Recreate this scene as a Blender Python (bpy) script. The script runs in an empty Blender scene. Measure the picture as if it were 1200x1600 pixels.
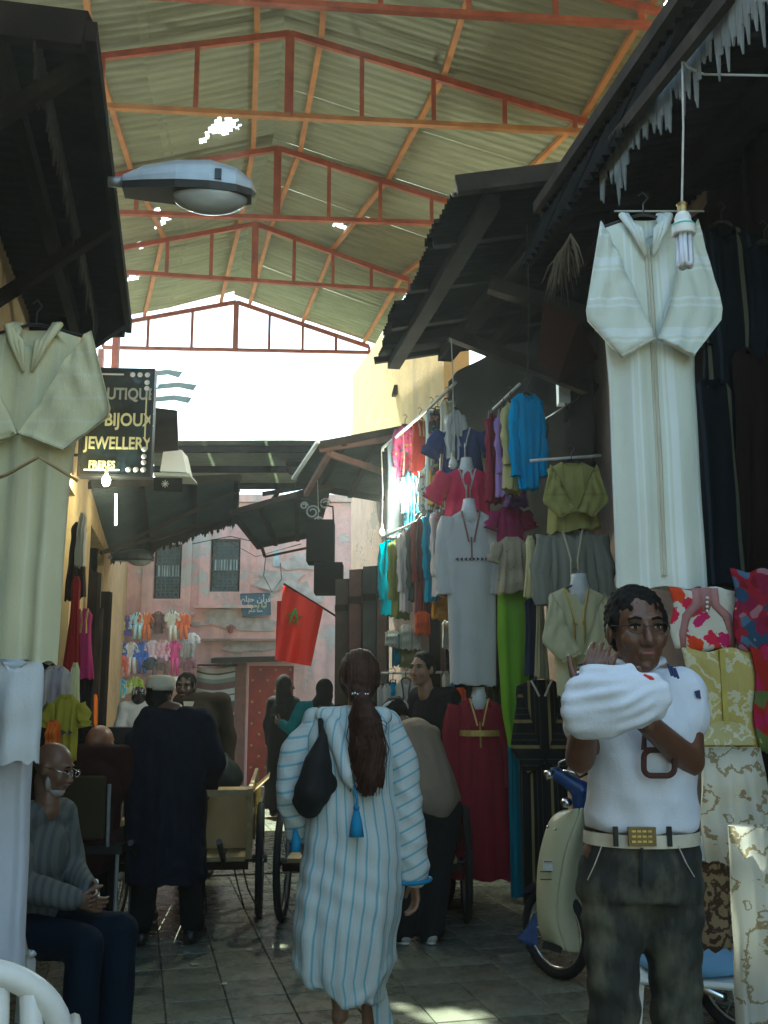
import bpy, math, random
import numpy as np
from math import sin, cos, pi, radians, atan2, sqrt
from mathutils import Vector as V, Matrix
random.seed(7)
rng = np.random.RandomState(5)
C = bpy.context.scene.collection
SC = bpy.context.scene
# ------------------------------------------------------------------ camera
PITCH = radians(10.13)
FPX = 1556.0
CAM = V((0, 0, 1.5))
cd = bpy.data.cameras.new('camera'); cam = bpy.data.objects.new('camera', cd); C.objects.link(cam)
cam.location = CAM; cam.rotation_euler = (pi/2 + PITCH, 0, 0)
cd.sensor_fit = 'VERTICAL'; cd.sensor_height = 36; cd.sensor_width = 27; cd.lens = FPX/1600*36
cd.clip_start = .05; cd.clip_end = 2000
SC.camera = cam
# ------------------------------------------------------------------ light
TOSUN = V((-.30, .60, 1.10)).normalized()
w = bpy.data.worlds.new('World'); SC.world = w; w.use_nodes = True
nt = w.node_tree; bg = nt.nodes['Background']
sky = nt.nodes.new('ShaderNodeTexSky'); sky.sky_type = 'NISHITA'; sky.sun_disc = False
sky.sun_elevation = math.asin(TOSUN.z); sky.sun_rotation = atan2(TOSUN.x, TOSUN.y)
sky.air_density = 1.2; sky.dust_density = 2.5
nt.links.new(sky.outputs[0], bg.inputs[0]); bg.inputs[1].default_value = .15
sl = bpy.data.lights.new('sun', 'SUN'); sl.energy = 4.5; sl.angle = radians(.6); sl.color = (1, .95, .85)
so = bpy.data.objects.new('sun', sl); C.objects.link(so); so.location = (0, 0, 20)
so.rotation_euler = TOSUN.to_track_quat('Z', 'Y').to_euler()
SC.view_settings.view_transform = 'Standard'; SC.view_settings.look = 'None'
SC.view_settings.gamma = 1; SC.view_settings.use_curve_mapping = False
SC.view_settings.exposure = 2.25
SC.view_settings.use_white_balance = True; SC.view_settings.white_balance_temperature = 6300; SC.view_settings.white_balance_tint = -12
try:
    SC.cycles.max_bounces = 10; SC.cycles.diffuse_bounces = 6; SC.cycles.glossy_bounces = 3
    SC.cycles.use_denoising = True; SC.cycles.sample_clamp_indirect = 8
except Exception: pass
# ------------------------------------------------------------------ pixel helpers
cp, sp = cos(PITCH), sin(PITCH)
def ray(px, py):
    a = (px-600)/FPX; b = (800-py)/FPX
    return V((a, cp-b*sp, sp+b*cp))
def at(px, py, Y):
    d = ray(px, py); return CAM + d*(Y/d.y)
def atz(px, py, z):
    d = ray(px, py); return CAM + d*((z-CAM.z)/d.z)
def mpp(p):                      # metres per photo pixel at a world point
    r = p-CAM; return (r.y*cp + r.z*sp)/FPX
# ------------------------------------------------------------------ objects
def WM(o):
    M = Matrix.Identity(4)
    while o is not None:
        M = Matrix.LocRotScale(o.location, o.rotation_euler, o.scale) @ M; o = o.parent
    return M
def tag(o, label=None, cat=None, group=None, kind=None):
    if label: o['label'] = label
    if cat: o['category'] = cat
    if group: o['group'] = group
    if kind: o['kind'] = kind
    return o
def thing(name, label, cat, loc=(0, 0, 0), rz=0, group=None):
    o = bpy.data.objects.new(name, None); C.objects.link(o)
    o.empty_display_size = .1
    o.location = loc; o.rotation_euler = (0, 0, rz)
    return tag(o, label, cat, group)
def mesh_of(name, vs, fs, uv=None, smooth=False):
    me = bpy.data.meshes.new(name)
    me.from_pydata([tuple(v) for v in vs], [], [tuple(f) for f in fs])
    if uv is not None:
        l = me.uv_layers.new(name='UVMap')
        idx = np.empty(len(me.loops), dtype=np.int32); me.loops.foreach_get('vertex_index', idx)
        l.data.foreach_set('uv', np.asarray(uv, dtype=np.float32)[idx].ravel())
    if smooth: me.polygons.foreach_set('use_smooth', [True]*len(me.polygons))
    me.update()
    return me
class MB:
    def __init__(s): s.v = []; s.f = []; s.uv = []; s.mi = []; s.cur = 0
    def add(s, vs, fs, uv=None):
        n = len(s.v); s.v += [V(v) for v in vs]
        s.f += [tuple(i+n for i in f) for f in fs]
        s.mi += [s.cur]*len(fs)
        s.uv += list(uv) if uv is not None else [(v[0], v[2]) for v in vs]
        return s
    def box(s, c, size, M=None):
        hx, hy, hz = size[0]/2, size[1]/2, size[2]/2
        vs = [V((x, y, z)) for z in (-hz, hz) for y in (-hy, hy) for x in (-hx, hx)]
        if M is not None: vs = [M @ v for v in vs]
        c = V(c)
        return s.add([v+c for v in vs], [(0, 2, 3, 1), (4, 5, 7, 6), (0, 1, 5, 4), (2, 6, 7, 3), (0, 4, 6, 2), (1, 3, 7, 5)])
    def beam(s, a, b, w, h, up=(0, 0, 1)):
        a, b = V(a), V(b); d = (b-a); L = d.length; d.normalize()
        x = d.cross(V(up));
        if x.length < 1e-4: x = d.cross(V((1, 0, 0)))
        x.normalize(); z = x.cross(d)
        M = Matrix((x, d, z)).transposed()
        return s.box((a+b)/2, (w, L, h), M)
    def tube(s, pts, r, n=8, cap=True):
        pts = [V(p) for p in pts]; m = len(pts)
        rs = r if isinstance(r, (list, tuple)) else [r]*m
        d0 = (pts[1]-pts[0]).normalized()
        x = d0.cross(V((0, 0, 1)));
        if x.length < 1e-3: x = d0.cross(V((1, 0, 0)))
        x.normalize(); vs = []; uv = []; ln = 0
        for i, p in enumerate(pts):
            d = (pts[min(i+1, m-1)]-pts[max(i-1, 0)])
            if d.length < 1e-9: d = d0.copy()
            d.normalize()
            x = (x-d*x.dot(d)).normalized(); y = d.cross(x)
            if i: ln += (p-pts[i-1]).length
            for k in range(n):
                t = 2*pi*k/n; vs.append(p+(x*cos(t)+y*sin(t))*rs[i]); uv.append((t*rs[i], ln))
        fs = [(i*n+k, i*n+(k+1) % n, (i+1)*n+(k+1) % n, (i+1)*n+k) for i in range(m-1) for k in range(n)]
        if cap: fs += [tuple(reversed(range(n))), tuple((m-1)*n+k for k in range(n))]
        return s.add(vs, fs, uv)
    def ell(s, c, r, M=None, n=12, m=8):
        if not isinstance(r, (list, tuple)): r = (r, r, r)
        c = V(c); vs = []; fs = []
        vs.append(V((0, 0, -r[2])))
        for j in range(1, m):
            ph = -pi/2+pi*j/m
            for k in range(n):
                t = 2*pi*k/n; vs.append(V((r[0]*cos(ph)*cos(t), r[1]*cos(ph)*sin(t), r[2]*sin(ph))))
        vs.append(V((0, 0, r[2])))
        if M is not None: vs = [M @ v for v in vs]
        fs += [(0, 1+(k+1) % n, 1+k) for k in range(n)]
        for j in range(m-2):
            a = 1+j*n
            fs += [(a+k, a+(k+1) % n, a+n+(k+1) % n, a+n+k) for k in range(n)]
        a = 1+(m-2)*n; fs += [(a+k, a+(k+1) % n, a+n) for k in range(n)]
        return s.add([v+c for v in vs], fs)
    def cap(s, a, b, ra, rb=None, n=12):
        rb = ra if rb is None else rb
        a, b = V(a), V(b); d = b-a
        if d.length < 1e-6: return s.ell(a, ra)
        d.normalize(); pts = []; rs = []
        for k in range(5):
            t = -pi/2+pi/2*k/4; pts.append(a+d*ra*sin(t)); rs.append(max(ra*cos(t), 1e-4))
        for k in range(5):
            t = pi/2*k/4; pts.append(b+d*rb*sin(t)); rs.append(max(rb*cos(t), 1e-4))
        return s.tube(pts, rs, n)
    def rings(s, R, n=24, rz=0, closed=True, fold=None):
        """R: (centre, rx, ry) ellipses stacked along z"""
        vs = []; uv = []
        for j, (c, rx, ry) in enumerate(R):
            c = V(c)
            for k in range(n):
                t = 2*pi*k/n; f = fold(j/(len(R)-1), t) if fold else 0
                vs.append(c+V((cos(t)*(rx+f), sin(t)*(ry+f), 0))); uv.append((t, c.z))
        m = len(R)
        fs = [(i*n+k, (i+1)*n+k, (i+1)*n+(k+1) % n, i*n+(k+1) % n) for i in range(m-1) for k in range(n)]
        if closed: fs += [tuple(range(n)), tuple(reversed([(m-1)*n+k for k in range(n)]))]
        return s.add(vs, fs, uv)
    def quad(s, a, b, c, d):
        return s.add([a, b, c, d], [(0, 1, 2, 3)], [(0, 0), (1, 0), (1, 1), (0, 1)])
    def slab(s, poly, n, th):          # polygon extruded along vector n
        n = V(n).normalized()*th; k = len(poly); P = [V(p) for p in poly]
        vs = P+[p+n for p in P]
        fs = [tuple(range(k)), tuple(reversed(range(k, 2*k)))]+[(i, i+k, (i+1) % k+k, (i+1) % k) for i in range(k)]
        return s.add(vs, fs)
    def build(s, name, mat, parent=None, smooth=False, local=False):
        vs = s.v
        if parent is not None and not local:
            Mi = WM(parent).inverted(); vs = [Mi @ v for v in vs]
        me = mesh_of(name, vs, s.f, s.uv, smooth)
        o = bpy.data.objects.new(name, me); C.objects.link(o); o.parent = parent
        for m in (mat if isinstance(mat, (list, tuple)) else [mat]): me.materials.append(m)
        if isinstance(mat, (list, tuple)): me.polygons.foreach_set('material_index', s.mi)
        return o
def inst(name, me, parent, M):
    o = bpy.data.objects.new(name, me); C.objects.link(o); o.parent = parent
    o.matrix_basis = M
    return o
def copy_tree(o, parent=None):
    c = o.copy(); C.objects.link(c); c.parent = parent
    for ch in [x for x in bpy.data.objects if x.parent == o]: copy_tree(ch, c)
    return c
# ------------------------------------------------------------------ materials
class NT:
    def __init__(s, name):
        s.m = bpy.data.materials.new(name); s.m.use_nodes = True; s.t = s.m.node_tree
        s.b = s.t.nodes['Principled BSDF']; s.tc = s.t.nodes.new('ShaderNodeTexCoord')
    def n(s, ty, **kw):
        o = s.t.nodes.new('ShaderNode'+ty)
        for k, v in kw.items(): setattr(o, k, v)
        return o
    def l(s, a, b): s.t.links.new(a, b)
    def noise(s, scale, detail=4, co='Object', rough=.6, vec=None):
        o = s.n('TexNoise'); o.inputs['Scale'].default_value = scale; o.inputs['Detail'].default_value = detail
        o.inputs['Roughness'].default_value = rough
        s.l(vec or s.tc.outputs[co], o.inputs['Vector']); return o.outputs['Fac']
    def mapped(s, sc, co='Object'):
        o = s.n('Mapping'); o.inputs['Scale'].default_value = sc; s.l(s.tc.outputs[co], o.inputs[0]); return o.outputs[0]
    def ramp(s, fac, stops, interp='LINEAR'):
        o = s.n('ValToRGB'); o.color_ramp.interpolation = interp; e = o.color_ramp.elements
        while len(e) < len(stops): e.new(.5)
        for i, (p, c) in enumerate(stops):
            e[i].position = p; e[i].color = (*c, 1) if len(c) == 3 else c
        s.l(fac, o.inputs[0]); return o.outputs[0]
    def mix(s, fac, a, b, mode='MIX'):
        o = s.n('Mix', data_type='RGBA', blend_type=mode)
        for sock, v in ((o.inputs[0], fac), (o.inputs[6], a), (o.inputs[7], b)):
            if hasattr(v, 'is_linked'): s.l(v, sock)
            elif isinstance(v, (int, float)): sock.default_value = v
            else: sock.default_value = (*v, 1)
        return o.outputs[2]
    def math(s, op, a, b=0, c=None):
        o = s.n('Math', operation=op)
        for i, v in enumerate((a, b, c)):
            if v is None: continue
            if hasattr(v, 'is_linked'): s.l(v, o.inputs[i])
            else: o.inputs[i].default_value = v
        return o.outputs[0]
    def bump(s, h, strength=.3, dist=.01):
        o = s.n('Bump'); o.inputs['Strength'].default_value = strength; o.inputs['Distance'].default_value = dist
        s.l(h, o.inputs['Height']); s.l(o.outputs[0], s.b.inputs['Normal'])
    def col(s, c):
        if hasattr(c, 'is_linked'): s.l(c, s.b.inputs['Base Color'])
        else: s.b.inputs['Base Color'].default_value = (*c, 1)
        return s
    def rough(s, r, metal=0): s.b.inputs['Roughness'].default_value = r; s.b.inputs['Metallic'].default_value = metal; return s
_mc = {}
def surf(name, col, rough=.6, metal=0, var=.25, scale=8, bump=.15, spec=None):
    k = ('s', name)
    if k in _mc: return _mc[k]
    t = NT(name); f = t.noise(scale, 6)
    d = tuple(c*(1-var) for c in col); u = tuple(min(1, c*(1+var)) for c in col)
    t.col(t.ramp(f, [(.3, d), (.7, u)])).rough(rough, metal)
    if bump: t.bump(t.noise(scale*6, 4), bump, .004)
    if spec is not None: t.b.inputs['Specular IOR Level'].default_value = spec
    _mc[k] = t.m; return t.m
def fabric(name, col, stripes=None, rough=.85, pattern=None, sheen=0, var=.12, bump=.35, trans=0):
    """stripes: (period metres, [(pos 0..1, colour)...]) across UV.x; pattern: ('floral', cols, scale) / ('damask', col, scale)"""
    k = ('f', name)
    if k in _mc: return _mc[k]
    t = NT(name)
    c = col
    sepn = t.n('SeparateXYZ'); t.l(t.tc.outputs['UV'], sepn.inputs[0])
    if stripes:
        per, st = stripes
        wob = t.noise(3, 2, 'UV'); x = t.math('MULTIPLY_ADD', wob, .006, sepn.outputs[0])
        fr = t.math('FRACT', t.math('MULTIPLY', x, 1/per))
        c = t.ramp(fr, [(0, col)]+st, 'CONSTANT')
    if pattern:
        kind = pattern[0]
        if kind == 'floral':
            vo = t.n('TexVoronoi'); vo.inputs['Scale'].default_value = pattern[2]; t.l(t.tc.outputs['UV'], vo.inputs['Vector'])
            wb = t.noise(pattern[2]*3, 3, 'UV')
            dd = t.math('MULTIPLY_ADD', wb, .5, vo.outputs['Distance'])
            m = t.math('LESS_THAN', dd, pattern[3] if len(pattern) > 3 else .55)
            sc = t.n('SeparateColor'); t.l(vo.outputs['Color'], sc.inputs[0])
            cs = pattern[1]; fl = t.ramp(sc.outputs[0], [(i/len(cs), q) for i, q in enumerate(cs)], 'CONSTANT')
            c = t.mix(m, c, fl)
            m2 = t.math('LESS_THAN', dd, .3); c = t.mix(m2, c, t.mix(.6, fl, (.8, .6, .2)))
        if kind == 'damask':
            wv = t.n('TexVoronoi', feature='SMOOTH_F1'); wv.inputs['Scale'].default_value = pattern[2]; t.l(t.tc.outputs['UV'], wv.inputs['Vector'])
            wb = t.noise(pattern[2]*1.5, 5, 'UV')
            s_ = t.math('SINE', t.math('MULTIPLY_ADD', wv.outputs['Distance'], 16, t.math('MULTIPLY', wb, 14)))
            m = t.math('GREATER_THAN', s_, pattern[3] if len(pattern) > 3 else .55)
            c = t.mix(m, c, pattern[1])
    f = t.noise(5, 5, 'Object')
    c = t.mix(1, c, t.ramp(f, [(.25, (1-var,)*3), (.75, (1, 1, 1))]), 'MULTIPLY')
    t.col(c).rough(rough); t.b.inputs['Specular IOR Level'].default_value = .12 if rough > .5 else .5
    if sheen: t.b.inputs['Sheen Weight'].default_value = sheen
    if trans:
        t.b.inputs['Transmission Weight'].default_value = 0
        tr = t.n('BsdfTranslucent'); t.l(c, tr.inputs[0]) if hasattr(c, 'is_linked') else None
        mx = t.n('MixShader'); mx.inputs[0].default_value = trans
        t.l(t.b.outputs[0], mx.inputs[1]); t.l(tr.outputs[0], mx.inputs[2]); t.l(mx.outputs[0], t.t.nodes['Material Output'].inputs[0])
    h = t.math('ADD', t.noise(350, 2), t.math('MULTIPLY', t.noise(22, 4, vec=t.mapped((1, 1, .35))), 3))
    t.bump(h, bump, .006)
    _mc[k] = t.m; return t.m
def emit(name, col, s):
    t = NT(name); t.col(col); t.b.inputs['Emission Color'].default_value = (*col, 1); t.b.inputs['Emission Strength'].default_value = s
    return t.m
def plaster(name, base, patch, stain=(.15, .12, .1), brick=None, rough=.9, pscale=.9, pth=.56):
    t = NT(name)
    n1 = t.noise(pscale, 8, rough=.7); n2 = t.noise(4, 8, rough=.7); n3 = t.noise(.6, 5, vec=t.mapped((6, 6, .5)))
    c = t.ramp(n2, [(.25, tuple(q*.72 for q in base)), (.5, base), (.8, tuple(min(1, q*1.2) for q in base))])
    m = t.ramp(n1, [(pth, (0, 0, 0)), (pth+.025, (1, 1, 1))])
    c = t.mix(m, c, t.mix(n2, patch, tuple(q*.7 for q in patch)))
    c = t.mix(t.ramp(n3, [(.5, (0, 0, 0)), (.85, (.6, .6, .6))]), c, stain)
    t.col(c).rough(rough)
    h = t.math('SUBTRACT', t.math('MULTIPLY', t.noise(18, 8), .5), t.math('MULTIPLY', m, .8))
    t.bump(h, .6, .02)
    return t.m
# common materials
M = {}
M['pink'] = plaster('pink_plaster', (.80, .50, .45), (.70, .66, .60), pscale=1.1, pth=.55)
M['ochre'] = plaster('ochre_plaster', (.56, .38, .17), (.45, .36, .22), pth=.6)
M['brownpink'] = plaster('dusty_plaster', (.36, .25, .19), (.30, .25, .2), pth=.58)
M['wood'] = surf('dark_wood', (.015, .010, .007), .85, var=.5, scale=5, bump=.5, spec=.08)
M['wood2'] = surf('weathered_wood', (.036, .026, .019), .85, var=.5, scale=6, bump=.5, spec=.12)
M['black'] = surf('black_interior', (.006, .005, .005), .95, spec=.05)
M['blackm'] = surf('black_metal', (.010, .010, .010), .45, var=.4)
M['rubber'] = surf('tyre_rubber', (.010, .010, .010), .8)
M['chrome'] = surf('chrome', (.7, .7, .7), .2, 1, var=.1, bump=0)
M['steel'] = surf('grey_steel', (.3, .32, .33), .45, .5)
M['wire'] = surf('pale_wire', (.45, .42, .36), .6)
M['whitep'] = surf('white_plastic', (.72, .74, .70), .4, var=.08)
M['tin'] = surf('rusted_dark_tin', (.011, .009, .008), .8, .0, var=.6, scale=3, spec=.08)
# ================================================================== setting
XL = lambda y: -1.75-.2*(y-4)
XR = lambda y: 1.5-.25*(y-7)
SA = radians(13.8); SD = V((-sin(SA), cos(SA), 0)); SN = V((cos(SA), sin(SA), 0))
# ---- ground
def tile_mat(name, base, joints=False):
    t = NT(name)
    n = t.noise(1.7, 7, rough=.65); n2 = t.noise(9, 8, rough=.7)
    c = t.ramp(n, [(.3, tuple(q*.5 for q in base)), (.52, base), (.72, tuple(q*1.45 for q in base))])
    c = t.mix(t.ramp(n2, [(.45, (0, 0, 0)), (.75, (.8, .8, .8))]), c, tuple(q*.45 for q in base))
    if joints:
        mp = t.n('Mapping'); mp.inputs['Rotation'].default_value = (0, 0, -SA); t.l(t.tc.outputs['Object'], mp.inputs[0])
        br = t.n('TexBrick', offset=0); br.inputs['Scale'].default_value = 1; br.inputs['Brick Width'].default_value = .3; br.inputs['Row Height'].default_value = .3
        br.inputs['Mortar Size'].default_value = .006; br.inputs['Color1'].default_value = (1, 1, 1, 1); br.inputs['Color2'].default_value = (.8, .8, .8, 1); br.inputs['Mortar'].default_value = (.2, .2, .2, 1)
        t.l(mp.outputs[0], br.inputs[0]); c = t.mix(1, c, br.outputs[0], 'MULTIPLY')
    else:
        oi = t.n('ObjectInfo'); c = t.mix(1, c, t.ramp(oi.outputs['Random'], [(0, (.72,)*3), (1, (1.1,)*3)]), 'MULTIPLY')
    t.col(c)
    rr = t.ramp(n2, [(.3, (.14,)*3), (.7, (.42,)*3)]); t.l(rr, t.b.inputs['Roughness'])
    t.bump(t.noise(30, 6), .35, .004); return t.m
MT = tile_mat('worn_tile', (.19, .20, .155)); MG = tile_mat('far_paving', (.19, .20, .155), True)
mb = MB(); mb.quad((-200, -60, -.014), (200, -60, -.014), (200, 400, -.014), (-200, 400, -.014))
ground = tag(mb.build('ground', surf('earth_joint', (.09, .075, .06), .9)), kind='structure')
pave = thing('pavement', None, None); tag(pave, kind='structure')
# far paving (tiles too small to pick apart) beyond s=8.7 and before s=2.9
def pq(s0, s1, n0, n1, z=-.004):
    P = lambda s, n: SD*s+SN*n+V((0, 0, z)); return (P(s0, n0), P(s0, n1), P(s1, n1), P(s1, n0))
mb = MB(); mb.quad(*pq(8.7, 22, -4, 4)); mb.quad(*pq(-4, 2.9, -3.5, 4)); mb.quad(*pq(2.9, 8.7, -3.5, -1.0)); mb.quad(*pq(2.9, 8.7, 3.2, 4.4))
mb.build('paving', MG, pave)
tm = MB(); g = .2945; tm.box((0, 0, -.006), (g, g, .012)); tile_me = None
def tile_mesh(kind):
    m = MB()
    if kind == 'flat':
        a, b = g/2, g/2-.003
        vs = [(-a, -a, -.012), (a, -a, -.012), (a, a, -.012), (-a, a, -.012), (-a, -a, -.003), (a, -a, -.003), (a, a, -.003), (-a, a, -.003), (-b, -b, 0), (b, -b, 0), (b, b, 0), (-b, b, 0)]
        fs = [(0, 1, 5, 4), (1, 2, 6, 5), (2, 3, 7, 6), (3, 0, 4, 7), (4, 5, 9, 8), (5, 6, 10, 9), (6, 7, 11, 10), (7, 4, 8, 11), (8, 9, 10, 11)]
        m.add(vs, fs)
    else:
        m.box((0, 0, -.0095), (g, g, .005)); nr = 7
        for i in range(nr):
            x = -g/2+g*(i+.5)/nr; m.box((x, 0, -.0035), (g/nr*.62, g, .007))
    me = mesh_of('floor_tile_'+kind, m.v, m.f); me.materials.append(MT); return me
tflat, trib = tile_mesh('flat'), tile_mesh('rib')
RZ = Matrix.Rotation(SA, 4, 'Z')
cnt = 0
for i in range(0, 19):
    s = 2.9+.3*(i+.5)
    for j in range(0, 14):
        n = -1.0+.3*(j+.5)
        p = SD*s+SN*n
        if p.x < XL(p.y)-.2 or p.x > XR(p.y)+.3: continue
        rib = j in (0, 1) or (i < 3 and j == 2)
        inst('floor_tile', trib if rib else tflat, pave, Matrix.Translation(p+V((0, 0, random.uniform(-.0015, .0015)))) @ RZ)
# ---- side buildings (walls as segments along a line)
def wseg(mb, F, y0, y1, z0, z1, th):
    a0, a1 = V((F(y0), y0, 0)), V((F(y1), y1, 0)); out = V((th, 0, 0))
    vs = [a0+V((0, 0, z0)), a1+V((0, 0, z0)), a1+out+V((0, 0, z0)), a0+out+V((0, 0, z0))]
    vs += [v+V((0, 0, z1-z0)) for v in vs]
    mb.add(vs, [(0, 1, 2, 3), (4, 7, 6, 5), (0, 4, 5, 1), (1, 5, 6, 2), (2, 6, 7, 3), (3, 7, 4, 0)])
def side_building(name, label, F, th, opens, y0, y1, zo, ztop, mlow, mup, zsplit):
    b = thing(name, label, 'building', (F(y0), y0, 0))
    mb = MB(); y = y0
    for a, c in opens:
        wseg(mb, F, y, a, 0, zo, th); y = c
    wseg(mb, F, y, y1, 0, zo, th); wseg(mb, F, y0, y1, zo, zsplit, th)
    mb.build('wall', mlow, b)
    if ztop > zsplit:
        mb = MB(); wseg(mb, F, y0, y1, zsplit, ztop, th*.8); mb.build('upper_wall', mup, b)
    s = 1 if th > 0 else -1
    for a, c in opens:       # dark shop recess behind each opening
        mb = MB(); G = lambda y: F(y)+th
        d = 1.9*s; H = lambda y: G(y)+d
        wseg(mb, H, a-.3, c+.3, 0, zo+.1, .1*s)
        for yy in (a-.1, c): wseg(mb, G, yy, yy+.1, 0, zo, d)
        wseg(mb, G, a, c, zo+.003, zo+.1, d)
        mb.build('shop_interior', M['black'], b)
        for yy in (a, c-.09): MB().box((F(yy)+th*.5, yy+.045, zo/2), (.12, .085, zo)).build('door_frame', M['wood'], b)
    return b
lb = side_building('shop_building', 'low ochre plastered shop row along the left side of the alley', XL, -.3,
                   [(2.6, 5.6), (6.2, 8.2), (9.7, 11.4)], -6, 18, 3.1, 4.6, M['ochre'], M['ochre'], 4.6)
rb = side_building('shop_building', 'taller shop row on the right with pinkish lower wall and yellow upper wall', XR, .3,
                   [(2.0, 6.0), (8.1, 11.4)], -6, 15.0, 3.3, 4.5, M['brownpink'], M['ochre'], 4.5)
mb = MB(); wseg(mb, lambda y: XR(y)+.62, -6, 10.4, 4.5, 6.35, .3); wseg(mb, XR, 10.4, 15, 4.5, 6.35, .28); wseg(mb, lambda y: XR(y)+.012, -6, 10.4, 4.5, 4.56, .6)
mb.build('upper_wall', M['ochre'], rb)
# ---- pink house across the end
house = thing('pink_house', 'peeling pink plaster house closing the far end of the alley', 'house', (-1.8, 16.2, 0))
Yh = 16.2
def hp(px, py): return at(px, py, Yh)
wins = [(238, 283, 850, 936), (327, 375, 842, 925)]
W = [(hp(a, d).x, hp(b, d).x, hp(a, d).z, hp(a, c).z) for a, b, c, d in wins]
D0, D1 = hp(387, 1100), hp(460, 1035); door = (D0.x, hp(458, 1100).x, 0.0, hp(400, 1040).z)
xs = sorted(set([-7, 2.5]+[q for wv in W for q in wv[:2]]+list(door[:2])))
zs = sorted(set([0, 4.55]+[q for wv in W for q in wv[2:]]+[door[3]]))
mb = MB()
holes = W+[door]
for i in range(len(xs)-1):
    for j in range(len(zs)-1):
        cx, cz = (xs[i]+xs[i+1])/2, (zs[j]+zs[j+1])/2
        if any(h[0] < cx < h[1] and h[2] < cz < h[3] for h in holes): continue
        mb.box((cx, Yh+.2, cz), (xs[i+1]-xs[i], .4, zs[j+1]-zs[j]))
mb.build('wall', M['pink'], house)
mb = MB(); mb.box((-2.2, Yh+.2, 4.62), (9.6, .5, .12)); mb.build('parapet', M['pink'], house)
Mglass = surf('teal_window', (.10, .17, .19), .25, var=.3); Mgr = surf('grille_iron', (.10, .13, .12), .5)
Mlight = surf('pale_slats', (.45, .6, .62), .5)
for h in W:
    x0, x1, z0, z1 = h; cx = (x0+x1)/2; wd = x1-x0; ht = z1-z0
    wf = MB()
    for xx in (x0+.025, x1-.025): wf.box((xx, Yh+.1, (z0+z1)/2), (.05, .06, ht))
    for zz in (z0+.02, z1-.02): wf.box((cx, Yh+.1, zz), (wd-.1, .058, .04))
    wo = wf.build('window', M['wood2'], house)
    MB().box((cx, Yh+.14, (z0+z1)/2), (wd-.1, .02, ht-.08)).build('pane', Mglass, wo)
    s = MB(); nb = 8
    for i in range(nb):
        s.box((x0+.05+(wd-.1)*(i+.5)/nb, Yh+.075, z0+ht*.52), (.028, .02, ht*.2))
    s.build('slat_row', Mlight, wo)
    s = MB()
    for i in range(5):
        for zz in (z0+ht*.08, z0+ht*.2, z0+ht*.32, z0+ht*.7, z0+ht*.84):
            c = V((x0+.06+(wd-.12)*(i+.5)/5, Yh+.03, zz)); r = min(wd/12, .038)
            s.tube([c+V((cos(t)*r, 0, sin(t)*r)) for t in np.linspace(0, 2*pi, 9)], .008, 4)
    for i in range(6): s.tube([(x0+.05+(wd-.1)*i/5, Yh+.03, z0+.02), (x0+.05+(wd-.1)*i/5, Yh+.03, z1-.02)], .007, 4)
    for f in (.02, .4, .63, .97): s.tube([(x0+.03, Yh+.03, z0+ht*f), (x1-.03, Yh+.03, z0+ht*f)], .009, 4)
    s.build('grille', Mgr, wo)
    s = MB(); fwd = .16
    s.box((x0-fwd/2, Yh-.035, (z0+z1)/2-.05), (fwd, .07, ht+.35)); s.box((x1+fwd/2, Yh-.035, (z0+z1)/2-.05), (fwd, .07, ht+.35))
    s.box((cx, Yh-.03, z0-.11), (wd-.004, .06, .22)); s.box((cx, Yh-.06, z0-.245), (wd+.45, .12, .045))
    s.build('window_surround', M['pink'], wo)
# ledge, door, canopy slab, pilaster
led = MB(); a, b = hp(316, 1000), hp(432, 998); led.box(((a.x+b.x)/2, Yh-.05, a.z), (b.x-a.x, .1, .035)); led.build('ledge', M['brownpink'], house)
for (a, b, z) in ((300, 318, 972), (316, 430, 945)):
    pass
cs = MB(); a, b = hp(336, 1036), hp(470, 1030)
cs.slab([(a.x, Yh, a.z+.02), (b.x, Yh, a.z+.05), (b.x, Yh-.4, a.z+.02), (a.x, Yh-.4, a.z-.01)], (0, 0, 1), .07)
cs.build('door_canopy', M['wood2'], house)
Mred = NT('red_door'); Mred.col(Mred.ramp(Mred.noise(5, 6), [(.3, (.25, .02, .012)), (.7, (.45, .04, .02))])).rough(.45); Mred.bump(Mred.noise(30, 4), .2, .01); Mred = Mred.m
dd = MB(); dw = door[1]-door[0]
dd.box(((door[0]+door[1])/2, Yh+.1, door[3]/2), (dw-.004, .06, door[3]-.004)); dob = dd.build('door', Mred, house)
s = MB()
for i in range(6):
    for j in range(11):
        if (i+j) % 2: s.ell((door[0]+dw*(i+.5)/6, Yh+.065, .12+j*.17), (.022, .012, .022), n=6, m=4)

tag(s.build('stud_ornament', surf('brass', (.5, .33, .12), .4, .6), dob), kind='stuff')
s = MB(); s.box((door[0]-.14, Yh-.06, .98), (.22, .12, 1.9)); s.build('pilaster', surf('maroon_plaster', (.22, .10, .08), .8), house)
s = MB(); a = hp(432, 872); s.box((a.x, Yh-.01, a.z), (.1, .03, .28)); s.build('vent', Mlight, house)
# flaked relief patches on the wall: proud islands of render
for (px, py, wx, wz) in ((345, 965, .35, .18), (400, 975, .45, .12), (385, 1010, .5, .1), (310, 975, .18, .04), (440, 905, .5, .2), (470, 880, .4, .16), (465, 930, .25, .3), (495, 935, .2, .12)):
    c = hp(px, py); k = 14; poly = []
    for i in range(k):
        t = 2*pi*i/k; r = random.uniform(.55, 1.1); poly.append((c.x+cos(t)*wx*r, Yh-.002, c.z+sin(t)*wz*r))
    MB().slab(poly, (0, -1, 0), .02+random.random()*.01).build('render_patch', surf('grey_render', (.50, .46, .43), .9, var=.4, scale=5), house)
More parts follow.
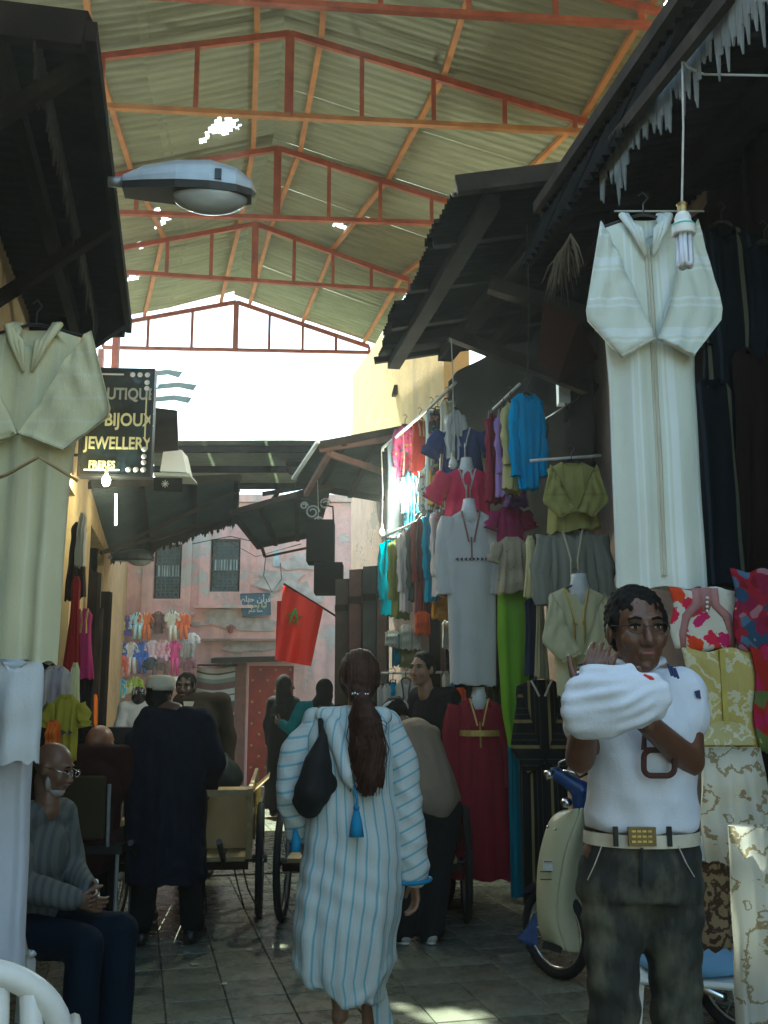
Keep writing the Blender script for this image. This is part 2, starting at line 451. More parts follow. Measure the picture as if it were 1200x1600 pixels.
# drain pipe and white strip at the left of the pink wall
p = thing('drain_pipe', 'dark drain pipe running down the left edge of the pink wall', 'pipe', hp(176, 1150))
a, b = at(176, 800, 15.9), at(178, 1170, 15.9); MB().tube([a, b], .025, 8).build('pipe', M['blackm'], p)
s = MB(); a, b = at(168, 868, 15.7), at(170, 935, 15.7); s.box((a+b)/2, (.1, .03, a.z-b.z)); tag(s.build('narrow_signboard', M['whitep']), 'narrow white board fixed beside the drain pipe', 'board')

# ================================================================== main roof
Morange = NT('orange_paint'); _n = Morange.noise(7, 6)
Morange.col(Morange.ramp(_n, [(.3, (.22, .05, .025)), (.55, (.36, .08, .035)), (.8, (.42, .14, .06))])).rough(.55); Morange = Morange.m
Myel = NT('purlin_and_lit_chord'); _n = Myel.noise(6, 6)
Myel.col(Myel.ramp(_n, [(.3, (.34, .13, .05)), (.7, (.50, .24, .08))])).rough(.55); Myel = Myel.m
Msheet = NT('corrugated_sheet')
_a = Msheet.noise(1.3, 6, vec=Msheet.mapped((14, 1.2, 1), 'UV')); _b = Msheet.noise(5, 7, rough=.7, vec=Msheet.mapped((60, 1.5, 1), 'UV'))
_c = Msheet.ramp(_a, [(.25, (.19, .215, .14)), (.5, (.29, .315, .22)), (.75, (.38, .41, .30))])
_c = Msheet.mix(Msheet.ramp(_b, [(.52, (0, 0, 0)), (.75, (.5, .5, .5))]), _c, (.12, .12, .075))
Msheet.col(_c).rough(.6); Msheet.bump(_b, .3, .004); Msheet = Msheet.m
def roof_hit(px, py, Y):
    if Y == 0: p = atz(px, py, 0)
    else: p = at(px, py, Y)
    return _rh(p)
def _rh(p):          # where the sun ray through a photographed sun patch crosses the roof
    t = 4.5
    for _ in range(20):
        x, y = p.x+TOSUN.x*t, p.y+TOSUN.y*t; ax_ = -.76-.2*(y-7.3)
        z = 6.82-abs(x-ax_)*.24; t = (z-p.z)/TOSUN.z
    return (x, y)
HOLES = [(*roof_hit(*q[:3]), q[3]) for q in ((700, 1590, 0, .14), (628, 1572, 0, .045), (452, 1466, 0, .055), (430, 1458, 0, .035), (437, 1480, 0, .035), (340, 1238, 7.4, .09), (655, 690, 8.6, .08), (1165, 1400, 3.2, .19), (330, 1395, 0, .07))]
def corr(p00, p10, p11, p01, waves, amp=.013, seg=4, nl=2, holes=False):
    """sheet; waves counted along p00->p10, ridges run p00->p01"""
    m = MB(); p00, p10, p11, p01 = map(V, (p00, p10, p11, p01))
    nrm = (p10-p00).cross(p01-p00).normalized(); vs = []; uv = []
    N = waves*seg+1
    for j in range(nl):
        b = j/(nl-1)
        for i in range(N):
            a = i/(N-1)
            p = (p00*(1-a)+p10*a)*(1-b)+(p01*(1-a)+p11*a)*b
            vs.append(p+nrm*amp*cos(2*pi*a*waves)); uv.append((a, b))
    fs = [(j*N+i, j*N+i+1, (j+1)*N+i+1, (j+1)*N+i) for j in range(nl-1) for i in range(N-1)]
    if holes:      # openings added where sun rays to chosen light patches cross the sheet
        def ok(f):
            c = (vs[f[0]]+vs[f[2]])/2
            return not any((c.x-h[0])**2+(c.y-h[1])**2 < (h[2]*(1+.25*sin(c.x*60+c.y*40)))**2 for h in HOLES)
        fs = [f for f in fs if ok(f)]
    m.add(vs, fs, uv)
    return m
roof = thing('market_roof', 'long pitched roof of corrugated sheets on orange trusses over the alley', 'roof', (-.5, 3, 6))
ZB = 6.0
T = [  # left x,y ; right x,y ; apex x ; left post height ; right post height ; web x positions
    ((-2.35, 2.85), (2.6, 3.2), -.1, .28, .12),
    ((-2.5, 4.35), (2.3, 4.75), -.35, .28, .12),
    ((-2.65, 5.75), (1.95, 6.17), -.62, .28, .10),
    ((-2.95, 7.05), (1.74, 7.5), -.76, .28, .07),
    ((-3.05, 8.85), (1.12, 9.15), -1.04, .28, .08),
    ((-2.87, 10.26), (.29, 10.8), -1.45, .28, .13),
    ((-3.75, 12.7), (-.20, 12.9), -2.0, .3, .08)]
TP = []
for k, (L, R, ax, hl, hr) in enumerate(T):
    L0 = V((L[0], L[1], ZB)); R0 = V((R[0], R[1], ZB)); f = (ax-L[0])/(R[0]-L[0])
    A0 = L0.lerp(R0, f); A = A0+V((0, 0, .73 if k < 5 else .68)); Lt = L0+V((0, 0, hl)); Rt = R0+V((0, 0, hr))
    TP.append((L0, R0, A0, Lt, Rt, A))
    bw = .034
    t_ = MB().beam(L0, R0, .048, .042).build('truss', Morange if k not in (3,) else Myel, roof)  # one bottom chord coloured yellower for the light falling on it
    MB().beam(Lt, A, bw, .055).build('top_chord', Morange, t_); MB().beam(A, Rt, bw, .055).build('top_chord', Morange, t_)
    n_l = 3 if k < 5 else 3
    for i in range(n_l+1):
        q = i/(n_l); a = L0.lerp(A0, q); b = Lt.lerp(A, q)
        if i == n_l: MB().box((a+b)/2, (.07, .045, b.z-a.z)).build('web_member', Morange, t_); continue
        MB().box((a+b)/2, (.036, .034, b.z-a.z)).build('web_member', Morange, t_)
    n_r = 4
    for i in range(1, n_r+1):
        q = i/(n_r+(0 if k > 4 else .3)); a = A0.lerp(R0, q); b = A.lerp(Rt, q)
        if b.z-a.z > .03: MB().box((a+b)/2, (.036, .034, b.z-a.z)).build('web_member', Morange, t_)
    for e, zt in ((L0, 4.6),):
        MB().box((e.x-.02, e.y, (zt+ZB)/2), (.07, .07, ZB-zt-.06)).build('post', Morange, t_)
# purlins under the sheets
def purl(q, side, k):
    L0, R0, A0, Lt, Rt, A = TP[k]
    p = (A.lerp(Lt, q) if side < 0 else A.lerp(Rt, q)); return p+V((0, 0, .05))
for side, qs in ((-1, (.12, .70)), (1, (.10, .50, .96))):
    for q in qs:
        for k in range(len(TP)-1):
            MB().beam(purl(q, side, k), purl(q, side, k+1), .045, .04).build('purlin', Myel, roof)
# sheets, two along each bay, per slope
for k in range(len(TP)-1):
    for side in (-1, 1):
        A1, A2 = TP[k][5], TP[k+1][5]
        E1, E2 = (TP[k][3], TP[k+1][3]) if side < 0 else (TP[k][4], TP[k+1][4])
        up = V((0, 0, .095)); over = 1.06 if side < 0 else 1.05
        ns = 2
        for s_ in range(ns):
            f0, f1 = s_/ns, (s_+1)/ns
            a0, a1 = A1.lerp(A2, f0), A1.lerp(A2, f1); e0, e1 = E1.lerp(E2, f0), E1.lerp(E2, f1)
            lift = .012*random.random()
            for r_, (g0, g1) in enumerate(((-.02 if side > 0 else -.05, .54), (.5, over))):
                z = up+V((0, 0, (.02 if r_ == 0 else 0)+lift+(.06 if side < 0 and r_ == 0 else 0)*1))
                P = lambda a, e, g: a+(e-a)*g
                wv = max(8, int((a1-a0).length/.095))
                corr(P(a0, e0, g0)+z, P(a1, e1, g0)+z, P(a1, e1, g1)+up, P(a0, e0, g1)+up, wv, .024, nl=2 if k in (0, 1) else 40, holes=True).build('roof_sheet', Msheet, roof, smooth=True)
# ================================================================== awnings
Mjag = surf('weathered_grey_mat', (.13, .14, .135), .85, var=.4, scale=12)
def fringe(mb, a, b, n, h, jit=.5, th=.006):
    a, b = V(a), V(b); d = (b-a)/n; nn = V((d.y, -d.x, 0)).normalized()*th
    for i in range(n):
        p = a+d*i; q = a+d*(i+.96); hh = h*random.uniform(1-jit, 1+jit*.3); k = random.uniform(.3, .7); s1, s2 = random.uniform(.55, .9), random.uniform(.55, .9)
        dz = V((0, 0, -1))
        poly = [p, q, q+dz*hh*s1, p.lerp(q, min(.95, k+.28))+dz*hh*(s1*.97), p.lerp(q, k)+dz*hh, p.lerp(q, max(.05, k-.26))+dz*hh*s2*.98, p+dz*hh*s2]
        mb.slab(poly, nn, th)
# left near awning
aw = thing('awning', 'dark awning overhanging the cream robe at the upper left', 'awning', (-1.5, 3, 3.6))
O1, O2 = V((-.955, 2.86, 3.6)), V((-1.5, 5.5, 3.6)); I1, I2 = V((XL(2.86)-.02, 2.86, 3.68)), V((XL(5.5)-.02, 5.5, 3.62))
for i in range(4):
    f0, f1 = i/4, (i+1.03)/4
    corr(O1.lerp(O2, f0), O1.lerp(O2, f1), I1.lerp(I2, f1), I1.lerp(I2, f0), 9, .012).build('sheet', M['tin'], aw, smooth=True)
MB().beam(O1+V((0.02, 0, -.03)), O2+V((.02, 0, -.03)), .035, .07).build('beam', M['wood'], aw)
MB().beam(O1.lerp(I1, .5)-V((0, 0, .05)), O2.lerp(I2, .5)-V((0, 0, .05)), .05, .08).build('beam', M['wood'], aw)
MB().beam(O1-V((0, -.02, .02)), I1-V((0, -.02, .02)), .05, .12).build('end_board', M['wood'], aw)
MB().beam(O2-V((0, .02, .03)), I2-V((0, .02, .03)), .05, .12).build('end_board', M['wood'], aw)
mb = MB(); fringe(mb, O1.lerp(I1, .28)-V((0, 0, .0)), O2.lerp(I2, .28)-V((0, 0, .0)), 70, .2); mb.build('palm_fringe', surf('dark_palm', (.02, .014, .008), .9), aw)
for q in (.05, .5, .95):
    a = O1.lerp(O2, q); b = V((XL(a.y), a.y, 3.15)); MB().beam(a-V((0, 0, .05)), b, .05, .05).build('brace', M['wood'], aw)
# right awning (far of the two dark ones)
aw = thing('awning', 'dark corrugated awning with wooden braces in the upper middle right', 'awning', (1.2, 6, 4.2))
O1, O2 = at(712, 302, 5.1), at(583, 562, 7.9); z_ = (O1.z+O2.z)/2
O1.z = O2.z = z_
I1, I2 = V((XR(5.1)+.05, 5.1, z_+.22)), V((XR(7.9)+.05, 7.9, z_+.22))
n = 9
for i in range(n):
    f0, f1 = i/n, (i+1.02)/n
    if i >= 7: f1 -= .03
    jo = random.uniform(-.03, .05)
    o0, o1 = O1.lerp(O2, f0), O1.lerp(O2, f1)
    sh = V((-jo, 0, 0)); cm = corr(o0+sh, o1+sh, I1.lerp(I2, f1), I1.lerp(I2, f0), 5, .02)
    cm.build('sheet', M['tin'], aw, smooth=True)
for q, wd in ((.12, .1), (.42, .12), (.68, .09)):
    MB().beam(O1.lerp(I1, q)-V((0, 0, .07)), O2.lerp(I2, q)-V((0, 0, .07)), wd, .08).build('beam', M['wood'], aw)
MB().beam(O1+V((0, -.03, .03)), I1+V((0, -.03, .03)), .06, .1).build('end_board', M['wood2'], aw)
a, b = at(705, 522, 6.9), at(850, 612, 6.9); b.x = XR(6.9)+.0; MB().beam(a, b, .09, .09).build('brace', M['wood2'], aw)
a, b = at(765, 445, 5.9), at(905, 535, 5.9); b.x = XR(5.9)+.0; MB().beam(a, b, .09, .09).build('brace', M['wood2'], aw)
for q in (.2, .45, .7, .98):
    MB().beam(O1.lerp(O2, q)-V((0, 0, .03)), I1.lerp(I2, q)-V((0, 0, .03)), .05, .05).build('rafter', M['wood'], aw)
# hanging back-panel under it (dark cloth/board against the wall)
s = MB(); a0, a1 = V((XR(6.5)-.05, 6.5, 4.3)), V((XR(8.1)-.05, 8.1, 4.3))
# near right awning with ragged fringe
aw2 = thing('awning', 'near right awning edged with ragged grey hanging strips', 'awning', (1.7, 3, 3.9))
O1, O2 = V((1.32, 2.1, 4.0)), V((.83, 4.95, 4.0)); I1, I2 = V((XR(2.1)+.05, 2.1, 4.25)), V((XR(4.95)+.05, 4.95, 4.25))
for i in range(7):
    f0, f1 = i/7, (i+1.02)/7
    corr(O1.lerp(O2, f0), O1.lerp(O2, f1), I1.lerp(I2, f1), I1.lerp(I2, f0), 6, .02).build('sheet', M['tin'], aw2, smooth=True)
    st = V((-.0, 0, 0))
    a_, b_ = O1.lerp(O2, f0), O1.lerp(O2, f1)
    if i > 2:    # darker lower skirt, corrugated, sloping further out and down
        corr(a_-V((-.03, 0, .02)), b_-V((-.03, 0, .02)), b_+V((-.10, .05, -.30)), a_+V((-.10, .05, -.30)), 6, .018).build('skirt_sheet', M['tin'], aw2, smooth=True)
MB().beam(O1+V((0, 0, .03)), O2+V((0, 0, .03)), .07, .06).build('beam', M['wood2'], aw2)
MB().beam(O1.lerp(I1, .5)-V((0, 0, .07)), O2.lerp(I2, .5)-V((0, 0, .07)), .1, .1).build('beam', M['wood'], aw2)
MB().beam(O2+V((0, -.03, .0)), I2+V((0, -.03, .0)), .06, .1).build('end_board', M['wood'], aw2)
NF = 24
for i in range(NF):
    a_ = at(*(V((1200, -95)).lerp(V((934, 250)), i/NF)), 2.2+1.85*i/NF); b_ = at(*(V((1200, -95)).lerp(V((934, 250)), (i+.92)/NF)), 2.2+1.85*(i+.92)/NF)
    mb = MB(); fringe(mb, a_, b_, 1, .25+.04*sin(i*1.3), .4, .006); mb.build('hanging_strip', Mjag, aw2)
a_, b_ = at(1180, -68, 2.35), at(930, 250, 4.1); MB().beam(a_+V((.02, 0, .01)), b_+V((.02, 0, .01)), .03, .05).build('batten', M['wood2'], aw2)
a_, b_ = at(1000, 168, 3.4), at(930, 250, 4.1)
mb = MB()
for i in range(60):
    f = i/110; a_ = V((.86-.02*f, 4.6-.7*f, 3.6-.12*f)); d = V((random.uniform(-.10, .05), random.uniform(-.1, .1), -random.uniform(.06, .20)))
    mb.tube([a_, a_+d*.6, a_+d+V((0, 0, -.05))], [.005, .004, .001], 3)
mb.build('dry_palm_leaves', surf('dry_palm', (.10, .07, .035), .9), aw2)
# dark back boards inside the right stall recess behind the big robe
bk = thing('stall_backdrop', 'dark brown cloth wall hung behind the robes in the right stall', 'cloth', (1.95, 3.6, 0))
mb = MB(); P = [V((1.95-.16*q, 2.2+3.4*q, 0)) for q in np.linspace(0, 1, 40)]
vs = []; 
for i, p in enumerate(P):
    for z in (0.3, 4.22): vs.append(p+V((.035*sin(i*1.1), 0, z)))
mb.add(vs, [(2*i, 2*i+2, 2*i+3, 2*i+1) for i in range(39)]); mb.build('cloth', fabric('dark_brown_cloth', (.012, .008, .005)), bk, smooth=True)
# mid-distance flat canopy seen from below
cn = thing('canopy', 'pale corrugated canopy spanning the alley beyond the main roof', 'canopy', (-2, 13, 4.5))
Mcan = surf('olive_sheet', (.27, .30, .22), .6, var=.3, scale=2)
for i in range(5):
    x0, x1 = -3.05+.78*i, -3.05+.78*(i+1.04)
    corr((x0, 12.0, 4.56), (x0, 13.6, 4.33), (x1, 13.6, 4.33), (x1, 12.0, 4.56), 14, .018).build('sheet', Mcan, cn, smooth=True)
for y in (12.15, 12.85, 13.5): MB().beam((-3.3, y, 4.49-(y-12)*.144), (.6, y, 4.49-(y-12)*.144), .06, .08).build('beam', M['wood2'], cn)
s = MB(); s.box((-1.1, 12.6, 4.33), (.3, .5, .07)); s.build('board', M['wood2'], cn)
def slope(name, label, p, waves, mat, th_beams, group=None, sheets=3):
    a = thing(name, label, 'awning', p[0], group=group)
    P = [at(*q) for q in p]        # near-in, near-out, far-out, far-in
    for i in range(sheets):
        f0, f1 = i/sheets, (i+1.02)/sheets
        corr(P[1].lerp(P[2], f0), P[1].lerp(P[2], f1), P[0].lerp(P[3], f1), P[0].lerp(P[3], f0), waves, .015).build('sheet', mat, a, smooth=True)
    for q in th_beams:
        MB().beam(P[0].lerp(P[1], q)-V((0, 0, .06)), P[3].lerp(P[2], q)-V((0, 0, .06)), .05, .07).build('beam', M['wood'], a)
    MB().beam(P[0]-V((0, 0, .04)), P[1]-V((0, 0, .04)), .05, .07).build('end_board', M['wood2'], a)
    MB().beam(P[3]-V((0, 0, .04)), P[2]-V((0, 0, .04)), .05, .07).build('end_board', M['wood2'], a)
    return a, P
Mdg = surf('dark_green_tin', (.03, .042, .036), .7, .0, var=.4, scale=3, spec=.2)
a, P = slope('awning', 'dark tin awning on the left wall above the small hung clothes', [(140, 752, 9.2), (375, 742, 11.6), (372, 806, 13.2), (170, 868, 12.4)], 12, Mdg, (.3, .65, .97))
mb = MB()
fringe(mb, P[3]-V((0, 0, .05)), P[2]-V((0, 0, .05)), 40, .12); mb.build('fringe', surf('dark_palm', (.02, .014, .008), .9), a)
for q in (.2, .8): MB().beam(P[1].lerp(P[2], q)-V((0, 0, .08)), V((XL(11), 11, 3.0)), .04, .04).build('brace', M['wood2'], a)
a, P = slope('awning', 'small dark slatted awning beside the scroll bracket', [(520, 752, 11.2), (360, 797, 11.6), (402, 848, 12.8), (500, 828, 12.6)], 6, Mdg, (.35, .7, .97), sheets=4)
s = MB(); q = at(408, 852, 12.7); s.beam(q, at(414, 870, 12.7), .04, .04); s.beam(at(414, 870, 12.7), at(485, 855, 12.3), .025, .025); s.build('bracket', M['wood2'], a)
s = MB(); s.beam(at(440, 762, 12.3), at(412, 800, 12.3), .12, .03); s.beam(at(410, 772, 12.3), at(470, 762, 12.3), .05, .05); s.build('crosspiece', M['wood2'], a)
a, P = slope('awning', 'middle dark awning with red brown rafters above the bulb', [(655, 660, 9.6), (500, 690, 9.8), (462, 752, 11.4), (600, 775, 12.0)], 10, Mdg, (.4, .75), sheets=3)
Mrb = surf('redbrown_wood', (.13, .06, .045), .7)
for (u, v) in (((515, 700, 9.9), (478, 765, 11.2)), ((515, 702, 9.9), (600, 730, 10.2)), ((500, 695, 9.85), (650, 670, 9.6))):
    MB().beam(at(*u)-V((0, 0, .05)), at(*v)-V((0, 0, .05)), .05, .06).build('rafter', Mrb, a)
MB().beam(at(497, 690, 9.75), at(458, 748, 11.3), .04, .03).build('edge_strip', M['whitep'], a)
# scroll ironwork
ir = thing('scroll_bracket', 'dark wrought iron scroll bracket under the small awning', 'bracket', at(490, 790, 11.5))
for (cx, cy, r) in ((488, 800, 11), (508, 787, 9), (497, 815, 8), (475, 790, 6)):
    c = at(cx, cy, 11.4); k = mpp(c)*r; mb = MB()
    mb.tube([c+V((cos(t)*k*(1-t/14), 0, sin(t)*k*(1-t/14))) for t in np.linspace(0, 9, 26)], .01, 5); mb.build('scroll', M['steel'], ir)
MB().tube([at(470, 780, 11.4), at(520, 792, 11.4), at(522, 830, 11.4)], .012, 5).build('bar', M['blackm'], ir)
# hanging dark box
s = MB(); c = at(508, 870, 11.0)
bx = thing('hanging_box', 'big dark box hung on the wall above the flag pole', 'box', c)
k = mpp(c); cu = at(500, 845, 11); s.box((cu.x, 11.15, cu.z), (k*42, .4, k*66)); s.build('upper_case', M['black'], bx)
cu = at(513, 903, 11); s = MB(); s.box((cu.x, 11.12, cu.z), (k*44, .36, k*48)); s.build('lower_case', M['black'], bx)
# dark wooden shutters on the right, beyond the clothes
for i, (x0, x1, t, b) in enumerate(((524, 545, 905, 1100), (546, 566, 890, 1105), (568, 590, 885, 1110), (591, 606, 880, 1120))):
    c0, c1 = at((x0+x1)/2, t, 10.7-.25*i), at((x0+x1)/2, b, 10.7-.25*i); k = mpp(c0)
    sh = thing('wood_shutter', ['outermost dark wooden shutter leaf next to the flag pole', 'second dark shutter leaf from the flag pole', 'third shutter leaf with rug colours beside the rack', 'shutter leaf nearest the teal robe'][i], 'shutter', (c1.x, c1.y, 0), -.5)
    ht = c0.z-.05; Mi = surf('shutter_%d' % i, [(.03, .018, .012), (.06, .02, .016), (.015, .02, .02), (.045, .025, .018)][i], .7, var=.5, scale=8)
    MB().box((0, 0, ht/2+.05), ((x1-x0)*k*1.1, .05, ht)).build('leaf', Mi, sh, local=True)
    for z in (.3, ht*.5, ht*.9): MB().box((0, -.035, z), ((x1-x0)*k, .02, .07)).build('rail', M['wood'], sh, local=True)
# dark door posts at the left
for i, (px, t, b, Y, wpx) in enumerate(((150, 895, 1180, 9.4, 12), (167, 925, 1170, 10.4, 13))):
    c0 = at(px, t, Y); k = mpp(c0); s = MB(); s.box((c0.x, Y, c0.z/2), (wpx*k, .12, c0.z)); q = s.build('door_post', M['wood'])
    tag(q, ['nearer dark wooden door post behind the pink shawl', 'farther dark wooden post against the pink wall'][i], 'post')
s = MB(); c0 = at(159, 950, 9.9); s.box((c0.x, 9.9, c0.z/2), (.03, .05, c0.z)); tag(s.build('door_slat', M['wood2']), 'thin brown slat between the two dark posts', 'slat')

# black sheet added behind the hanging clothes to darken the wall there
tp = thing('dark_filler', 'black sheet added to darken the wall above the hanging clothes under the right awning', 'dark_filler', (XR(8), 8, 3.3))
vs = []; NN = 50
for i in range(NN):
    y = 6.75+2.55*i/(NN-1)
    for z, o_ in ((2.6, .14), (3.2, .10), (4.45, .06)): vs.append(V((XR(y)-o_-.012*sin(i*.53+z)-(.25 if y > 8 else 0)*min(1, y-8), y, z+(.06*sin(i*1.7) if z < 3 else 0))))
MB().add(vs, [(3*i+j, 3*i+3+j, 3*i+4+j, 3*i+1+j) for i in range(NN-1) for j in range(2)]).build('sheet', surf('black_filler', (.004, .0035, .003), .95, var=.5, spec=.04), tp, smooth=True)
a = thing('dark_cloth', 'reddish brown cloth slung below the braces of the right awning', 'cloth', at(890, 520, 6.2))
P = [at(850, 470, 5.6), at(905, 500, 5.6), at(935, 560, 6.3), at(870, 600, 6.6), at(840, 560, 6.4)]
MB().slab(P, (0, 1, .2), .01).build('cloth', fabric('redbrown_cloth', (.05, .016, .008)), a)
# ================================================================== garments
Mhang = surf('hanger_plastic', (.03, .03, .03), .4)
def interp(tbl, t):
    for (a, x), (b, y) in zip(tbl, tbl[1:]):
        if t <= b: return x+(y-x)*((t-a)/(b-a) if b > a else 0)
    return tbl[-1][1]
def garment(name, label, cat, cx, top, bot, wsh, whem, Y, mat, yaw=0, sleeves=None, neck='v', trim=None, placket=None, fold=.018, nf=7,
            thick=.05, prof=None, group=None, belt=None, embro=None, hanger=True, cuff=None, sway=0, sl_len=None, hood=False, seed=None, lean=0, neckdepth=.16):
    """hung garment placed by photo pixels at depth Y; real size follows from the depth"""
    r = random.Random(seed if seed is not None else int(cx*7+top))
    pt = at(cx, top, Y); pb = at(cx, bot, Y); L = pt.z-pb.z; k = mpp((pt+pb)/2)
    ws, wh = wsh*k/2, whem*k/2
    root = thing(name, label, cat, pt, yaw, group)
    nw = min(.085, ws*.42)
    prof = prof or [(0, nw), (.045/max(L, .3), ws), (.25, ws*.9), (.45, ws*.85+wh*.08), (1, wh)]
    n, m = 40, 22; vs = []; uv = []; ph = r.random()*6; ph2 = r.random()*6; hs = r.uniform(-.02, .02)
    for j in range(m):
        t = (j/(m-1))**1.15 if j else 0
        w_ = interp(prof, t); th = thick*(.35+.65*min(1, t*3)) if t > 0 else thick*.55
        for i in range(n):
            a = 2*pi*i/n; cx_, sy = cos(a), sin(a)
            x = w_*(abs(cx_)**.8)*(1 if cx_ >= 0 else -1); y = th*sy*(1 if sy > 0 else 1)
            fa = fold*min(1, t*2.2+.08)
            f = fa*(sin(nf*x/max(w_, .02)*1.6+ph+t*1.3)+.55*sin(nf*2.3*x/max(w_, .02)+ph2-t*2)+.4*sin(3.1*t*5+x*14+ph))
            y += f*(1 if sy < 0 else .6)
            z = -t*L
            if j == 0 and sy < 0 and neck == 'v': z -= neckdepth*max(0, 1-abs(x)/nw)*min(1, L)
            if j == 1 and sy < 0 and neck == 'v' and abs(x) < nw*.6: z -= neckdepth*.75*max(0, 1-abs(x)/(nw*.6))*min(1, L)
            if j == m-1: z += hs*x/max(wh, .05)+.008*sin(i*1.3+ph)
            vs.append((x+sway*t*t+lean*t, y, z)); uv.append((x+(0 if sy < 0 else .5), z+r.random()*.001))
    fs = [(j*n+i, (j+1)*n+i, (j+1)*n+(i+1) % n, j*n+(i+1) % n) for j in range(m-1) for i in range(n)]
    mb = MB(); mb.add(vs, fs, uv); body = mb.build('body', mat, root, smooth=True, local=True)
    def yfront(x, t):       # front surface depth
        w_ = interp(prof, t); q = max(-1, min(1, x/max(w_, .01)))
        fa = fold*min(1, t*2.2+.08)
        f = fa*(sin(nf*x/max(w_, .02)*1.6+ph+t*1.3)+.55*sin(nf*2.3*x/max(w_, .02)+ph2-t*2)+.4*sin(3.1*t*5+x*14+ph))
        th = thick*(.35+.65*min(1, t*3))
        return -th*sqrt(max(0, 1-abs(q)**2.5))+f-.006
    # sleeves
    if sleeves:
        for s in (-1, 1):
            S = V((s*ws*.93, 0, -.05)); sw = min(.10, ws*.5)
            SL = sl_len or min(.55, L*.62)
            if sleeves == 'down': P = [S, S+V((s*ws*.28, -.01, -SL*.5)), S+V((s*ws*.22, -.03, -SL))]; R = [sw*.85, sw*.8, sw*.75]
            elif sleeves == 'folded':   # wide flat sleeves folded in front of the waist
                zz = SL/.465; nn, mm = 9, 14; K = [((.92, -.035), (.62, -.13)), ((1.30, -.34), (.42, -.235)), ((.66, -.465), (.02, -.41))]
                vv = []; uu = []
                for off in (0, 1):
                    for q in range(mm):
                        u = q/(mm-1)*2; i0 = min(int(u), 1); fr = u-i0; o_ = [K[i0][0][c_]*(1-fr)+K[i0+1][0][c_]*fr for c_ in (0, 1)]; n_ = [K[i0][1][c_]*(1-fr)+K[i0+1][1][c_]*fr for c_ in (0, 1)]
                        for i in range(nn):
                            g_ = i/(nn-1); x = (o_[0]*(1-g_)+n_[0]*g_)*ws; z = (o_[1]*(1-g_)+n_[1]*g_)*zz
                            ed = min(1, 4*g_*(1-g_)+.25); d_ = .008+.008*min(1, q/4)*ed+.006*sin(q*1.3+i*.8+ph+s)+.006*sin(i*1.9+q*.5+ph)+.004*sin(q*2.6-i*1.3+ph)
                            yb = -thick*.9-.018-(.008 if s > 0 else 0)-.025*q/mm
                            vv.append((s*x, yb-(d_ if off == 0 else -.01), z)); uu.append((z*.8, x))
                ff = []
                for off in (0, 1):
                    o0 = off*nn*mm
                    for q in range(mm-1):
                        for i in range(nn-1):
                            f4 = (o0+q*nn+i, o0+q*nn+i+1, o0+(q+1)*nn+i+1, o0+(q+1)*nn+i); ff.append(f4 if (off == 0) == (s < 0) else f4[::-1])
                ed = [i for i in range(nn)]+[q*nn+nn-1 for q in range(1, mm)]+[(mm-1)*nn+i for i in range(nn-2, -1, -1)]+[q*nn for q in range(mm-2, 0, -1)]
                for a_, b_ in zip(ed, ed[1:]+ed[:1]): ff.append((b_, a_, a_+nn*mm, b_+nn*mm))
                so_ = MB().add(vv, ff, uu).build('sleeve', mat, root, smooth=True, local=True)
                c0 = [V(vv[(mm-1)*nn+i]) for i in range(nn)]
                MB().tube([c+V((0, -.004, 0)) for c in c0], .007, 5).build('cuff_trim', cuff or mat, so_, local=False) if False else MB().tube([c+V((0, -.004, 0)) for c in c0], .006, 5).build('cuff_trim', cuff or mat, so_, local=True)
                continue
            elif sleeves == 'short': P = [S, S+V((s*ws*.4, -.01, -SL*.4)), S+V((s*ws*.5, -.01, -SL*.55))]; R = [sw*.9, sw*.9, sw*.95]
            elif sleeves == 'out': P = [S, S+V((s*ws*.55, 0, -SL*.25)), S+V((s*ws*.75, 0, -SL*.36))]; R = [sw*.95, sw*.95, sw]
            # flattened tube with ripple
            mm = 10; nn = 16; vv = []; uu = []
            pts = []
            for q in range(mm):
                u = q/(mm-1)*(len(P)-1); i0 = min(int(u), len(P)-2); fr = u-i0; fr2 = fr*fr*(3-2*fr)*.5+fr*.5
                pts.append((P[i0].lerp(P[i0+1], fr2), R[i0]+(R[i0+1]-R[i0])*fr))
            ln = 0
            for q, (p, rr) in enumerate(pts):
                d = (pts[min(q+1, mm-1)][0]-pts[max(q-1, 0)][0]).normalized(); x = d.cross(V((0, 1, 0)))
                if x.length < .1: x = V((1, 0, 0))
                x.normalize(); y = d.cross(x); ln += .05
                for i in range(nn):
                    a = 2*pi*i/nn; rip = .010*sin(q*1.7+i*.9+ph)+.007*sin(i*2.2+q*.6)
                    vv.append(p+x*cos(a)*(rr+rip)+y*sin(a)*(.026+rip*.9)); uu.append((rr*cos(a)+s*ws, -ln))
            ff = [(q*nn+i, q*nn+(i+1) % nn, (q+1)*nn+(i+1) % nn, (q+1)*nn+i) for q in range(mm-1) for i in range(nn)]
            ff += [tuple(reversed(range(nn)))]
            so_ = MB().add(vv, ff, uu).build('sleeve', mat, root, smooth=True, local=True)
            if cuff:
                c0, c1 = pts[-1][0], pts[-2][0]; d = (c0-c1).normalized()
                MB().tube([pts[-1][0]+V((cos(a)*0, 0, 0))+(d.cross(V((0, 1, 0))).normalized())*cos(a)*(pts[-1][1]+.006)+V((0, 1, 0))*sin(a)*.034 for a in np.linspace(0, 2*pi, 17)], .008, 4, False).build('cuff_trim', cuff, so_)
    if trim:     # braided band down each side of the neck opening and on to the chest
        for s in (-1, 1):
            tz = [(nw*.95, .006/L), (nw*.55, neckdepth*.6/L), (.018, neckdepth*1.05/L)]
            pts = [V((s*x, yfront(s*x, t)-.004, -t*L)) for x, t in tz]
            MB().tube(pts, .007, 5).build('neck_trim', trim, root, local=True)
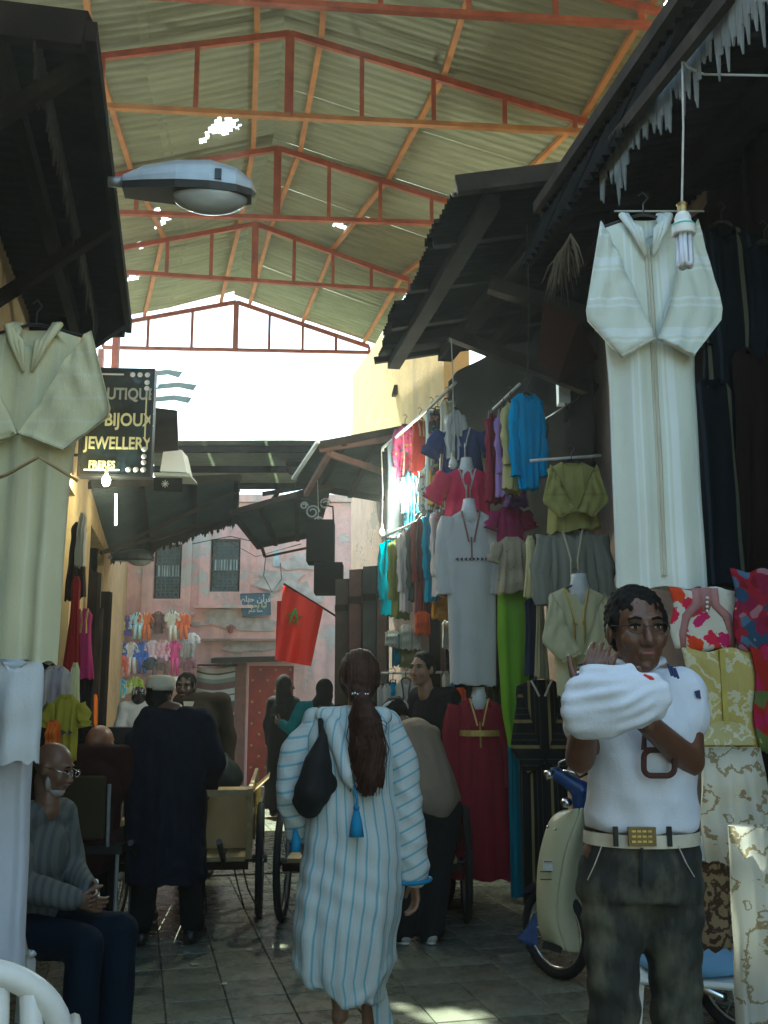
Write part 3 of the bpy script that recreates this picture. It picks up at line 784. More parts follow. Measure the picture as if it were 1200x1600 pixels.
    if placket:  # (material, length fraction, half spread)
        pm, pl, sp_ = placket
        for s in ((-1, 1) if sp_ else (0,)):
            pts = [V((s*sp_, yfront(s*sp_, t)-.003, -t*L)) for t in np.linspace(neckdepth*.9/L, pl, 14)]
            MB().tube(pts, .006, 4).build('placket', pm, root, local=True)
    if belt:
        bm, bt = belt; w_ = interp(prof, bt)*1.02
        mb = MB(); mb.rings([((lean*bt, 0, -bt*L-.02), w_, thick*1.1), ((lean*bt, 0, -bt*L+.02), w_, thick*1.1)], 24, closed=False)
        mb.build('belt', bm, root, smooth=True, local=True)
    if embro:    # row of small triangles
        em, et, cnt_, sz = embro
        mb = MB()
        for i in range(cnt_):
            x = (i-(cnt_-1)/2)*sz*1.25; y = yfront(x, et)-.006; z = -et*L; d = 1 if i < cnt_/2 else -1
            mb.slab([(x-d*sz*.5, y, z), (x+d*sz*.5, y, z+sz*.55), (x+d*sz*.5, y, z-sz*.55)], (0, 1, 0), .004)
        q = mb.build('embroidery', em, root, local=True); tag(q, kind='stuff')
    if hood:
        mb = MB()
        for s in (-1, 1):
            for q in range(3):
                mb.tube([V((s*nw*(1.0-.12*q), .02, .02)), V((s*nw*(1.1-.2*q), -.035, -.01-.02*q)), V((s*nw*(.75-.2*q), -.06, -.08)), V((s*.015, -.055, -.19))], [.012, .015, .013, .006], 8)
        mb.build('hood', mat, root, smooth=True, local=True)
    if hanger:
        mb = MB(); mb.tube([V((-ws*.85, .0, -.045)), V((-.02, 0, .012)), V((.02, 0, .012)), V((ws*.85, 0, -.045))], .007, 6)
        mb.tube([V((0, 0, .01)), V((0, 0, .06)), V((.02, 0, .085)), V((.0, 0, .11)), V((-.018, 0, .095))], .0035, 5)
        mb.build('hanger', Mhang, root, local=True)
    return root
G = garment
F = fabric
white = F('white_cotton', (.72, .73, .70)); offw = F('offwhite', (.62, .58, .47)); 
cream = F('cream_cotton', (.66, .61, .42)); 
gold = surf('gold_braid', (.50, .36, .10), .45, .4, scale=60); dk = surf('dark_braid', (.06, .04, .05), .8)
silver = surf('silver_braid', (.5, .5, .5), .4, .4, scale=60); brownb = surf('brown_braid', (.22, .10, .09), .8)
# the two big robes
Msat = F('satin_stripe_white', (.70, .73, .63), stripes=(.24, [(.13, (.78, .82, .77)), (.17, (.70, .73, .63)), (.21, (.78, .82, .78)), (.33, (.70, .73, .63)), (.62, (.78, .82, .78)), (.66, (.71, .74, .65)), (.72, (.79, .83, .79)), (.76, (.70, .73, .63))]), rough=.6, bump=.25, var=.08)
G('robe', 'big white satin striped robe with folded arms hung beside the energy saving bulb', 'robe', 1006, 340, 920, 165, 150, 3.75, Msat, sleeves='folded', trim=offw, placket=(offw, .97, .006), fold=.012, nf=4, thick=.05, hood=True, sl_len=.62,
  prof=[(0, .075), (.04, .185), (.2, .185), (.42, .172), (.44, .168), (1, .172)], cuff=offw, hanger=True)
G('robe', 'cream robe with rope belt hung under the dark left awning', 'robe', 56, 512, 1033, 215, 150, 3.6, F('pale_cream', (.70, .67, .43), stripes=(.07, [(.45, (.72, .70, .50)), (.6, (.70, .67, .43))])), sleeves='folded', trim=offw, fold=.014, nf=5, thick=.06, hood=True, sl_len=.50,
  prof=[(0, .08), (.05, .21), (.25, .2), (.45, .16), (1, .15)], yaw=0)
rp = thing('rope_belt', 'thin brown rope belt tied across the cream robe at left', 'belt', at(60, 720, 3.45))
MB().tube([at(-20, 752, 3.42), at(10, 742, 3.40), at(60, 714, 3.39), at(95, 735, 3.40), at(122, 752, 3.42)], .006, 6).build('rope', surf('rope', (.35, .25, .12), .8), rp, smooth=True)
G('dress', 'long pale blue white dress hung below the cream robe at the left edge', 'dress', 12, 1030, 1545, 110, 118, 3.3, F('pale_blue_white', (.52, .56, .62)), yaw=-.1, fold=.012, nf=4, thick=.07, hanger=False, neck='round')
G('tunic', 'pale cotton tunic with scooped neck over the long white dress', 'tunic', 28, 1034, 1190, 92, 88, 3.15, F('pale_blue_white2', (.58, .62, .64)), yaw=-.1, fold=.008, nf=3, thick=.05, hanger=False, prof=[(0, .075), (.06, .085), (1, .085)])
G('top', 'lilac white striped top with a cream hem left of the pink shawl', 'top', 88, 1040, 1130, 48, 62, 5.6, F('lilac_stripe', (.42, .36, .40), stripes=(.09, [(.5, (.55, .5, .45)), (.8, (.42, .36, .4))])), yaw=.2, fold=.014, hanger=False)
G('top', 'mustard yellow top with small black triangles hung above the seated old man', 'top', 104, 1085, 1192, 44, 40, 5.5, F('mustard', (.42, .36, .04)), yaw=.1, sleeves='short', hanger=False, embro=(dk, .55, 4, .025))
G('cloth', 'orange piece of clothing tucked behind the mustard top', 'top', 84, 1125, 1172, 22, 22, 5.35, F('orange_c', (.75, .17, .02)), hanger=False)
G('top', 'cream pointed shawl hanging left of the pink shawl', 'shawl', 118, 1035, 1135, 14, 24, 5.8, F('lemon_cream', (.62, .62, .36)), hanger=False, fold=.008)
G('shawl', 'magenta pink shawl hanging on the left shop front', 'shawl', 132, 950, 1060, 26, 40, 6.6, F('magenta_shawl', (.48, .03, .15)), yaw=.3, hanger=False, fold=.014, trim=gold)
G('shawl', 'dark red scarf hanging just left of the magenta shawl', 'shawl', 120, 900, 1045, 14, 28, 6.4, F('dark_red', (.35, .02, .02)), yaw=.3, hanger=False, fold=.014)
G('scarf', 'orange narrow scarf hanging against the dark door post', 'scarf', 149, 1085, 1150, 8, 12, 8.4, F('orange_c', (.75, .17, .02)), hanger=False, fold=.006)
G('robe', 'black robe hanging below the magenta shawl', 'robe', 133, 1050, 1185, 34, 44, 6.7, F('black_cloth', (.02, .018, .018)), hanger=False)
G('robe', 'dark brown folded cloth hanging behind the cream robe', 'cloth', 124, 815, 935, 26, 34, 6.9, F('darkbrown', (.05, .03, .025)), hanger=False)
G('lace', 'torn white lace rag hanging high on the left pillar', 'cloth', 130, 800, 885, 12, 16, 6.7, F('lace_w', (.6, .55, .42)), hanger=False)
# right: dark striped robes at the top
S1 = F('navy_stripe', (.006, .009, .013), stripes=(.17, [(.35, (.12, .12, .08)), (.47, (.006, .009, .013)), (.62, (.02, .03, .045)), (.7, (.006, .009, .013))]))
G('robe', 'dark navy robe with one grey green stripe right of the big white robe', 'robe', 1112, 590, 915, 60, 74, 4.15, S1, fold=.008, nf=3, hanger=False)
G('robe', 'dark striped robe with slanting sleeve behind the energy saving bulb', 'robe', 1128, 350, 700, 80, 110, 4.3, S1, sleeves='down', fold=.012)
G('robe', 'dark brown robe with a gold thread line at the right edge', 'robe', 1180, 540, 900, 80, 110, 4.2, F('brown_gold', (.014, .009, .006), stripes=(.3, [(.5, (.12, .09, .03)), (.52, (.014, .009, .006))])), fold=.012, hanger=False)
G('robe', 'black blue robe with hood folded at the upper right edge', 'robe', 1195, 380, 640, 70, 90, 4.25, F('blueblack', (.006, .010, .016)), fold=.014)
# packs of printed cloth on the right
def pack(name, label, cx, cy, w_, h_, Y, mat, yaw=0, rot=0, bulge=.004, extra=None):
    c = at(cx, cy, Y); k = mpp(c); W_, H_ = w_*k, h_*k
    r_ = thing(name, label, 'cloth', c, yaw); n = 14; vs = []; uv = []
    for s, off in ((0, -1), (1, 1)):
        for j in range(n):
            for i in range(n):
                u, v_ = i/(n-1)*2-1, j/(n-1)*2-1
                b = bulge*(1-u*u*u*u)*(1-v_**4)+.006*sin(7*u+5*v_)*(1-u*u)
                vs.append((u*W_/2+.008*sin(v_*4), off*(b+.004), v_*H_/2+.008*sin(u*5))); uv.append((u*W_/2, v_*H_/2))
    fs = []
    for s in range(2):
        o = s*n*n
        for j in range(n-1):
            for i in range(n-1):
                q = (o+j*n+i, o+j*n+i+1, o+(j+1)*n+i+1, o+(j+1)*n+i); fs.append(q if s == 0 else q[::-1])
    ed = [i for i in range(n)]+[j*n+n-1 for j in range(1, n)]+[(n-1)*n+i for i in range(n-2, -1, -1)]+[j*n for j in range(n-2, 0, -1)]
    for a, b in zip(ed, ed[1:]+ed[:1]): fs.append((b, a, a+n*n, b+n*n))
    MB().add(vs, fs, uv).build('folded_cloth', mat, r_, smooth=True, local=True)
    if extra: extra(r_, W_, H_)
    return r_
def pinkyoke(r_, W_, H_):
    m_ = surf('dusty_pink', (.33, .15, .14), .8); mb = MB()
    for s in (-1, 1):
        mb.tube([(s*W_*.12, -.003, H_*.5), (s*W_*.14, -.003, H_*.22), (s*W_*.30, -.003, H_*.05), (s*W_*.36, -.002, -H_*.25), (s*W_*.36, .0, -H_*.48)], [.020, .019, .018, .014, .012], 8)
    mb.tube([(0, .008, H_*.5), (0, .004, H_*.12)], [.035, .02], 8)
    mb.build('yoke', m_, r_, smooth=True, local=True)
    mb = MB()
    for i in range(4): mb.ell((0, -.028+.003*i, H_*(.34-.07*i)), .006, n=6, m=4)
    tag(mb.build('pearl_button', white, r_, local=True), kind='stuff')
pack('packed_cloth', 'white cloth with red flowers and a pink yoke, right of the young man\'s head', 1103, 968, 106, 96, 3.55, F('red_floral', (.58, .55, .46), pattern=('floral', [(.55, .02, .06), (.6, .06, .02), (.5, .02, .12)], 13, .74)), extra=pinkyoke)
pack('packed_cloth', 'dark red cloth crowded with blue flowers at the right edge', 1185, 955, 75, 128, 3.5, F('blue_floral', (.26, .015, .03), pattern=('floral', [(.07, .13, .20), (.20, .015, .045), (.03, .06, .11), (.30, .14, .16), (.16, .01, .02)], 22, .85)))
def sheen_panel(r_, W_, H_):
    mb = MB(); mb.box((W_*.02, -.012, H_*.12), (.018, .012, H_*.75)); mb.build('ribbon', surf('olive_ribbon', (.34, .27, .03), .4), r_, local=True)
    mb = MB(); mb.slab([(W_*.38*cos(a_), -.012, -H_*.46+H_*.24*sin(a_)) for a_ in np.linspace(0, pi, 14)], (0, -1, 0), .004); mb.build('folded_flap', F('gold_flap', (.44, .38, .16), pattern=('damask', (.6, .56, .4), 14, .8), rough=.2), r_, local=True)
pack('packed_cloth', 'gold brocade cloth with silver scrolls in a clear bag, behind the young man\'s arm', 1128, 1092, 112, 152, 3.5, F('gold_brocade', (.42, .33, .08), pattern=('damask', (.55, .5, .32), 14, .72), rough=.35), extra=sheen_panel)
pack('packed_cloth', 'red orange printed cloth at the right edge below the blue flowers', 1197, 1092, 36, 160, 3.48, F('red_print', (.28, .02, .015), pattern=('floral', [(.32, .06, .015), (.32, .015, .06), (.10, .13, .04), (.28, .02, .015)], 14, .8)))
lace = F('embroidered_lace', (.66, .66, .60), pattern=('damask', (.34, .28, .17), 9, .9), rough=.7, trans=.5)
G('tablecloth', 'white cloth with a gold medallion hung below the brocade pack', 'cloth', 1142, 1168, 1348, 100, 112, 3.45, lace, fold=.02, nf=5, neck='round', hanger=False, thick=.04, prof=[(0, .10), (.5, .12), (.8, .13), (1, .12)], lean=.02)
G('tablecloth', 'bright white embroidered cloth falling to the floor at the right edge', 'cloth', 1178, 1290, 1640, 76, 84, 3.2, lace, fold=.018, nf=5, neck='round', hanger=False, thick=.05, prof=[(0, .08), (.5, .085), (1, .095)])
G('tablecloth', 'brown damask cloth hanging between the jeans and the bright lace', 'cloth', 1112, 1346, 1482, 54, 54, 3.6, F('brown_damask', (.30, .24, .15), pattern=('damask', (.08, .05, .035), 20, .2)), fold=.006, neck='round', hanger=False, thick=.03, prof=[(0, .065), (1, .065)])
# right wall garments between the pillars
Y7 = 6.6
G('tunic', 'folded mustard gold tunic high on the right wall above the grey kaftan', 'tunic', 893, 722, 830, 78, 84, 6.0, F('mustard_gold', (.40, .37, .12), stripes=(.12, [(.5, (.33, .31, .1)), (.6, (.40, .37, .12))])), sleeves='folded', sl_len=.36, fold=.012)
G('kaftan', 'grey kaftan with cream braided neck below the mustard tunic', 'kaftan', 893, 826, 1000, 82, 96, 6.0, F('grey_kaftan', (.25, .25, .20), stripes=(.05, [(.5, (.29, .29, .24))])), sleeves='down', trim=cream, placket=(cream, .5, .022), fold=.014, neckdepth=.2)
G('kaftan', 'cream kaftan with long braided placket beside the young man\'s head', 'kaftan', 900, 918, 1085, 92, 80, 5.6, F('cream_kaftan', (.60, .57, .35)), sleeves='folded', trim=gold, placket=(gold, .8, .03), fold=.012, sl_len=.42, neckdepth=.2, lean=.02)
G('robe', 'long sleeved dark and gold striped robe hanging beside the scooter', 'robe', 845, 1062, 1412, 82, 72, 6.5, F('black_gold_stripe', (.014, .014, .014), stripes=(.125, [(.30, (.26, .20, .08)), (.43, (.014, .014, .014)), (.62, (.06, .06, .045)), (.66, (.014, .014, .014)), (.86, (.06, .06, .045)), (.9, (.014, .014, .014))])), sleeves='folded', fold=.010, nf=3, sl_len=.58, thick=.06, trim=white, neckdepth=.1)
G('robe', 'teal robe edge showing behind the striped robe', 'robe', 805, 1120, 1400, 28, 26, 6.9, F('teal', (.01, .22, .30)), hanger=False)
G('kaftan', 'dark red kaftan with gold braid and gold belt near the cart', 'kaftan', 748, 1090, 1372, 74, 92, 7.0, F('dark_red_kaftan', (.24, .015, .03)), sleeves='down', trim=gold, placket=(gold, .28, .0), fold=.016, nf=5, belt=(gold, .2), thick=.09, neckdepth=.18, prof=[(0, .07), (.06, .17), (.2, .14), (.5, .19), (1, .24)])
G('dress', 'orange top peeping above the dark red kaftan', 'top', 719, 1074, 1110, 20, 22, 7.2, F('orange_red', (.65, .10, .02)), hanger=False)
G('robe', 'dark olive robe hanging behind the green dress', 'robe', 776, 1060, 1330, 34, 40, 7.3, F('dark_olive', (.05, .05, .03)), hanger=False)
G('dress', 'long lime green dress hanging right of the white embroidered gown', 'dress', 800, 885, 1168, 42, 34, 6.8, F('lime', (.20, .42, .03)), fold=.012, nf=4, prof=[(0, .06), (.05, .10), (.4, .11), (.8, .09), (1, .05)], sway=.0)
G('robe', 'navy robe hanging between the lime dress and the cream kaftan', 'robe', 832, 930, 1052, 26, 32, 6.6, F('navy', (.02, .03, .07)), hanger=False)
G('top', 'beige flowered top draped over the lime green dress', 'top', 800, 838, 925, 44, 56, 6.7, F('beige_floral', (.42, .36, .25), pattern=('floral', [(.3, .15, .1), (.2, .25, .12)], 22, .4)), sleeves='short', hanger=False)
G('shawl', 'cream yellow sleeve hanging down by the grey kaftan', 'shawl', 828, 836, 935, 14, 26, 6.4, F('cream_y', (.58, .54, .28)), hanger=False, fold=.008)
G('shawl', 'long pale grey gold scarf beside the cream kaftan', 'scarf', 842, 880, 1060, 12, 24, 6.35, F('greygold', (.33, .31, .18)), hanger=False, fold=.01)
G('shirt', 'magenta shirt hanging below the purple one', 'shirt', 797, 790, 868, 44, 46, 6.9, F('magenta', (.30, .01, .10)), sleeves='short', hanger=False)
grp = None
for (cx, tp, bt, w1, w2, c, nm, lb_) in ((768, 645, 785, 14, 26, (.22, .01, .04), 'dark', 'maroon shirt at the far end of the short high rail'),
                             (784, 643, 775, 16, 24, (.30, .18, .45), 'p', 'purple shirt second along the short high rail'),
                             (797, 628, 768, 22, 32, (.50, .43, .18), 'y', 'yellow shirt with white edge on the short high rail')):
    G('shirt', lb_, 'shirt', cx, tp, bt, w1, w2, 6.9-(cx-768)*.012, F('c_'+nm, c), sleeves='down', sl_len=.4, fold=.01, yaw=.5)
G('shirt', 'bright sky blue shirt at the near end of the high rail', 'shirt', 823, 616, 765, 38, 30, 6.45, F('skyblue', (.0, .30, .62)), sleeves='down', sl_len=.52, fold=.014, yaw=.15, cuff=None, prof=[(0, .06), (.07, .11), (.5, .10), (1, .07)])
G('shirt', 'crumpled violet shirt under the blue one', 'shirt', 806, 765, 792, 36, 40, 6.8, F('violet', (.20, .10, .36)), hanger=False)
G('tunic', 'navy blue tunic with white braid, topmost on the mannequin column', 'tunic', 722, 668, 742, 62, 66, 7.4, F('navy_blue', (.02, .04, .16)), sleeves='out', trim=silver, placket=(silver, .8, .012), hanger=False, sl_len=.5)
G('tunic', 'hot pink tunic with silver braid below the navy one', 'tunic', 730, 732, 808, 66, 74, 7.3, F('hotpink', (.62, .02, .10)), sleeves='out', trim=silver, placket=(silver, .8, .014), hanger=False, sl_len=.55)
G('gown', 'long white gown with dark triangle embroidery in the middle of the stall', 'gown', 735, 798, 1070, 72, 66, 7.0, F('white_gown', (.58, .58, .57)), sleeves='down', trim=brownb, placket=(brownb, .28, .0), fold=.010, nf=4, embro=(dk, .29, 8, .024), thick=.06, prof=[(0, .07), (.05, .17), (.2, .19), (.5, .17), (1, .16)], sl_len=.55, neckdepth=.22)
# mannequin necks
for (cx, cy, Y, l_) in ((720, 664, 7.42, 'white mannequin neck above the navy tunic'), (729, 727, 7.32, 'mannequin neck above the hot pink tunic'), (733, 792, 7.02, 'mannequin neck above the white gown'), (748, 1086, 7.02, 'mannequin neck above the dark red kaftan'), (905, 912, 5.62, 'mannequin neck above the cream kaftan')):
    c = at(cx, cy, Y); mb = MB(); mb.rings([(c+V((0, 0, -.14)), .10, .05), (c+V((0, 0, -.04)), .06, .05), (c+V((0, 0, .03)), .045, .045), (c+V((0, 0, .055)), .042, .042)], 16)
    tag(mb.build('mannequin_neck', surf('mannequin_white', (.6, .62, .62), .35), smooth=True), l_, 'mannequin')
# upper left rail of the right stall
hang1 = [(617, 690, 842, 24, (.45, .5, .56), 'pale blue long robe at the outer end of the pipe rail'),
         (633, 665, 745, 26, (.60, .10, .26), 'pink flounced top near the lit bulb'),
         (656, 655, 742, 26, (.50, .03, .02), 'red top with gold tie hung behind the lit bulb'),
         (640, 735, 850, 18, (.05, .25, .36), 'blue scarf hanging under the lit bulb'),
         (674, 640, 800, 20, (.55, .62, .58), 'white top with teal straps near the pipe rail'),
         (684, 638, 745, 18, (.03, .03, .03), 'black top squeezed between white ones on the pipe rail'),
         (699, 625, 750, 26, (.60, .56, .44), 'cream shirt with gold buttons at the inner end of the pipe rail'),
         (712, 640, 720, 22, (.55, .55, .53), 'small white lace top beside the navy tunic'),
         (680, 728, 790, 22, (.62, .38, .05), 'yellow top lying on the white shirts below the pipe rail'),
         (668, 728, 815, 20, (.66, .66, .62), 'white shirt below the black top'),]
for i, (cx, tp, bt, w_, c, l_) in enumerate(hang1):
    G('top', l_, 'top', cx, tp, bt, w_, w_*1.15, 9.3-(cx-612)*.019, F('h1_%d' % i, c, stripes=(.05, [(.6, tuple(q*.45+.25 for q in c)), (.72, c)]) if i % 3 == 0 else None, pattern=('floral', [(.5, .4, .1), (.4, .05, .1), (.1, .2, .3)], 24, .6) if i % 4 == 1 else None), sleeves='down' if i % 2 else None, sl_len=.35, fold=.014, yaw=.25, trim=gold if i in (2, 6) else None)
# second row: densely packed robes on a rail
row2 = [(607, 843, 962, 22, (.0, .24, .32), 'teal robe at the left end of the crowded rack'),
        (625, 840, 966, 26, (.17, .20, .04), 'olive robe second on the crowded rack'),
        (634, 826, 956, 18, (.55, .5, .5), 'white robe with pink braid on the crowded rack'),
        (648, 818, 940, 18, (.04, .06, .06), 'very dark green robe on the crowded rack'),
        (661, 808, 958, 26, (.18, .03, .03), 'maroon brown robe on the crowded rack'),
        (673, 800, 940, 18, (.0, .26, .42), 'blue robe on the crowded rack'),
        (684, 795, 930, 16, (.58, .56, .56), 'white robe beside the blue one on the crowded rack'),
        (693, 795, 930, 14, (.16, .06, .05), 'brown robe nearest the white gown on the crowded rack')]
for i, (cx, tp, bt, w_, c, l_) in enumerate(row2):
    G('robe', l_, 'robe', cx, tp, bt, w_, w_*1.2, 8.9-(cx-607)*.014, F('r2_%d' % i, c, stripes=(.045, [(.55, tuple(q*.5+.12 for q in c)), (.7, c)]) if i % 3 == 1 else None), sleeves='down', sl_len=.5, fold=.012, yaw=.35, trim=brownb if i == 2 else None)
# things below the rack
low = [(660, 955, 992, 26, (.60, .10, .02), 'orange red garment tip under the maroon robe'), (690, 932, 968, 34, (.65, .33, .03), 'yellow orange printed top left of the white gown'),
       (612, 985, 1010, 22, (.50, .50, .42), 'small white cap under the teal robe'), (634, 975, 1015, 20, (.5, .48, .38), 'beige hanging bag under the rack'), (650, 975, 1015, 16, (.55, .52, .42), 'white ruffled bag under the rack'),
       (640, 1000, 1045, 34, (.22, .2, .08), 'olive gold ruffled scarf above the low rail'), (620, 990, 1040, 16, (.02, .18, .25), 'small teal garment above the low rail'),
       (698, 968, 1015, 16, (.55, .55, .5), 'white and blue top tucked beside the gown'), (700, 985, 1008, 10, (.0, .22, .38), 'blue sliver of a top beside the gown')]
for i, (cx, tp, bt, w_, c, l_) in enumerate(low):
    G('top', l_, 'top', cx, tp, bt, w_, w_, 8.0+.03*i, F('lo_%d' % i, c), sleeves=None, fold=.02, hanger=False, nf=9)
low2 = [(604, 1068, 1150, 14, (.45, .42, .38), 'greyish shirt at the left end of the low rail'), (614, 1065, 1110, 10, (.0, .22, .38), 'thin blue shirt on the low rail'), (634, 1062, 1180, 36, (.55, .52, .42), 'cream buttoned shirt on the low rail beside the watching man'),
        (697, 1050, 1150, 14, (.52, .5, .42), 'cream shirt behind the watching man\'s back'), (706, 1050, 1140, 10, (.0, .22, .34), 'blue shirt edge behind the watching man'), (594, 1070, 1200, 10, (.4, .38, .34), 'pale shirt next to the ponytail')]
for i, (cx, tp, bt, w_, c, l_) in enumerate(low2):
    G('shirt', l_, 'shirt', cx, tp, bt, w_, w_, 7.9, F('l2_%d' % i, c), sleeves='down' if w_ > 20 else None, sl_len=.4, fold=.008, trim=dk if i == 2 else None)
# rails
Mrail = surf('pale_pipe', (.55, .53, .47), .4)
rails = [([(712, 598, 7.6), (655, 652, 8.3), (598, 700, 9.2), (598, 705, 9.2)], 'pale bent pipe rail carrying the upper row of tops', .014), ([(597, 840, 9.0), (705, 790, 7.6)], 'rail of the crowded middle rack', .012),
         ([(586, 1052, 7.95), (716, 1050, 7.95)], 'low thin rail behind the watching man', .01), ([(765, 645, 7.1), (812, 600, 6.4)], 'short rail high under the awning with four shirts', .01), ([(828, 720, 6.1), (940, 712, 6.0)], 'rail above the mustard tunic', .01),
         ([(960, 330, 3.78), (1100, 330, 3.78)], 'thin wire line the big white robe hangs from', .004)]
for pts, l_, r_ in rails:
    q = [at(*p) for p in pts]; mb = MB(); mb.tube(q, r_, 8); o = mb.build('rail', Mrail, smooth=True); tag(o, l_, 'rail')
# ---- small children's clothes on the pink wall
Yk = 15.9
kids = [(76, 535, 90, (.75, .5, .02)), (114, 545, 92, (.12, .08, .30)), (163, 530, 125, (.35, .55, .7)), (206, 528, 130, (.65, .12, .02)), (263, 525, 105, (.10, .05, .05)), (330, 522, 145, (.6, .55, .42)), (380, 530, 125, (.55, .12, .04)), (420, 625, 60, (.65, .65, .65))]
kids2 = [(86, 665, 70, (.06, .12, .35)), (137, 668, 150, (.6, .58, .5)), (185, 668, 150, (.06, .14, .45)), (236, 660, 148, (.62, .40, .45)), (287, 658, 145, (.6, .32, .38)), (340, 662, 165, (.50, .06, .22)), (400, 660, 110, (.25, .25, .24))]
kids3 = [(90, 730, 60, (.65, .12, .08)), (90, 775, 62, (.62, .25, .26)), (82, 835, 105, (.08, .35, .6)), (155, 830, 90, (.25, .35, .05)), (350, 830, 60, (.6, .6, .6)), (405, 740, 70, (.18, .08, .10)), (128, 850, 60, (.5, .5, .35)), (230, 740, 60, (.03, .04, .06)), (275, 745, 60, (.12, .08, .08))]
names = [['yellow', 'dark violet', 'sky blue and white', 'orange', 'black and white', 'cream', 'red and gold', 'white'], ['blue with white collar', 'cream', 'royal blue', 'pink and white', 'rose pink', 'magenta', 'grey patterned'],
         ['red', 'salmon', 'turquoise', 'lime green', 'small white', 'dark plum', 'pale green', 'dark navy', 'dark brown']]
rown = ['top', 'middle', 'lowest']
for ri, row in enumerate((kids, kids2, kids3)):
    for i, (x, y, h, c) in enumerate(row):
        px, py = 160+x/3, 780+y/3; hh = h/3
        suit = h > 120
        G('child_suit' if suit else 'child_tunic', "%s children's %s in the %s row on the pink wall" % (names[ri][i], 'suit' if suit else 'tunic', rown[ri]), "child's clothing", px, py, py+hh*(.55 if suit else 1), 15, 17, Yk-.1*ri, F('kid_%d%d' % (ri, i), tuple(min(.9, q*1.7+.03) for q in c)),
          sleeves='short' if i % 2 else 'down', sl_len=.22, fold=.006, nf=3, thick=.03, hanger=False, trim=[white, gold, dk][i % 3] if h > 60 else None, group="children's clothes on the pink wall", neckdepth=.05)
        if suit:
            a = at(px, py+hh*.55, Yk-.05-.1*ri); b = at(px, py+hh, Yk-.05-.1*ri); par = [o for o in C.objects if o.name.startswith('child_suit') and o.type == 'EMPTY'][-1]
            mb = MB()
            for s in (-1, 1): mb.tube([a+V((s*.03, 0, .03)), b+V((s*.045, 0, 0))], [.03, .028], 8)
            mb.build('trousers', F('kid_%d%d' % (ri, i), c), par, smooth=True)
# ================================================================== people
def remesh(mb, voxel, it=4, f=.5):
    me = mesh_of('tmp', mb.v, mb.f); o = bpy.data.objects.new('tmp', me); C.objects.link(o)
    r = o.modifiers.new('r', 'REMESH'); r.mode = 'VOXEL'; r.voxel_size = voxel; r.adaptivity = 0
    if it: s = o.modifiers.new('s', 'SMOOTH'); s.iterations = it; s.factor = f
    dg = bpy.context.evaluated_depsgraph_get(); dg.update()
    ev = o.evaluated_get(dg); m2 = bpy.data.meshes.new_from_object(ev)
    n = len(m2.vertices); co = np.empty(n*3); m2.vertices.foreach_get('co', co); co = co.reshape(-1, 3)
    no = np.empty(n*3); m2.vertices.foreach_get('normal', no); no = no.reshape(-1, 3)
    fs = [tuple(p.vertices) for p in m2.polygons]
    bpy.data.objects.remove(o); bpy.data.meshes.remove(me); bpy.data.meshes.remove(m2)
    return co, no, fs
def folds(co, no, amp, kind, seed=0):
    x, y, z = co[:, 0], co[:, 1], co[:, 2]; ph = seed*1.7
    if kind == 'cloth':
        d = np.sin(x*31+ph+z*9+2*np.sin(z*11+ph))*.5+np.sin(z*26+x*13+y*17+ph)*.4+np.sin(x*57-z*23+y*31+ph)*.25
    elif kind == 'tee':       # soft drag folds across the belly and from the armpits
        rdg = lambda a: 1-np.abs(np.sin(a))*1.4
        q = np.clip((1.28-z)/.25, .15, 1)
        d = q*(rdg(z*34+x*16+1.2*np.sin(x*13)+ph)*.7+rdg(z*21-x*22+ph*2)*.5)+.25*np.sin(x*60+z*25)
    elif kind == 'vert':
        d = np.sin(np.arctan2(y-y.mean(), x-x.mean())*9+ph+np.sin(z*4)*1.2)*.7+np.sin(x*70+z*5+ph)*.25+.2*np.sin(z*22+x*9)
    elif kind == 'robe':      # long hanging folds that deepen towards the hem, with a few cross creases
        q = np.clip((1.35-z)/1.1, .12, 1); th = np.arctan2(y-y.mean(), x-x.mean())
        d = q*(np.sin(th*7+ph+np.sin(z*3.1)*.9)*.8+np.sin(th*15+z*2.3+ph)*.45)+.45*np.sin(x*26+z*38+2*np.sin(z*9))*(1-q*.6)
        d = d+1.0*np.exp(-((z-.34-.12*np.sin(x*9))/.03)**2)-.7*np.exp(-((z-.29-.12*np.sin(x*9))/.03)**2)
    elif kind == 'jeans':
        d = np.sin(z*75+2.5*np.sin(x*20+ph)+y*20)*.5+np.sin(z*33+x*25+ph)*.4
    elif kind == 'hair':
        d = np.sin(x*190+ph)*np.sin(y*170)*np.sin(z*180)*.8+np.sin(x*90+z*60)*.4
    elif kind == 'strand':
        d = np.sin(x*420+6*np.sin(z*13+ph)+y*60)*.6+np.sin(x*180+4*np.sin(z*19))*.6
    return co+no*(amp*d)[:, None]
def rob(name, mb, voxel, mat, parent, it=4, fold=None, amp=.004, uvf=None, seed=0):
    co, no, fs = remesh(mb, voxel, it)
    if fold: co = folds(co, no, amp, fold, seed)
    Mi = np.array(WM(parent).inverted()) if parent is not None else np.eye(4)
    uv = uvf(co) if uvf else np.stack([co[:, 0], co[:, 2]], 1)
    lc = co @ Mi[:3, :3].T+Mi[:3, 3]
    me = mesh_of(name, lc.tolist(), fs, uv, True); me.materials.append(mat)
    o = bpy.data.objects.new(name, me); C.objects.link(o); o.parent = parent; return o
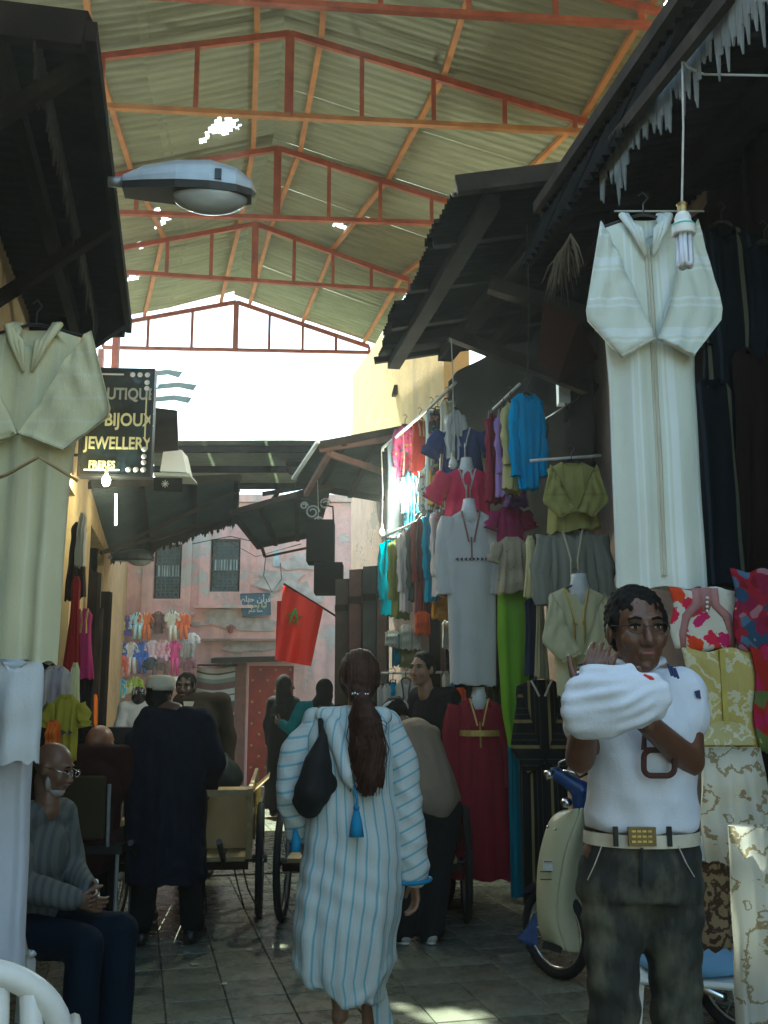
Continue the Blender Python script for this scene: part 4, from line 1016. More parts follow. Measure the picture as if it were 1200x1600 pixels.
def merged(name, chunks, mat, parent):
    """several remeshed chunks joined into one continuous body mesh"""
    VS = []; FS = []; n = 0; Mi = np.array(WM(parent).inverted())
    for mb, vox, it in chunks:
        co, no, fs = remesh(mb, vox, it); VS.append(co); FS += [tuple(i+n for i in f) for f in fs]; n += len(co)
    co = np.concatenate(VS); lc = co @ Mi[:3, :3].T+Mi[:3, 3]
    me = mesh_of(name, lc.tolist(), FS, co[:, [0, 2]], True); me.materials.append(mat)
    o = bpy.data.objects.new(name, me); C.objects.link(o); o.parent = parent; return o
def skin(name, c):
    k = ('skin', name)
    if k not in _mc:
        t = NT(name); t.col(t.ramp(t.noise(25, 5), [(.3, tuple(q*.85 for q in c)), (.7, tuple(q*1.12 for q in c))])).rough(.48)
        t.b.inputs['Subsurface Weight'].default_value = .08; t.b.inputs['Subsurface Radius'].default_value = (.012, .005, .003)
        t.bump(t.noise(180, 3), .12, .002); _mc[k] = t.m
    return _mc[k]
Mhair = surf('black_hair', (.006, .005, .0045), .75, var=.5, scale=60, bump=.3, spec=.15)
Meye = surf('eye_white', (.55, .52, .48), .25, var=.05, bump=0); Miris = surf('dark_iris', (.02, .01, .006), .15, bump=0)
def facing(yaw, pitch=0, roll=0):   # head local +Y = where the face looks
    return Matrix.Rotation(yaw, 3, 'Z') @ Matrix.Rotation(pitch, 3, 'X') @ Matrix.Rotation(roll, 3, 'Y')
def head_prims(mb, c, R, s=1, beard=False):
    T = lambda x, y, z: V(c)+R @ (V((x, y, z))*s)
    E = lambda p, r: mb.ell(T(*p), tuple(q*s for q in r), R, 16, 12)
    E((0, -.015, .03), (.075, .094, .085)); E((0, .018, -.02), (.064, .072, .092)); E((0, .04, -.078), (.044, .044, .034))
    mb.cap(T(0, .088, .012), T(0, .104, -.028), .008*s, .013*s); mb.cap(T(-.012, .094, -.034), T(.012, .094, -.034), .009*s)
    mb.cap(T(-.036, .072, .030), T(.036, .072, .030), .0115*s); E((.034, .058, -.025), (.027, .026, .03)); E((-.034, .058, -.025), (.027, .026, .03))
    mb.cap(T(-.014, .082, -.060), T(.014, .082, -.060), .0095*s); mb.cap(T(-.012, .079, -.070), T(.012, .079, -.070), .0095*s); E((0, .07, -.096), (.02, .018, .015))
    for q in (-1, 1): E((q*.077, -.006, -.008), (.009, .018, .030))
def face_parts(body, c, R, s=1, hairmat=None, lips=(.22, .08, .06)):
    T = lambda x, y, z: V(c)+R @ (V((x, y, z))*s)
    for q in (-1, 1):
        e = MB().ell(T(q*.031, .0745, .008), (.0115*s, .0105*s, .0062*s), R, 10, 8).build('eye', Meye, body, smooth=True)
        MB().ell(T(q*.031, .0842, .008), (.0052*s, .003*s, .0050*s), R, 8, 6).build('iris', Miris, body, smooth=True)
        MB().tube([T(q*.014, .087, .030), T(q*.030, .087, .034), T(q*.048, .076, .029)], [.003*s, .0045*s, .002*s], 6).build('eyebrow', hairmat or Mhair, body, smooth=True)
        MB().tube([T(q*.017, .083, .0135), T(q*.031, .0870, .0155), T(q*.045, .078, .0125)], .0034*s, 5).build('eyelid', Mhair, body, smooth=True)
    MB().tube([T(-.024, .079, -.064), T(-.008, .0925, -.0605), T(0, .093, -.062), T(.008, .0925, -.0605), T(.024, .079, -.064)], [.002*s, .0048*s, .0045*s, .0048*s, .002*s], 6).build('lips', surf('lips', lips, .5), body, smooth=True)
def short_hair(body, c, R, s=1, vox=.007, mat=None, thick=1, back=False):
    T = lambda x, y, z: V(c)+R @ (V((x, y, z))*s); mb = MB()
    mb.ell(T(0, -.026, .045), tuple(q*s*thick for q in (.082, .096, .083)), R, 16, 12); mb.ell(T(0, -.045, .0), (.078*s, .075*s, .075*s), R, 16, 12)
    for q in (-1, 1): mb.ell(T(q*.068, .008, .03), (.014*s, .03*s, .035*s), R, 10, 8)
    return rob('hair', mb, vox*.85, mat or Mhair, body, 3, 'hair', .0045)
def hand(mb, w, d, n, s=1, side=1, curl=.5, spread=.12):
    """w wrist, d pointing direction, n back-of-hand normal; side=+1 puts the thumb on d x n side"""
    d = V(d).normalized(); n = V(n); n = (n-d*n.dot(d)).normalized(); x = d.cross(n)*side; w = V(w)
    for k in range(4):
        o = (k-1.5)*.019*s
        mb.cap(w+d*.012*s+x*o*.6, w+d*.085*s+x*o, .014*s, .011*s, 8)
    L = [.072, .08, .075, .058]
    for k in range(4):
        o = (1.5-k)*.020*s; p = w+d*.088*s+x*o; dd = (d+x*o/s*spread*10).normalized(); a = curl*.6
        for j, fr in enumerate((.45, .32, .23)):
            q = p+(dd*cos(a)-n*sin(a))*L[k]*s*fr; mb.cap(p, q, (.0088-.001*j)*s, (.0080-.001*j)*s, 8); p = q; a += curl*.8
    p = w+d*.022*s+x*.026*s; td = (d*.65+x*.8-n*.35*curl).normalized(); q = p+td*.04*s; mb.cap(p, q, .013*s, .0105*s, 8)
    r_ = q+(td+d*.7-n*.4*curl).normalized()*.03*s; mb.cap(q, r_, .0105*s, .0085*s, 8); mb.cap(r_, r_+(td+d-n*.5*curl).normalized()*.02*s, .0085*s, .0075*s, 8)
def limb(mb, P, R):
    for a, b, ra, rb in zip(P, P[1:], R, R[1:]): mb.cap(a, b, ra, rb, 14)
def torso(mb, J, inf=0, hip=True):
    """J: dict of world points sl sr (shoulders) chest waist pelvis hl hr, Rm torso rotation"""
    R = J['R']; s = J['s']
    mb.cap(J['sl'], J['sr'], .062*s+inf, .062*s+inf, 14)
    for n_, r in (('chest', (.160, .105, .16)), ('waist', (.135, .098, .14)), ('pelvis', (.158, .112, .115))):
        if n_ == 'pelvis' and not hip: continue
        mb.ell(J[n_], tuple(q*s+inf for q in r), R, 20, 14)
    mb.cap(V(J['sl']).lerp(J['sr'], .28)+V((0, 0, .02*s)), V(J['sl']).lerp(J['sr'], .72)+V((0, 0, .02*s)), .052*s+inf*.5)
def skeleton(foot, yaw, H=1.7, lean=0, mods=None):
    """standing skeleton in world space facing yaw (0 = away from camera); mods override joints (local metres at 1.7 m height)"""
    s = H/1.7; R = Matrix.Rotation(yaw, 3, 'Z')
    J = dict(pelvis=(0, 0, .93), waist=(0, .0, 1.08), chest=(0, 0, 1.26), nb=(0, -.01, 1.44), head=(0, .025, 1.585),
             sl=(-.165, 0, 1.385), sr=(.165, 0, 1.385), el=(-.22, -.03, 1.10), er=(.22, -.03, 1.10), wl=(-.235, .03, .86), wr=(.235, .03, .86),
             hl=(-.085, 0, .90), hr=(.085, 0, .90), kl=(-.095, .02, .49), kr=(.095, .02, .49), al=(-.10, -.02, .085), ar=(.10, -.02, .085), tl=(-.115, .13, .03), tr=(.115, .13, .03))
    if mods: J.update(mods)
    o = {k: V(foot)+R @ (V(v)*s) for k, v in J.items()}; o['R'] = R; o['s'] = s; return o
def body_chunks(J, hr, vox=.012, hands=True, hvox=.0055, hd=None, hands_dir=None, legs=True, arms=(1, 1)):
    s = J['s']; mb = MB(); torso(mb, J)
    mb.cap(J['nb']-V((0, 0, .03*s)), J['head']+hr @ V((0, -.025*s, -.07*s)), .056*s, .050*s)
    for a, b, c in (('sl', 'el', 'wl'), ('sr', 'er', 'wr')):
        limb(mb, [J[a], J[b], J[c]], [.052*s, .040*s, .028*s])
    if legs:
        for a, b, c, t in (('hl', 'kl', 'al', 'tl'), ('hr', 'kr', 'ar', 'tr')):
            limb(mb, [J[a], V(J[a]).lerp(J[b], .4), J[b], V(J[b]).lerp(J[c], .35), J[c]], [.088*s, .078*s, .052*s, .055*s, .036*s]); limb(mb, [J[c]-V((0, 0, .03*s)), J[t]], [.038*s, .030*s])
    ch = [(mb, vox, 3)]
    hb = MB(); head_prims(hb, J['head'], hr, s); hb.cap(J['nb'], J['head']+hr @ V((0, -.025*s, -.06*s)), .054*s, .050*s); ch.append((hb, hvox, 1))
    if hands:
        hm = MB()
        for i, (e, w_, sd) in enumerate((('el', 'wl', 1), ('er', 'wr', -1))):
            d = (J[w_]-J[e]).normalized(); n = (J['R'] @ V((sd*-1.0, .2, 0)))
            if hands_dir and hands_dir[i]: d, n = map(V, hands_dir[i])
            hand(hm, J[w_], d, n, s, sd, .55); hm.cap(J[w_]-d*.03*s, J[w_]+d*.02*s, .026*s, .024*s)
        ch.append((hm, .0045, 1))
    return ch
def shoes(J, root, mat, s=1, sole=None):
    for a, t in (('al', 'tl'), ('ar', 'tr')):
        mb = MB(); A, T_ = J[a], J[t]; d = (T_-A); d.z = 0; d.normalize()
        mb.cap(A-V((0, 0, .035*s))-d*.03*s, T_+d*.02*s+V((0, 0, .005)), .045*s, .036*s); mb.cap(A+V((0, 0, .0)), A-V((0, 0, .02)), .046*s)
        q = rob('shoe', mb, .009, mat, root, 2)
        if sole:
            m2 = MB(); z = min(A.z, T_.z); x = d.cross(V((0, 0, 1)))
            c = (A+T_)/2; c.z = max(.012, J['tl'].z-.035 if 0 else .012); Mx = Matrix((x, d, V((0, 0, 1)))).transposed(); m2.ell(c+d*.01, (.05*s, .15*s, .02), Mx, 14, 6); m2.build('sole', sole, q, smooth=True)
def person(label, foot, group=None): return thing('person', label, 'person', V((foot[0], foot[1], 0)), 0, group)

# ------------------------------------------------ woman in the striped djellaba (walking away)
YW = 4.5
def pw(px, py, dy=0): return at(px, py, YW+dy)
wroot = person('woman walking away in a white djellaba with blue stripes and a long brown ponytail', pw(545, 1590))
k = .00282
J = skeleton((pw(548, 1590).x, YW, 0), SA*.4, 1.70, mods=dict(al=(-.07, -.12, .14), tl=(-.075, .0, .05), kl=(-.08, .05, .50), ar=(.09, .12, .10), tr=(.10, .27, .03),
    el=(-.27, .0, 1.10), wl=(-.24, .14, .90), er=(.27, -.02, 1.10), wr=(.29, .03, .80)))
J['head'] = pw(562, 1058, .02); J['nb'] = pw(560, 1120, .0); J['sl'] = pw(500, 1140, .02); J['sr'] = pw(602, 1140, .02); J['al'] = pw(532, 1572, -.02); J['tl'] = pw(528, 1592, .08); J['kl'] = pw(520, 1440); J['el'] = pw(452, 1212, .02); J['wl'] = pw(466, 1292, .06); J['er'] = pw(634, 1210, .02); J['wr'] = pw(647, 1372, .02)
hr = facing(.12)
Ms1 = skin('woman_skin', (.30, .16, .10))
wb = merged('body', body_chunks(J, hr, .012), Ms1, wroot)
face_parts(wb, J['head'], hr, 1)
def djellaba_stripe(name, base, line, per=.055):
    return F(name, base, stripes=(per, [(.0, base), (.40, tuple(a*.5+b*.5 for a, b in zip(base, line))), (.46, line), (.56, tuple(a*.4+b*.6 for a, b in zip(base, line))), (.62, base), (.80, tuple((a*.7+b*.3) for a, b in zip(base, line))), (.84, base)]), bump=.3, var=.08)
Mdj = djellaba_stripe('blue_stripe_cotton', (.62, .67, .65), (.20, .44, .54))
tor = [(1103, 545, 40, .07), (1112, 548, 62, .10), (1135, 548, 74, .13), (1180, 545, 74, .15), (1240, 548, 70, .15), (1300, 553, 76, .17), (1350, 550, 80, .185), (1400, 545, 82, .195), (1450, 538, 79, .20), (1500, 533, 74, .19), (1518, 530, 68, .185), (1540, 534, 60, .175)]
mb = MB(); Rg = []
for y, x, hw, d in reversed(tor):
    c = pw(x, y); Rg.append((c, hw*k, d*.95))
# make z strictly from pixels, hem tilted
mb.rings(Rg, 36)
for v in mb.v:
    q = max(0, min(1, (pw(548, 1450).z-v.z)/.30)); v.z -= q*((v.x-pw(515, 1500).x)*.42+.02*sin(v.x*30))
mb.cap(pw(492, 1128), pw(606, 1128), .062, .062)
def uv_torso(co):
    cx = np.interp(-co[:, 2], [-pw(x, y).z for y, x, h, d in tor], [pw(x, y).x for y, x, h, d in tor])
    a = np.arctan2(co[:, 0]-cx, -(co[:, 1]-YW)); return np.stack([a*.21, co[:, 2]], 1)
rob('djellaba', mb, .0085, Mdj, wroot, 5, 'robe', .010, uv_torso)
# sleeves with stripes running round the arm
def sleeve(P, R, name='sleeve', mat=None, root=wroot, cuffm=None, flat=1.0, seed=0, vox=.009):
    mb = MB(); limb(mb, P, R)
    A = np.array([list(p) for p in P]); D = (P[-1]-P[0]).normalized()
    def uvf(co):
        t = (co-np.array(P[0])) @ np.array(D); x = co[:, 0]; return np.stack([t+x*.35, x], 1)
    o = rob(name, mb, vox, mat or Mdj, root, 4, 'tee', .007, uvf, seed)
    if cuffm:
        d = (P[-1]-P[-2]).normalized(); x = d.cross(V((0, 1, 0))).normalized(); y = d.cross(x); r = R[-1]; e = P[-1]+d*r*.55
        MB().tube([e+x*cos(a)*r*1.0+y*sin(a)*r*1.0 for a in np.linspace(0, 2*pi, 20)], .009, 6, False).build('cuff', cuffm, o, smooth=True)
    return o
Mblue = surf('blue_braid', (.02, .22, .42), .7)
sleeve([pw(496, 1136), pw(462, 1175), pw(450, 1240), pw(466, 1300, .06)], [.066, .072, .058, .054], seed=1)
sleeve([pw(608, 1138), pw(630, 1190), pw(640, 1280), pw(648, 1362)], [.062, .068, .064, .066], cuffm=Mblue, seed=3)
# hood lying on the back, with long tassel
mb = MB(); mb.cap(pw(505, 1118, -.06), pw(600, 1118, -.06), .04); limb(mb, [pw(520, 1135, -.10), pw(545, 1210, -.17), pw(553, 1232, -.18)], [.045, .04, .012]); limb(mb, [pw(592, 1135, -.10), pw(565, 1200, -.17), pw(553, 1232, -.18)], [.04, .035, .012])
rob('hood', mb, .009, Mdj, wroot, 4, 'cloth', .004, uv_torso, 2)
mb = MB(); mb.tube([pw(553, 1228, -.20), pw(558, 1250, -.21), pw(557, 1268, -.21)], .006, 6); mb.ell(pw(557, 1262, -.21), .013, n=10)
mb.tube([pw(557, 1266, -.21), pw(557, 1285, -.21), pw(557, 1308, -.215)], [.012, .024, .032], 14); mb.build('tassel', Mblue, wroot, smooth=True)
mb = MB(); mb.tube([pw(461, 1295, -.04), pw(463, 1312, -.04), pw(462, 1330, -.04)], [.008, .02, .026], 10); mb.build('tassel', Mblue, wroot, smooth=True)
# side vent panels at the hem
mb = MB(); mb.slab([pw(590, 1500, .02), pw(600, 1530, .05), pw(615, 1600, .08), pw(585, 1602, .02), pw(580, 1560, .0)], (0, 1, 0), .012); mb.build('side_flap', Mdj, wroot)
# hair
Mbr = surf('auburn_hair', (.045, .015, .007), .55, var=.7, scale=50, bump=.6, spec=.3)
mb = MB(); h = J['head']; mb.ell(h+V((0, -.02, .01)), (.096, .108, .118), None, 18, 14); mb.ell(pw(563, 1083, -.1), (.06, .05, .05), None)
rob('hair', mb, .0058, Mbr, wroot, 1, 'strand', .0030)
mb = MB(); limb(mb, [pw(565, 1088, -.13), pw(570, 1125, -.16), pw(575, 1170, -.17), pw(576, 1205, -.17), pw(574, 1228, -.165)], [.035, .062, .075, .07, .045])
for i in range(9): mb.cap(pw(552+5.5*i, 1215, -.17), pw(550+6*i+random.uniform(-3, 3), 1234+random.uniform(-6, 6), -.168), .012, .004, 6)
rob('ponytail', mb, .0058, Mbr, wroot, 1, 'strand', .0045)
mb = MB(); rs_ = random.Random(11)
for i in range(150):
    s_ = rs_.uniform(-1, 1); dx = s_*rs_.uniform(24, 33); e_ = rs_.uniform(1150, 1246); w_ = rs_.uniform(-5, 5)
    P_ = [pw(565+s_*9, 1090, -.17), pw(568+dx*.75+w_, 1120, -.19-.05*(1-abs(s_))), pw(573+dx*1.0-w_, min(1170, e_-20), -.20-.05*(1-abs(s_))), pw(574+dx*.85+w_, e_, -.20-.04*(1-abs(s_)))]
    mb.tube(P_, [.0022, .0026, .002, .0008], 3)
for i in range(70):
    s_ = rs_.uniform(-1, 1); P_ = [pw(563+s_*34, 1040+abs(s_)*18+rs_.uniform(-8, 8), -.04-.05*(1-abs(s_))), pw(563+s_*30, 1068, -.10), pw(564+s_*9, 1086, -.145)]; mb.tube(P_, [.0012, .0022, .0016], 3)
tag(mb.build('loose_strands', Mbr, wroot), kind='stuff')
mb = MB(); c = pw(563, 1084, -.135)
for i in range(7): mb.ell(c+V(((i-3)*.011, -.02+.002*abs(i-3), .003*sin(i*2))), .0065, n=8, m=6)
tag(mb.build('hair_clasp', M['chrome'], wroot, smooth=True), kind='stuff')
# shoulder bag: hangs from the woman, a thing of its own
bag = thing('shoulder_bag', 'black slouchy shoulder bag hanging from the walking woman\'s left shoulder', 'bag', pw(490, 1282, -.1))
mb = MB(); limb(mb, [pw(505, 1150, -.13), pw(497, 1195, -.155), pw(489, 1235, -.15), pw(484, 1255, -.13)], [.022, .062, .082, .062]); mb.cap(pw(472, 1250, -.12), pw(510, 1225, -.13), .04, .05)
rob('pouch', mb, .009, surf('black_leather', (.004, .004, .005), .8, var=.4), bag, 4, 'cloth', .004)
MB().tube([pw(500, 1110, .03), pw(501, 1106, -.03), pw(502, 1130, -.1), pw(505, 1155, -.13)], [.012, .012, .014, .018], 8).build('strap', surf('black_leather', (.016, .016, .018)), bag, smooth=True)
MB().ell(pw(501, 1108, -.06), (.012, .006, .006), n=8).build('buckle', M['chrome'], bag)

# ------------------------------------------------ young man in the white T-shirt, facing the camera
YM = 2.85; km = .00183
def pm(px, py, dy=0): return at(px, py, YM+dy)
mroot = person('young man in white T-shirt and washed dark jeans holding up a white bundle', pm(1000, 1590))
Ms2 = skin('brown_skin', (.115, .055, .032))
Mx = {}
fx = pm(1000, 1345).x
J = dict(R=Matrix.Rotation(pi, 3, 'Z'), s=1.03, pelvis=pm(1000, 1345), waist=pm(1003, 1250), chest=pm(1003, 1140), nb=pm(995, 1045, .03), head=pm(996, 985, -.02),
         sr=pm(925, 1083), sl=pm(1066, 1083), er=pm(906, 1185, -.07), el=pm(1078, 1190, -.05), wr=pm(922, 1092, -.25), wl=pm(1000, 1120, -.28),
         hr=pm(958, 1360), hl=pm(1044, 1360), kr=pm(958, 1525, -.03), kl=pm(1055, 1535, 0))
J['ar'] = V((J['kr'].x, YM+.04, .09)); J['al'] = V((J['kl'].x+.02, YM+.03, .09)); J['tr'] = J['ar']+V((-.03, -.15, -.055)); J['tl'] = J['al']+V((.03, -.15, -.055))
hr = facing(pi+.05, -.05, 0)
# right hand rises beside the chin, left hand supports the bundle
mbd = body_chunks(J, hr, .009, True, .0045, hands_dir=[((-.6, -.1, .6), (.1, -.6, -.6)), ((.30, .0, 1), (-.3, -.9, .1))])
mb_ = merged('body', mbd, Ms2, mroot); face_parts(mb_, J['head'], hr, 1.03, lips=(.13, .05, .045)); short_hair(mb_, J['head'], hr, 1.03, .006)
# thin glasses
T = lambda x, y, z: J['head']+hr @ (V((x, y, z))*1.03)
mb = MB()
for q in (-1, 1):
    mb.tube([T(q*.033+cos(a)*.023, .103, .006+sin(a)*.015) for a in np.linspace(0, 2*pi, 17)], .0014, 5, False); mb.tube([T(q*.056, .102, .012), T(q*.078, .03, .012), T(q*.08, -.005, .01)], .0014, 5)
mb.tube([T(-.01, .104, .008), T(0, .107, .012), T(.01, .104, .008)], .0014, 5); gl = mb.build('glasses', M['blackm'], mroot, smooth=True)
# T-shirt
Mts = F('white_tshirt', (.60, .65, .74), bump=.3, var=.06)
mb = MB(); Jt = dict(J); torso(mb, Jt, .008, False)
mb.rings([(pm(1003, 1294), .158, .12), (pm(1003, 1280), .160, .122), (pm(1003, 1230), .148, .115), (pm(1003, 1180), .150, .112), (pm(1003, 1130), .16, .115)], 24)
limb(mb, [J['sr'], J['sr'].lerp(J['er'], .50)], [.066, .062]); limb(mb, [J['sl'], J['sl'].lerp(J['el'], .40)], [.068, .066])
rob('t_shirt', mb, .0075, Mts, mroot, 5, 'tee', .013, None, 4)
mb = MB(); c = J['nb']+V((0, -.01, .012)); mb.tube([c+V((cos(a)*.072, sin(a)*.066, .012*sin(a)+(.012 if abs(cos(a)) > .5 else 0))) for a in np.linspace(0, 2*pi, 22)], .010, 6, False); mb.build('collar', Mts, mroot, smooth=True)
Mnav = surf('navy_print', (.02, .03, .10), .8); Mbrn = surf('brown_print', (.055, .02, .015), .8); Mredp = surf('red_print_p', (.5, .03, .03), .8)
# navy and white collar flap stripes
mb = MB()
for i in range(3): mb.beam(pm(1044+5*i, 1038+3*i, -.10), pm(1050+5*i, 1056+2*i, -.115), .006, .004)
mb.build('collar_stripe', Mnav, mroot)
mb = MB()
for i in range(3): mb.beam(pm(902, 1040+7*i, -.085), pm(925, 1034+7*i, -.085), .006, .005)
mb.build('shoulder_stripe', Mnav, mroot)
# printed letter on the chest (outlined rounded character) and a small sleeve mark, raised print
yf = -.148
def rr(cx, cy, w_, h_, r_, n=6):
    P = []
    for sx, sy, a0 in ((1, 1, 0), (-1, 1, pi/2), (-1, -1, pi), (1, -1, 3*pi/2)):
        for i in range(n): a = a0+pi/2*i/(n-1); P.append((cx+sx*(w_/2-r_)+cos(a)*r_, cy-(sy*(h_/2-r_)+sin(a)*r_)))
    return P
def print_loop(name, pts, dy, wd, mat, root):
    mb = MB(); q = [pm(x, y, dy) for x, y in pts]; q.append(q[0].copy()); mb.tube(q, wd, 6, False)
    vs = mb.v; m_ = np.mean([v.y for v in vs])
    for v in vs: v.y = m_+(v.y-m_)*.5
    return mb.build(name, mat, root, smooth=True)
print_loop('printed_letter', rr(1030, 1192, 48, 40, 12), yf, .0085, Mbrn, mroot)
print_loop('printed_letter', [(1006, 1172), (1007, 1150), (1030, 1148), (1046, 1160), (1040, 1172)], yf, .0085, Mbrn, mroot)
mb = MB(); mb.slab([pm(1085, 1080, -.075), pm(1093, 1078, -.07), pm(1095, 1092, -.07), pm(1088, 1090, -.075)], (0, -1, 0), .003); mb.build('sleeve_mark', Mnav, mroot)
# jeans
Mj = NT('washed_denim'); n1 = Mj.noise(4.5, 5, vec=Mj.mapped((1.6, 1, .8))); n2 = Mj.noise(60, 4, vec=Mj.mapped((1, 1, .3)))
cc = Mj.ramp(n1, [(.36, (.004, .006, .008)), (.50, (.016, .020, .016)), (.64, (.13, .13, .085))]); cc = Mj.mix(.35, cc, Mj.ramp(n2, [(.3, (.005, .008, .01)), (.7, (.05, .05, .04))]))
Mj.col(cc).rough(.85); Mj.bump(n2, .5, .004); Mj = Mj.m
mb = MB(); mb.rings([(pm(1000, 1400), .172, .125), (pm(1000, 1360), .172, .13), (pm(1002, 1325), .158, .118), (pm(1003, 1308), .152, .112)], 24)
for h_, k_, a_, sg in (('hr', 'kr', 'ar', -1), ('hl', 'kl', 'al', 1)):
    limb(mb, [J[h_]+V((0, 0, -.02)), J[h_].lerp(J[k_], .5), J[k_], J[k_].lerp(J[a_], .5), J[a_]+V((0, 0, .02))], [.094, .085, .070, .068, .070])
rob('jeans', mb, .0085, Mj, mroot, 4, 'jeans', .0055)
for s_, a, b in ((-1, (940, 1322), (918, 1375)), (1, (1060, 1322), (1085, 1370))): MB().tube([pm(a[0], a[1], -.115), pm((a[0]+b[0])/2, (a[1]+b[1])/2+3, -.118), pm(b[0], b[1], -.09)], .0016, 5).build('pocket_stitching', M['wire'], mroot)
mb = MB(); mb.tube([pm(1003, 1325, -.128), pm(1002, 1360, -.135), pm(1001, 1385, -.125)], .004, 5); mb.build('fly_seam', surf('dark_seam', (.01, .012, .015), .8), mroot)
mb = MB(); c0, c1 = pm(1002, 1316), pm(1002, 1296); mb.rings([(c0, .160, .122), (c1, .158, .120)], 30, closed=False); bo = mb.build('belt', surf('cream_belt', (.55, .52, .42), .5), mroot, smooth=True)
mb = MB(); mb.box(pm(1003, 1307, -.128), (.072, .014, .048)); q = mb.build('buckle', surf('dark_bronze', (.10, .075, .03), .35, .7), bo)
mb = MB()
for j in range(3):
    for i in range(4): mb.box(pm(1003, 1307, -.136)+V(((i-1.5)*.014, 0, (j-1)*.013)), (.010, .004, .005))
tag(mb.build('buckle_relief', gold, bo), kind='stuff')
for x in (962, 1046): MB().box(pm(x, 1307, -.119), (.012, .01, .05)).build('belt_loop', Mj, mroot)
shoes(J, mroot, M['blackm'], 1)
# the white bundle he holds up
bun = thing('folded_shirt', 'white crumpled shirt bundle held up under the young man\'s chin', 'shirt', pm(965, 1150, -.33))
mb = MB(); 

mb.ell(pm(963, 1096, -.33), (.110, .05, .072), facing(0, 0, .2), 18, 12)
for (x0, y0, x1, y1, r, d) in ((918, 1052, 985, 1046, .020, -.34), (899, 1072, 1020, 1064, .026, -.355), (893, 1092, 1034, 1078, .028, -.36), (893, 1112, 1038, 1092, .027, -.36), (898, 1132, 1028, 1110, .026, -.35), (905, 1143, 1000, 1130, .020, -.335)):
    mb.cap(pm(x0, y0, d), pm((x0+x1)/2, (y0+y1)/2+4, d-.02), r, r*1.15); mb.cap(pm((x0+x1)/2, (y0+y1)/2+4, d-.02), pm(x1, y1, d), r*1.15, r*.9)
co, no, fs = remesh(mb, .0065, 9)
x, z = co[:, 0], co[:, 2]
d = (np.sin(z*105-x*34+1.8*np.sin(x*15+1))*.7+np.sin(z*190-x*70+2*np.sin(x*24)))*(.45+.55*np.sin(x*19+z*23+1))+np.sin(z*40+x*30)*.6
co = co+no*(.0034*d)[:, None]; Mi = np.array(WM(bun).inverted()); lc = co @ Mi[:3, :3].T+Mi[:3, 3]
me = mesh_of('cloth', lc.tolist(), fs, co[:, [0, 2]], True); me.materials.append(F('bundle_cotton', (.60, .66, .76), bump=.3, var=.06)); o = bpy.data.objects.new('cloth', me); C.objects.link(o); o.parent = bun
mb = MB(); mb.tube([pm(1006, 1054, -.375), pm(1016, 1059, -.377), pm(1026, 1066, -.37)], [.003, .006, .003], 6); mb.build('red_label', Mredp, bun)

# ------------------------------------------------ man in the long navy coat and skull cap
YB = 6.35
def pb(px, py, dy=0): return at(px, py, YB+dy)
broot = person('man in a long dark navy coat and pale knitted cap pushing a handcart', pb(262, 1470))
J = skeleton((pb(262, 1470).x, YB, 0), .15, 1.62, mods=dict(hl=(-.10, 0, .9), hr=(.12, 0, .9), al=(-.17, -.02, .085), ar=(.15, -.02, .085), kl=(-.14, .02, .49), kr=(.13, .02, .49), tl=(-.21, .12, .03), tr=(.20, .12, .03),
    el=(-.27, .06, 1.12), wl=(-.24, .26, .98), er=(.25, .08, 1.10), wr=(.22, .28, .92), head=(0, .06, 1.575), nb=(0, .0, 1.44)))
J['head'] = pb(250, 1090, .05)
hr = facing(-.25, -.1); Mdkskin = skin('dark_skin', (.10, .05, .03))
b_ = merged('body', body_chunks(J, hr, .014, hvox=.008), Mdkskin, broot); face_parts(b_, J['head'], hr, .95); short_hair(b_, J['head'], hr, .95, .009)
Mnv = F('navy_coat', (.005, .008, .019), bump=.3)
mb = MB(); Rg = []
kb = mpp(pb(260, 1250))
for y, x, hw, d in reversed([(1128, 258, 40, .10), (1145, 256, 60, .13), (1200, 256, 66, .15), (1270, 256, 62, .16), (1330, 258, 62, .17), (1378, 258, 62, .18)]): Rg.append((pb(x, y), hw*kb, d))
mb.rings(Rg, 24)
for a, b, c in (('sl', 'el', 'wl'), ('sr', 'er', 'wr')): limb(mb, [J[a], J[b], J[b].lerp(J[c], .9)], [.085, .08, .062])
mb.cap(J['sl'], J['sr'], .08)
rob('coat', mb, .011, Mnv, broot, 4, 'robe', .010)
mb = MB()
for h_, k_, a_ in (('hl', 'kl', 'al'), ('hr', 'kr', 'ar')): limb(mb, [J[h_], J[k_], J[a_]+V((0, 0, .04))], [.10, .088, .072])
rob('trousers', mb, .012, F('black_trousers', (.006, .006, .007)), broot, 4, 'cloth', .005)
shoes(J, broot, M['blackm'])
c = J['head']; mb = MB(); mb.rings([(c+V((0, -.01, .045)), .088, .098), (c+V((0, -.01, .075)), .094, .104), (c+V((.0, -.01, .12)), .088, .097), (c+V((0, -.01, .138)), .06, .066), (c+V((0, -.01, .142)), .01, .01)], 24)
mb.build('cap', F('knit_cap', (.62, .56, .44), bump=.6), broot, smooth=True)

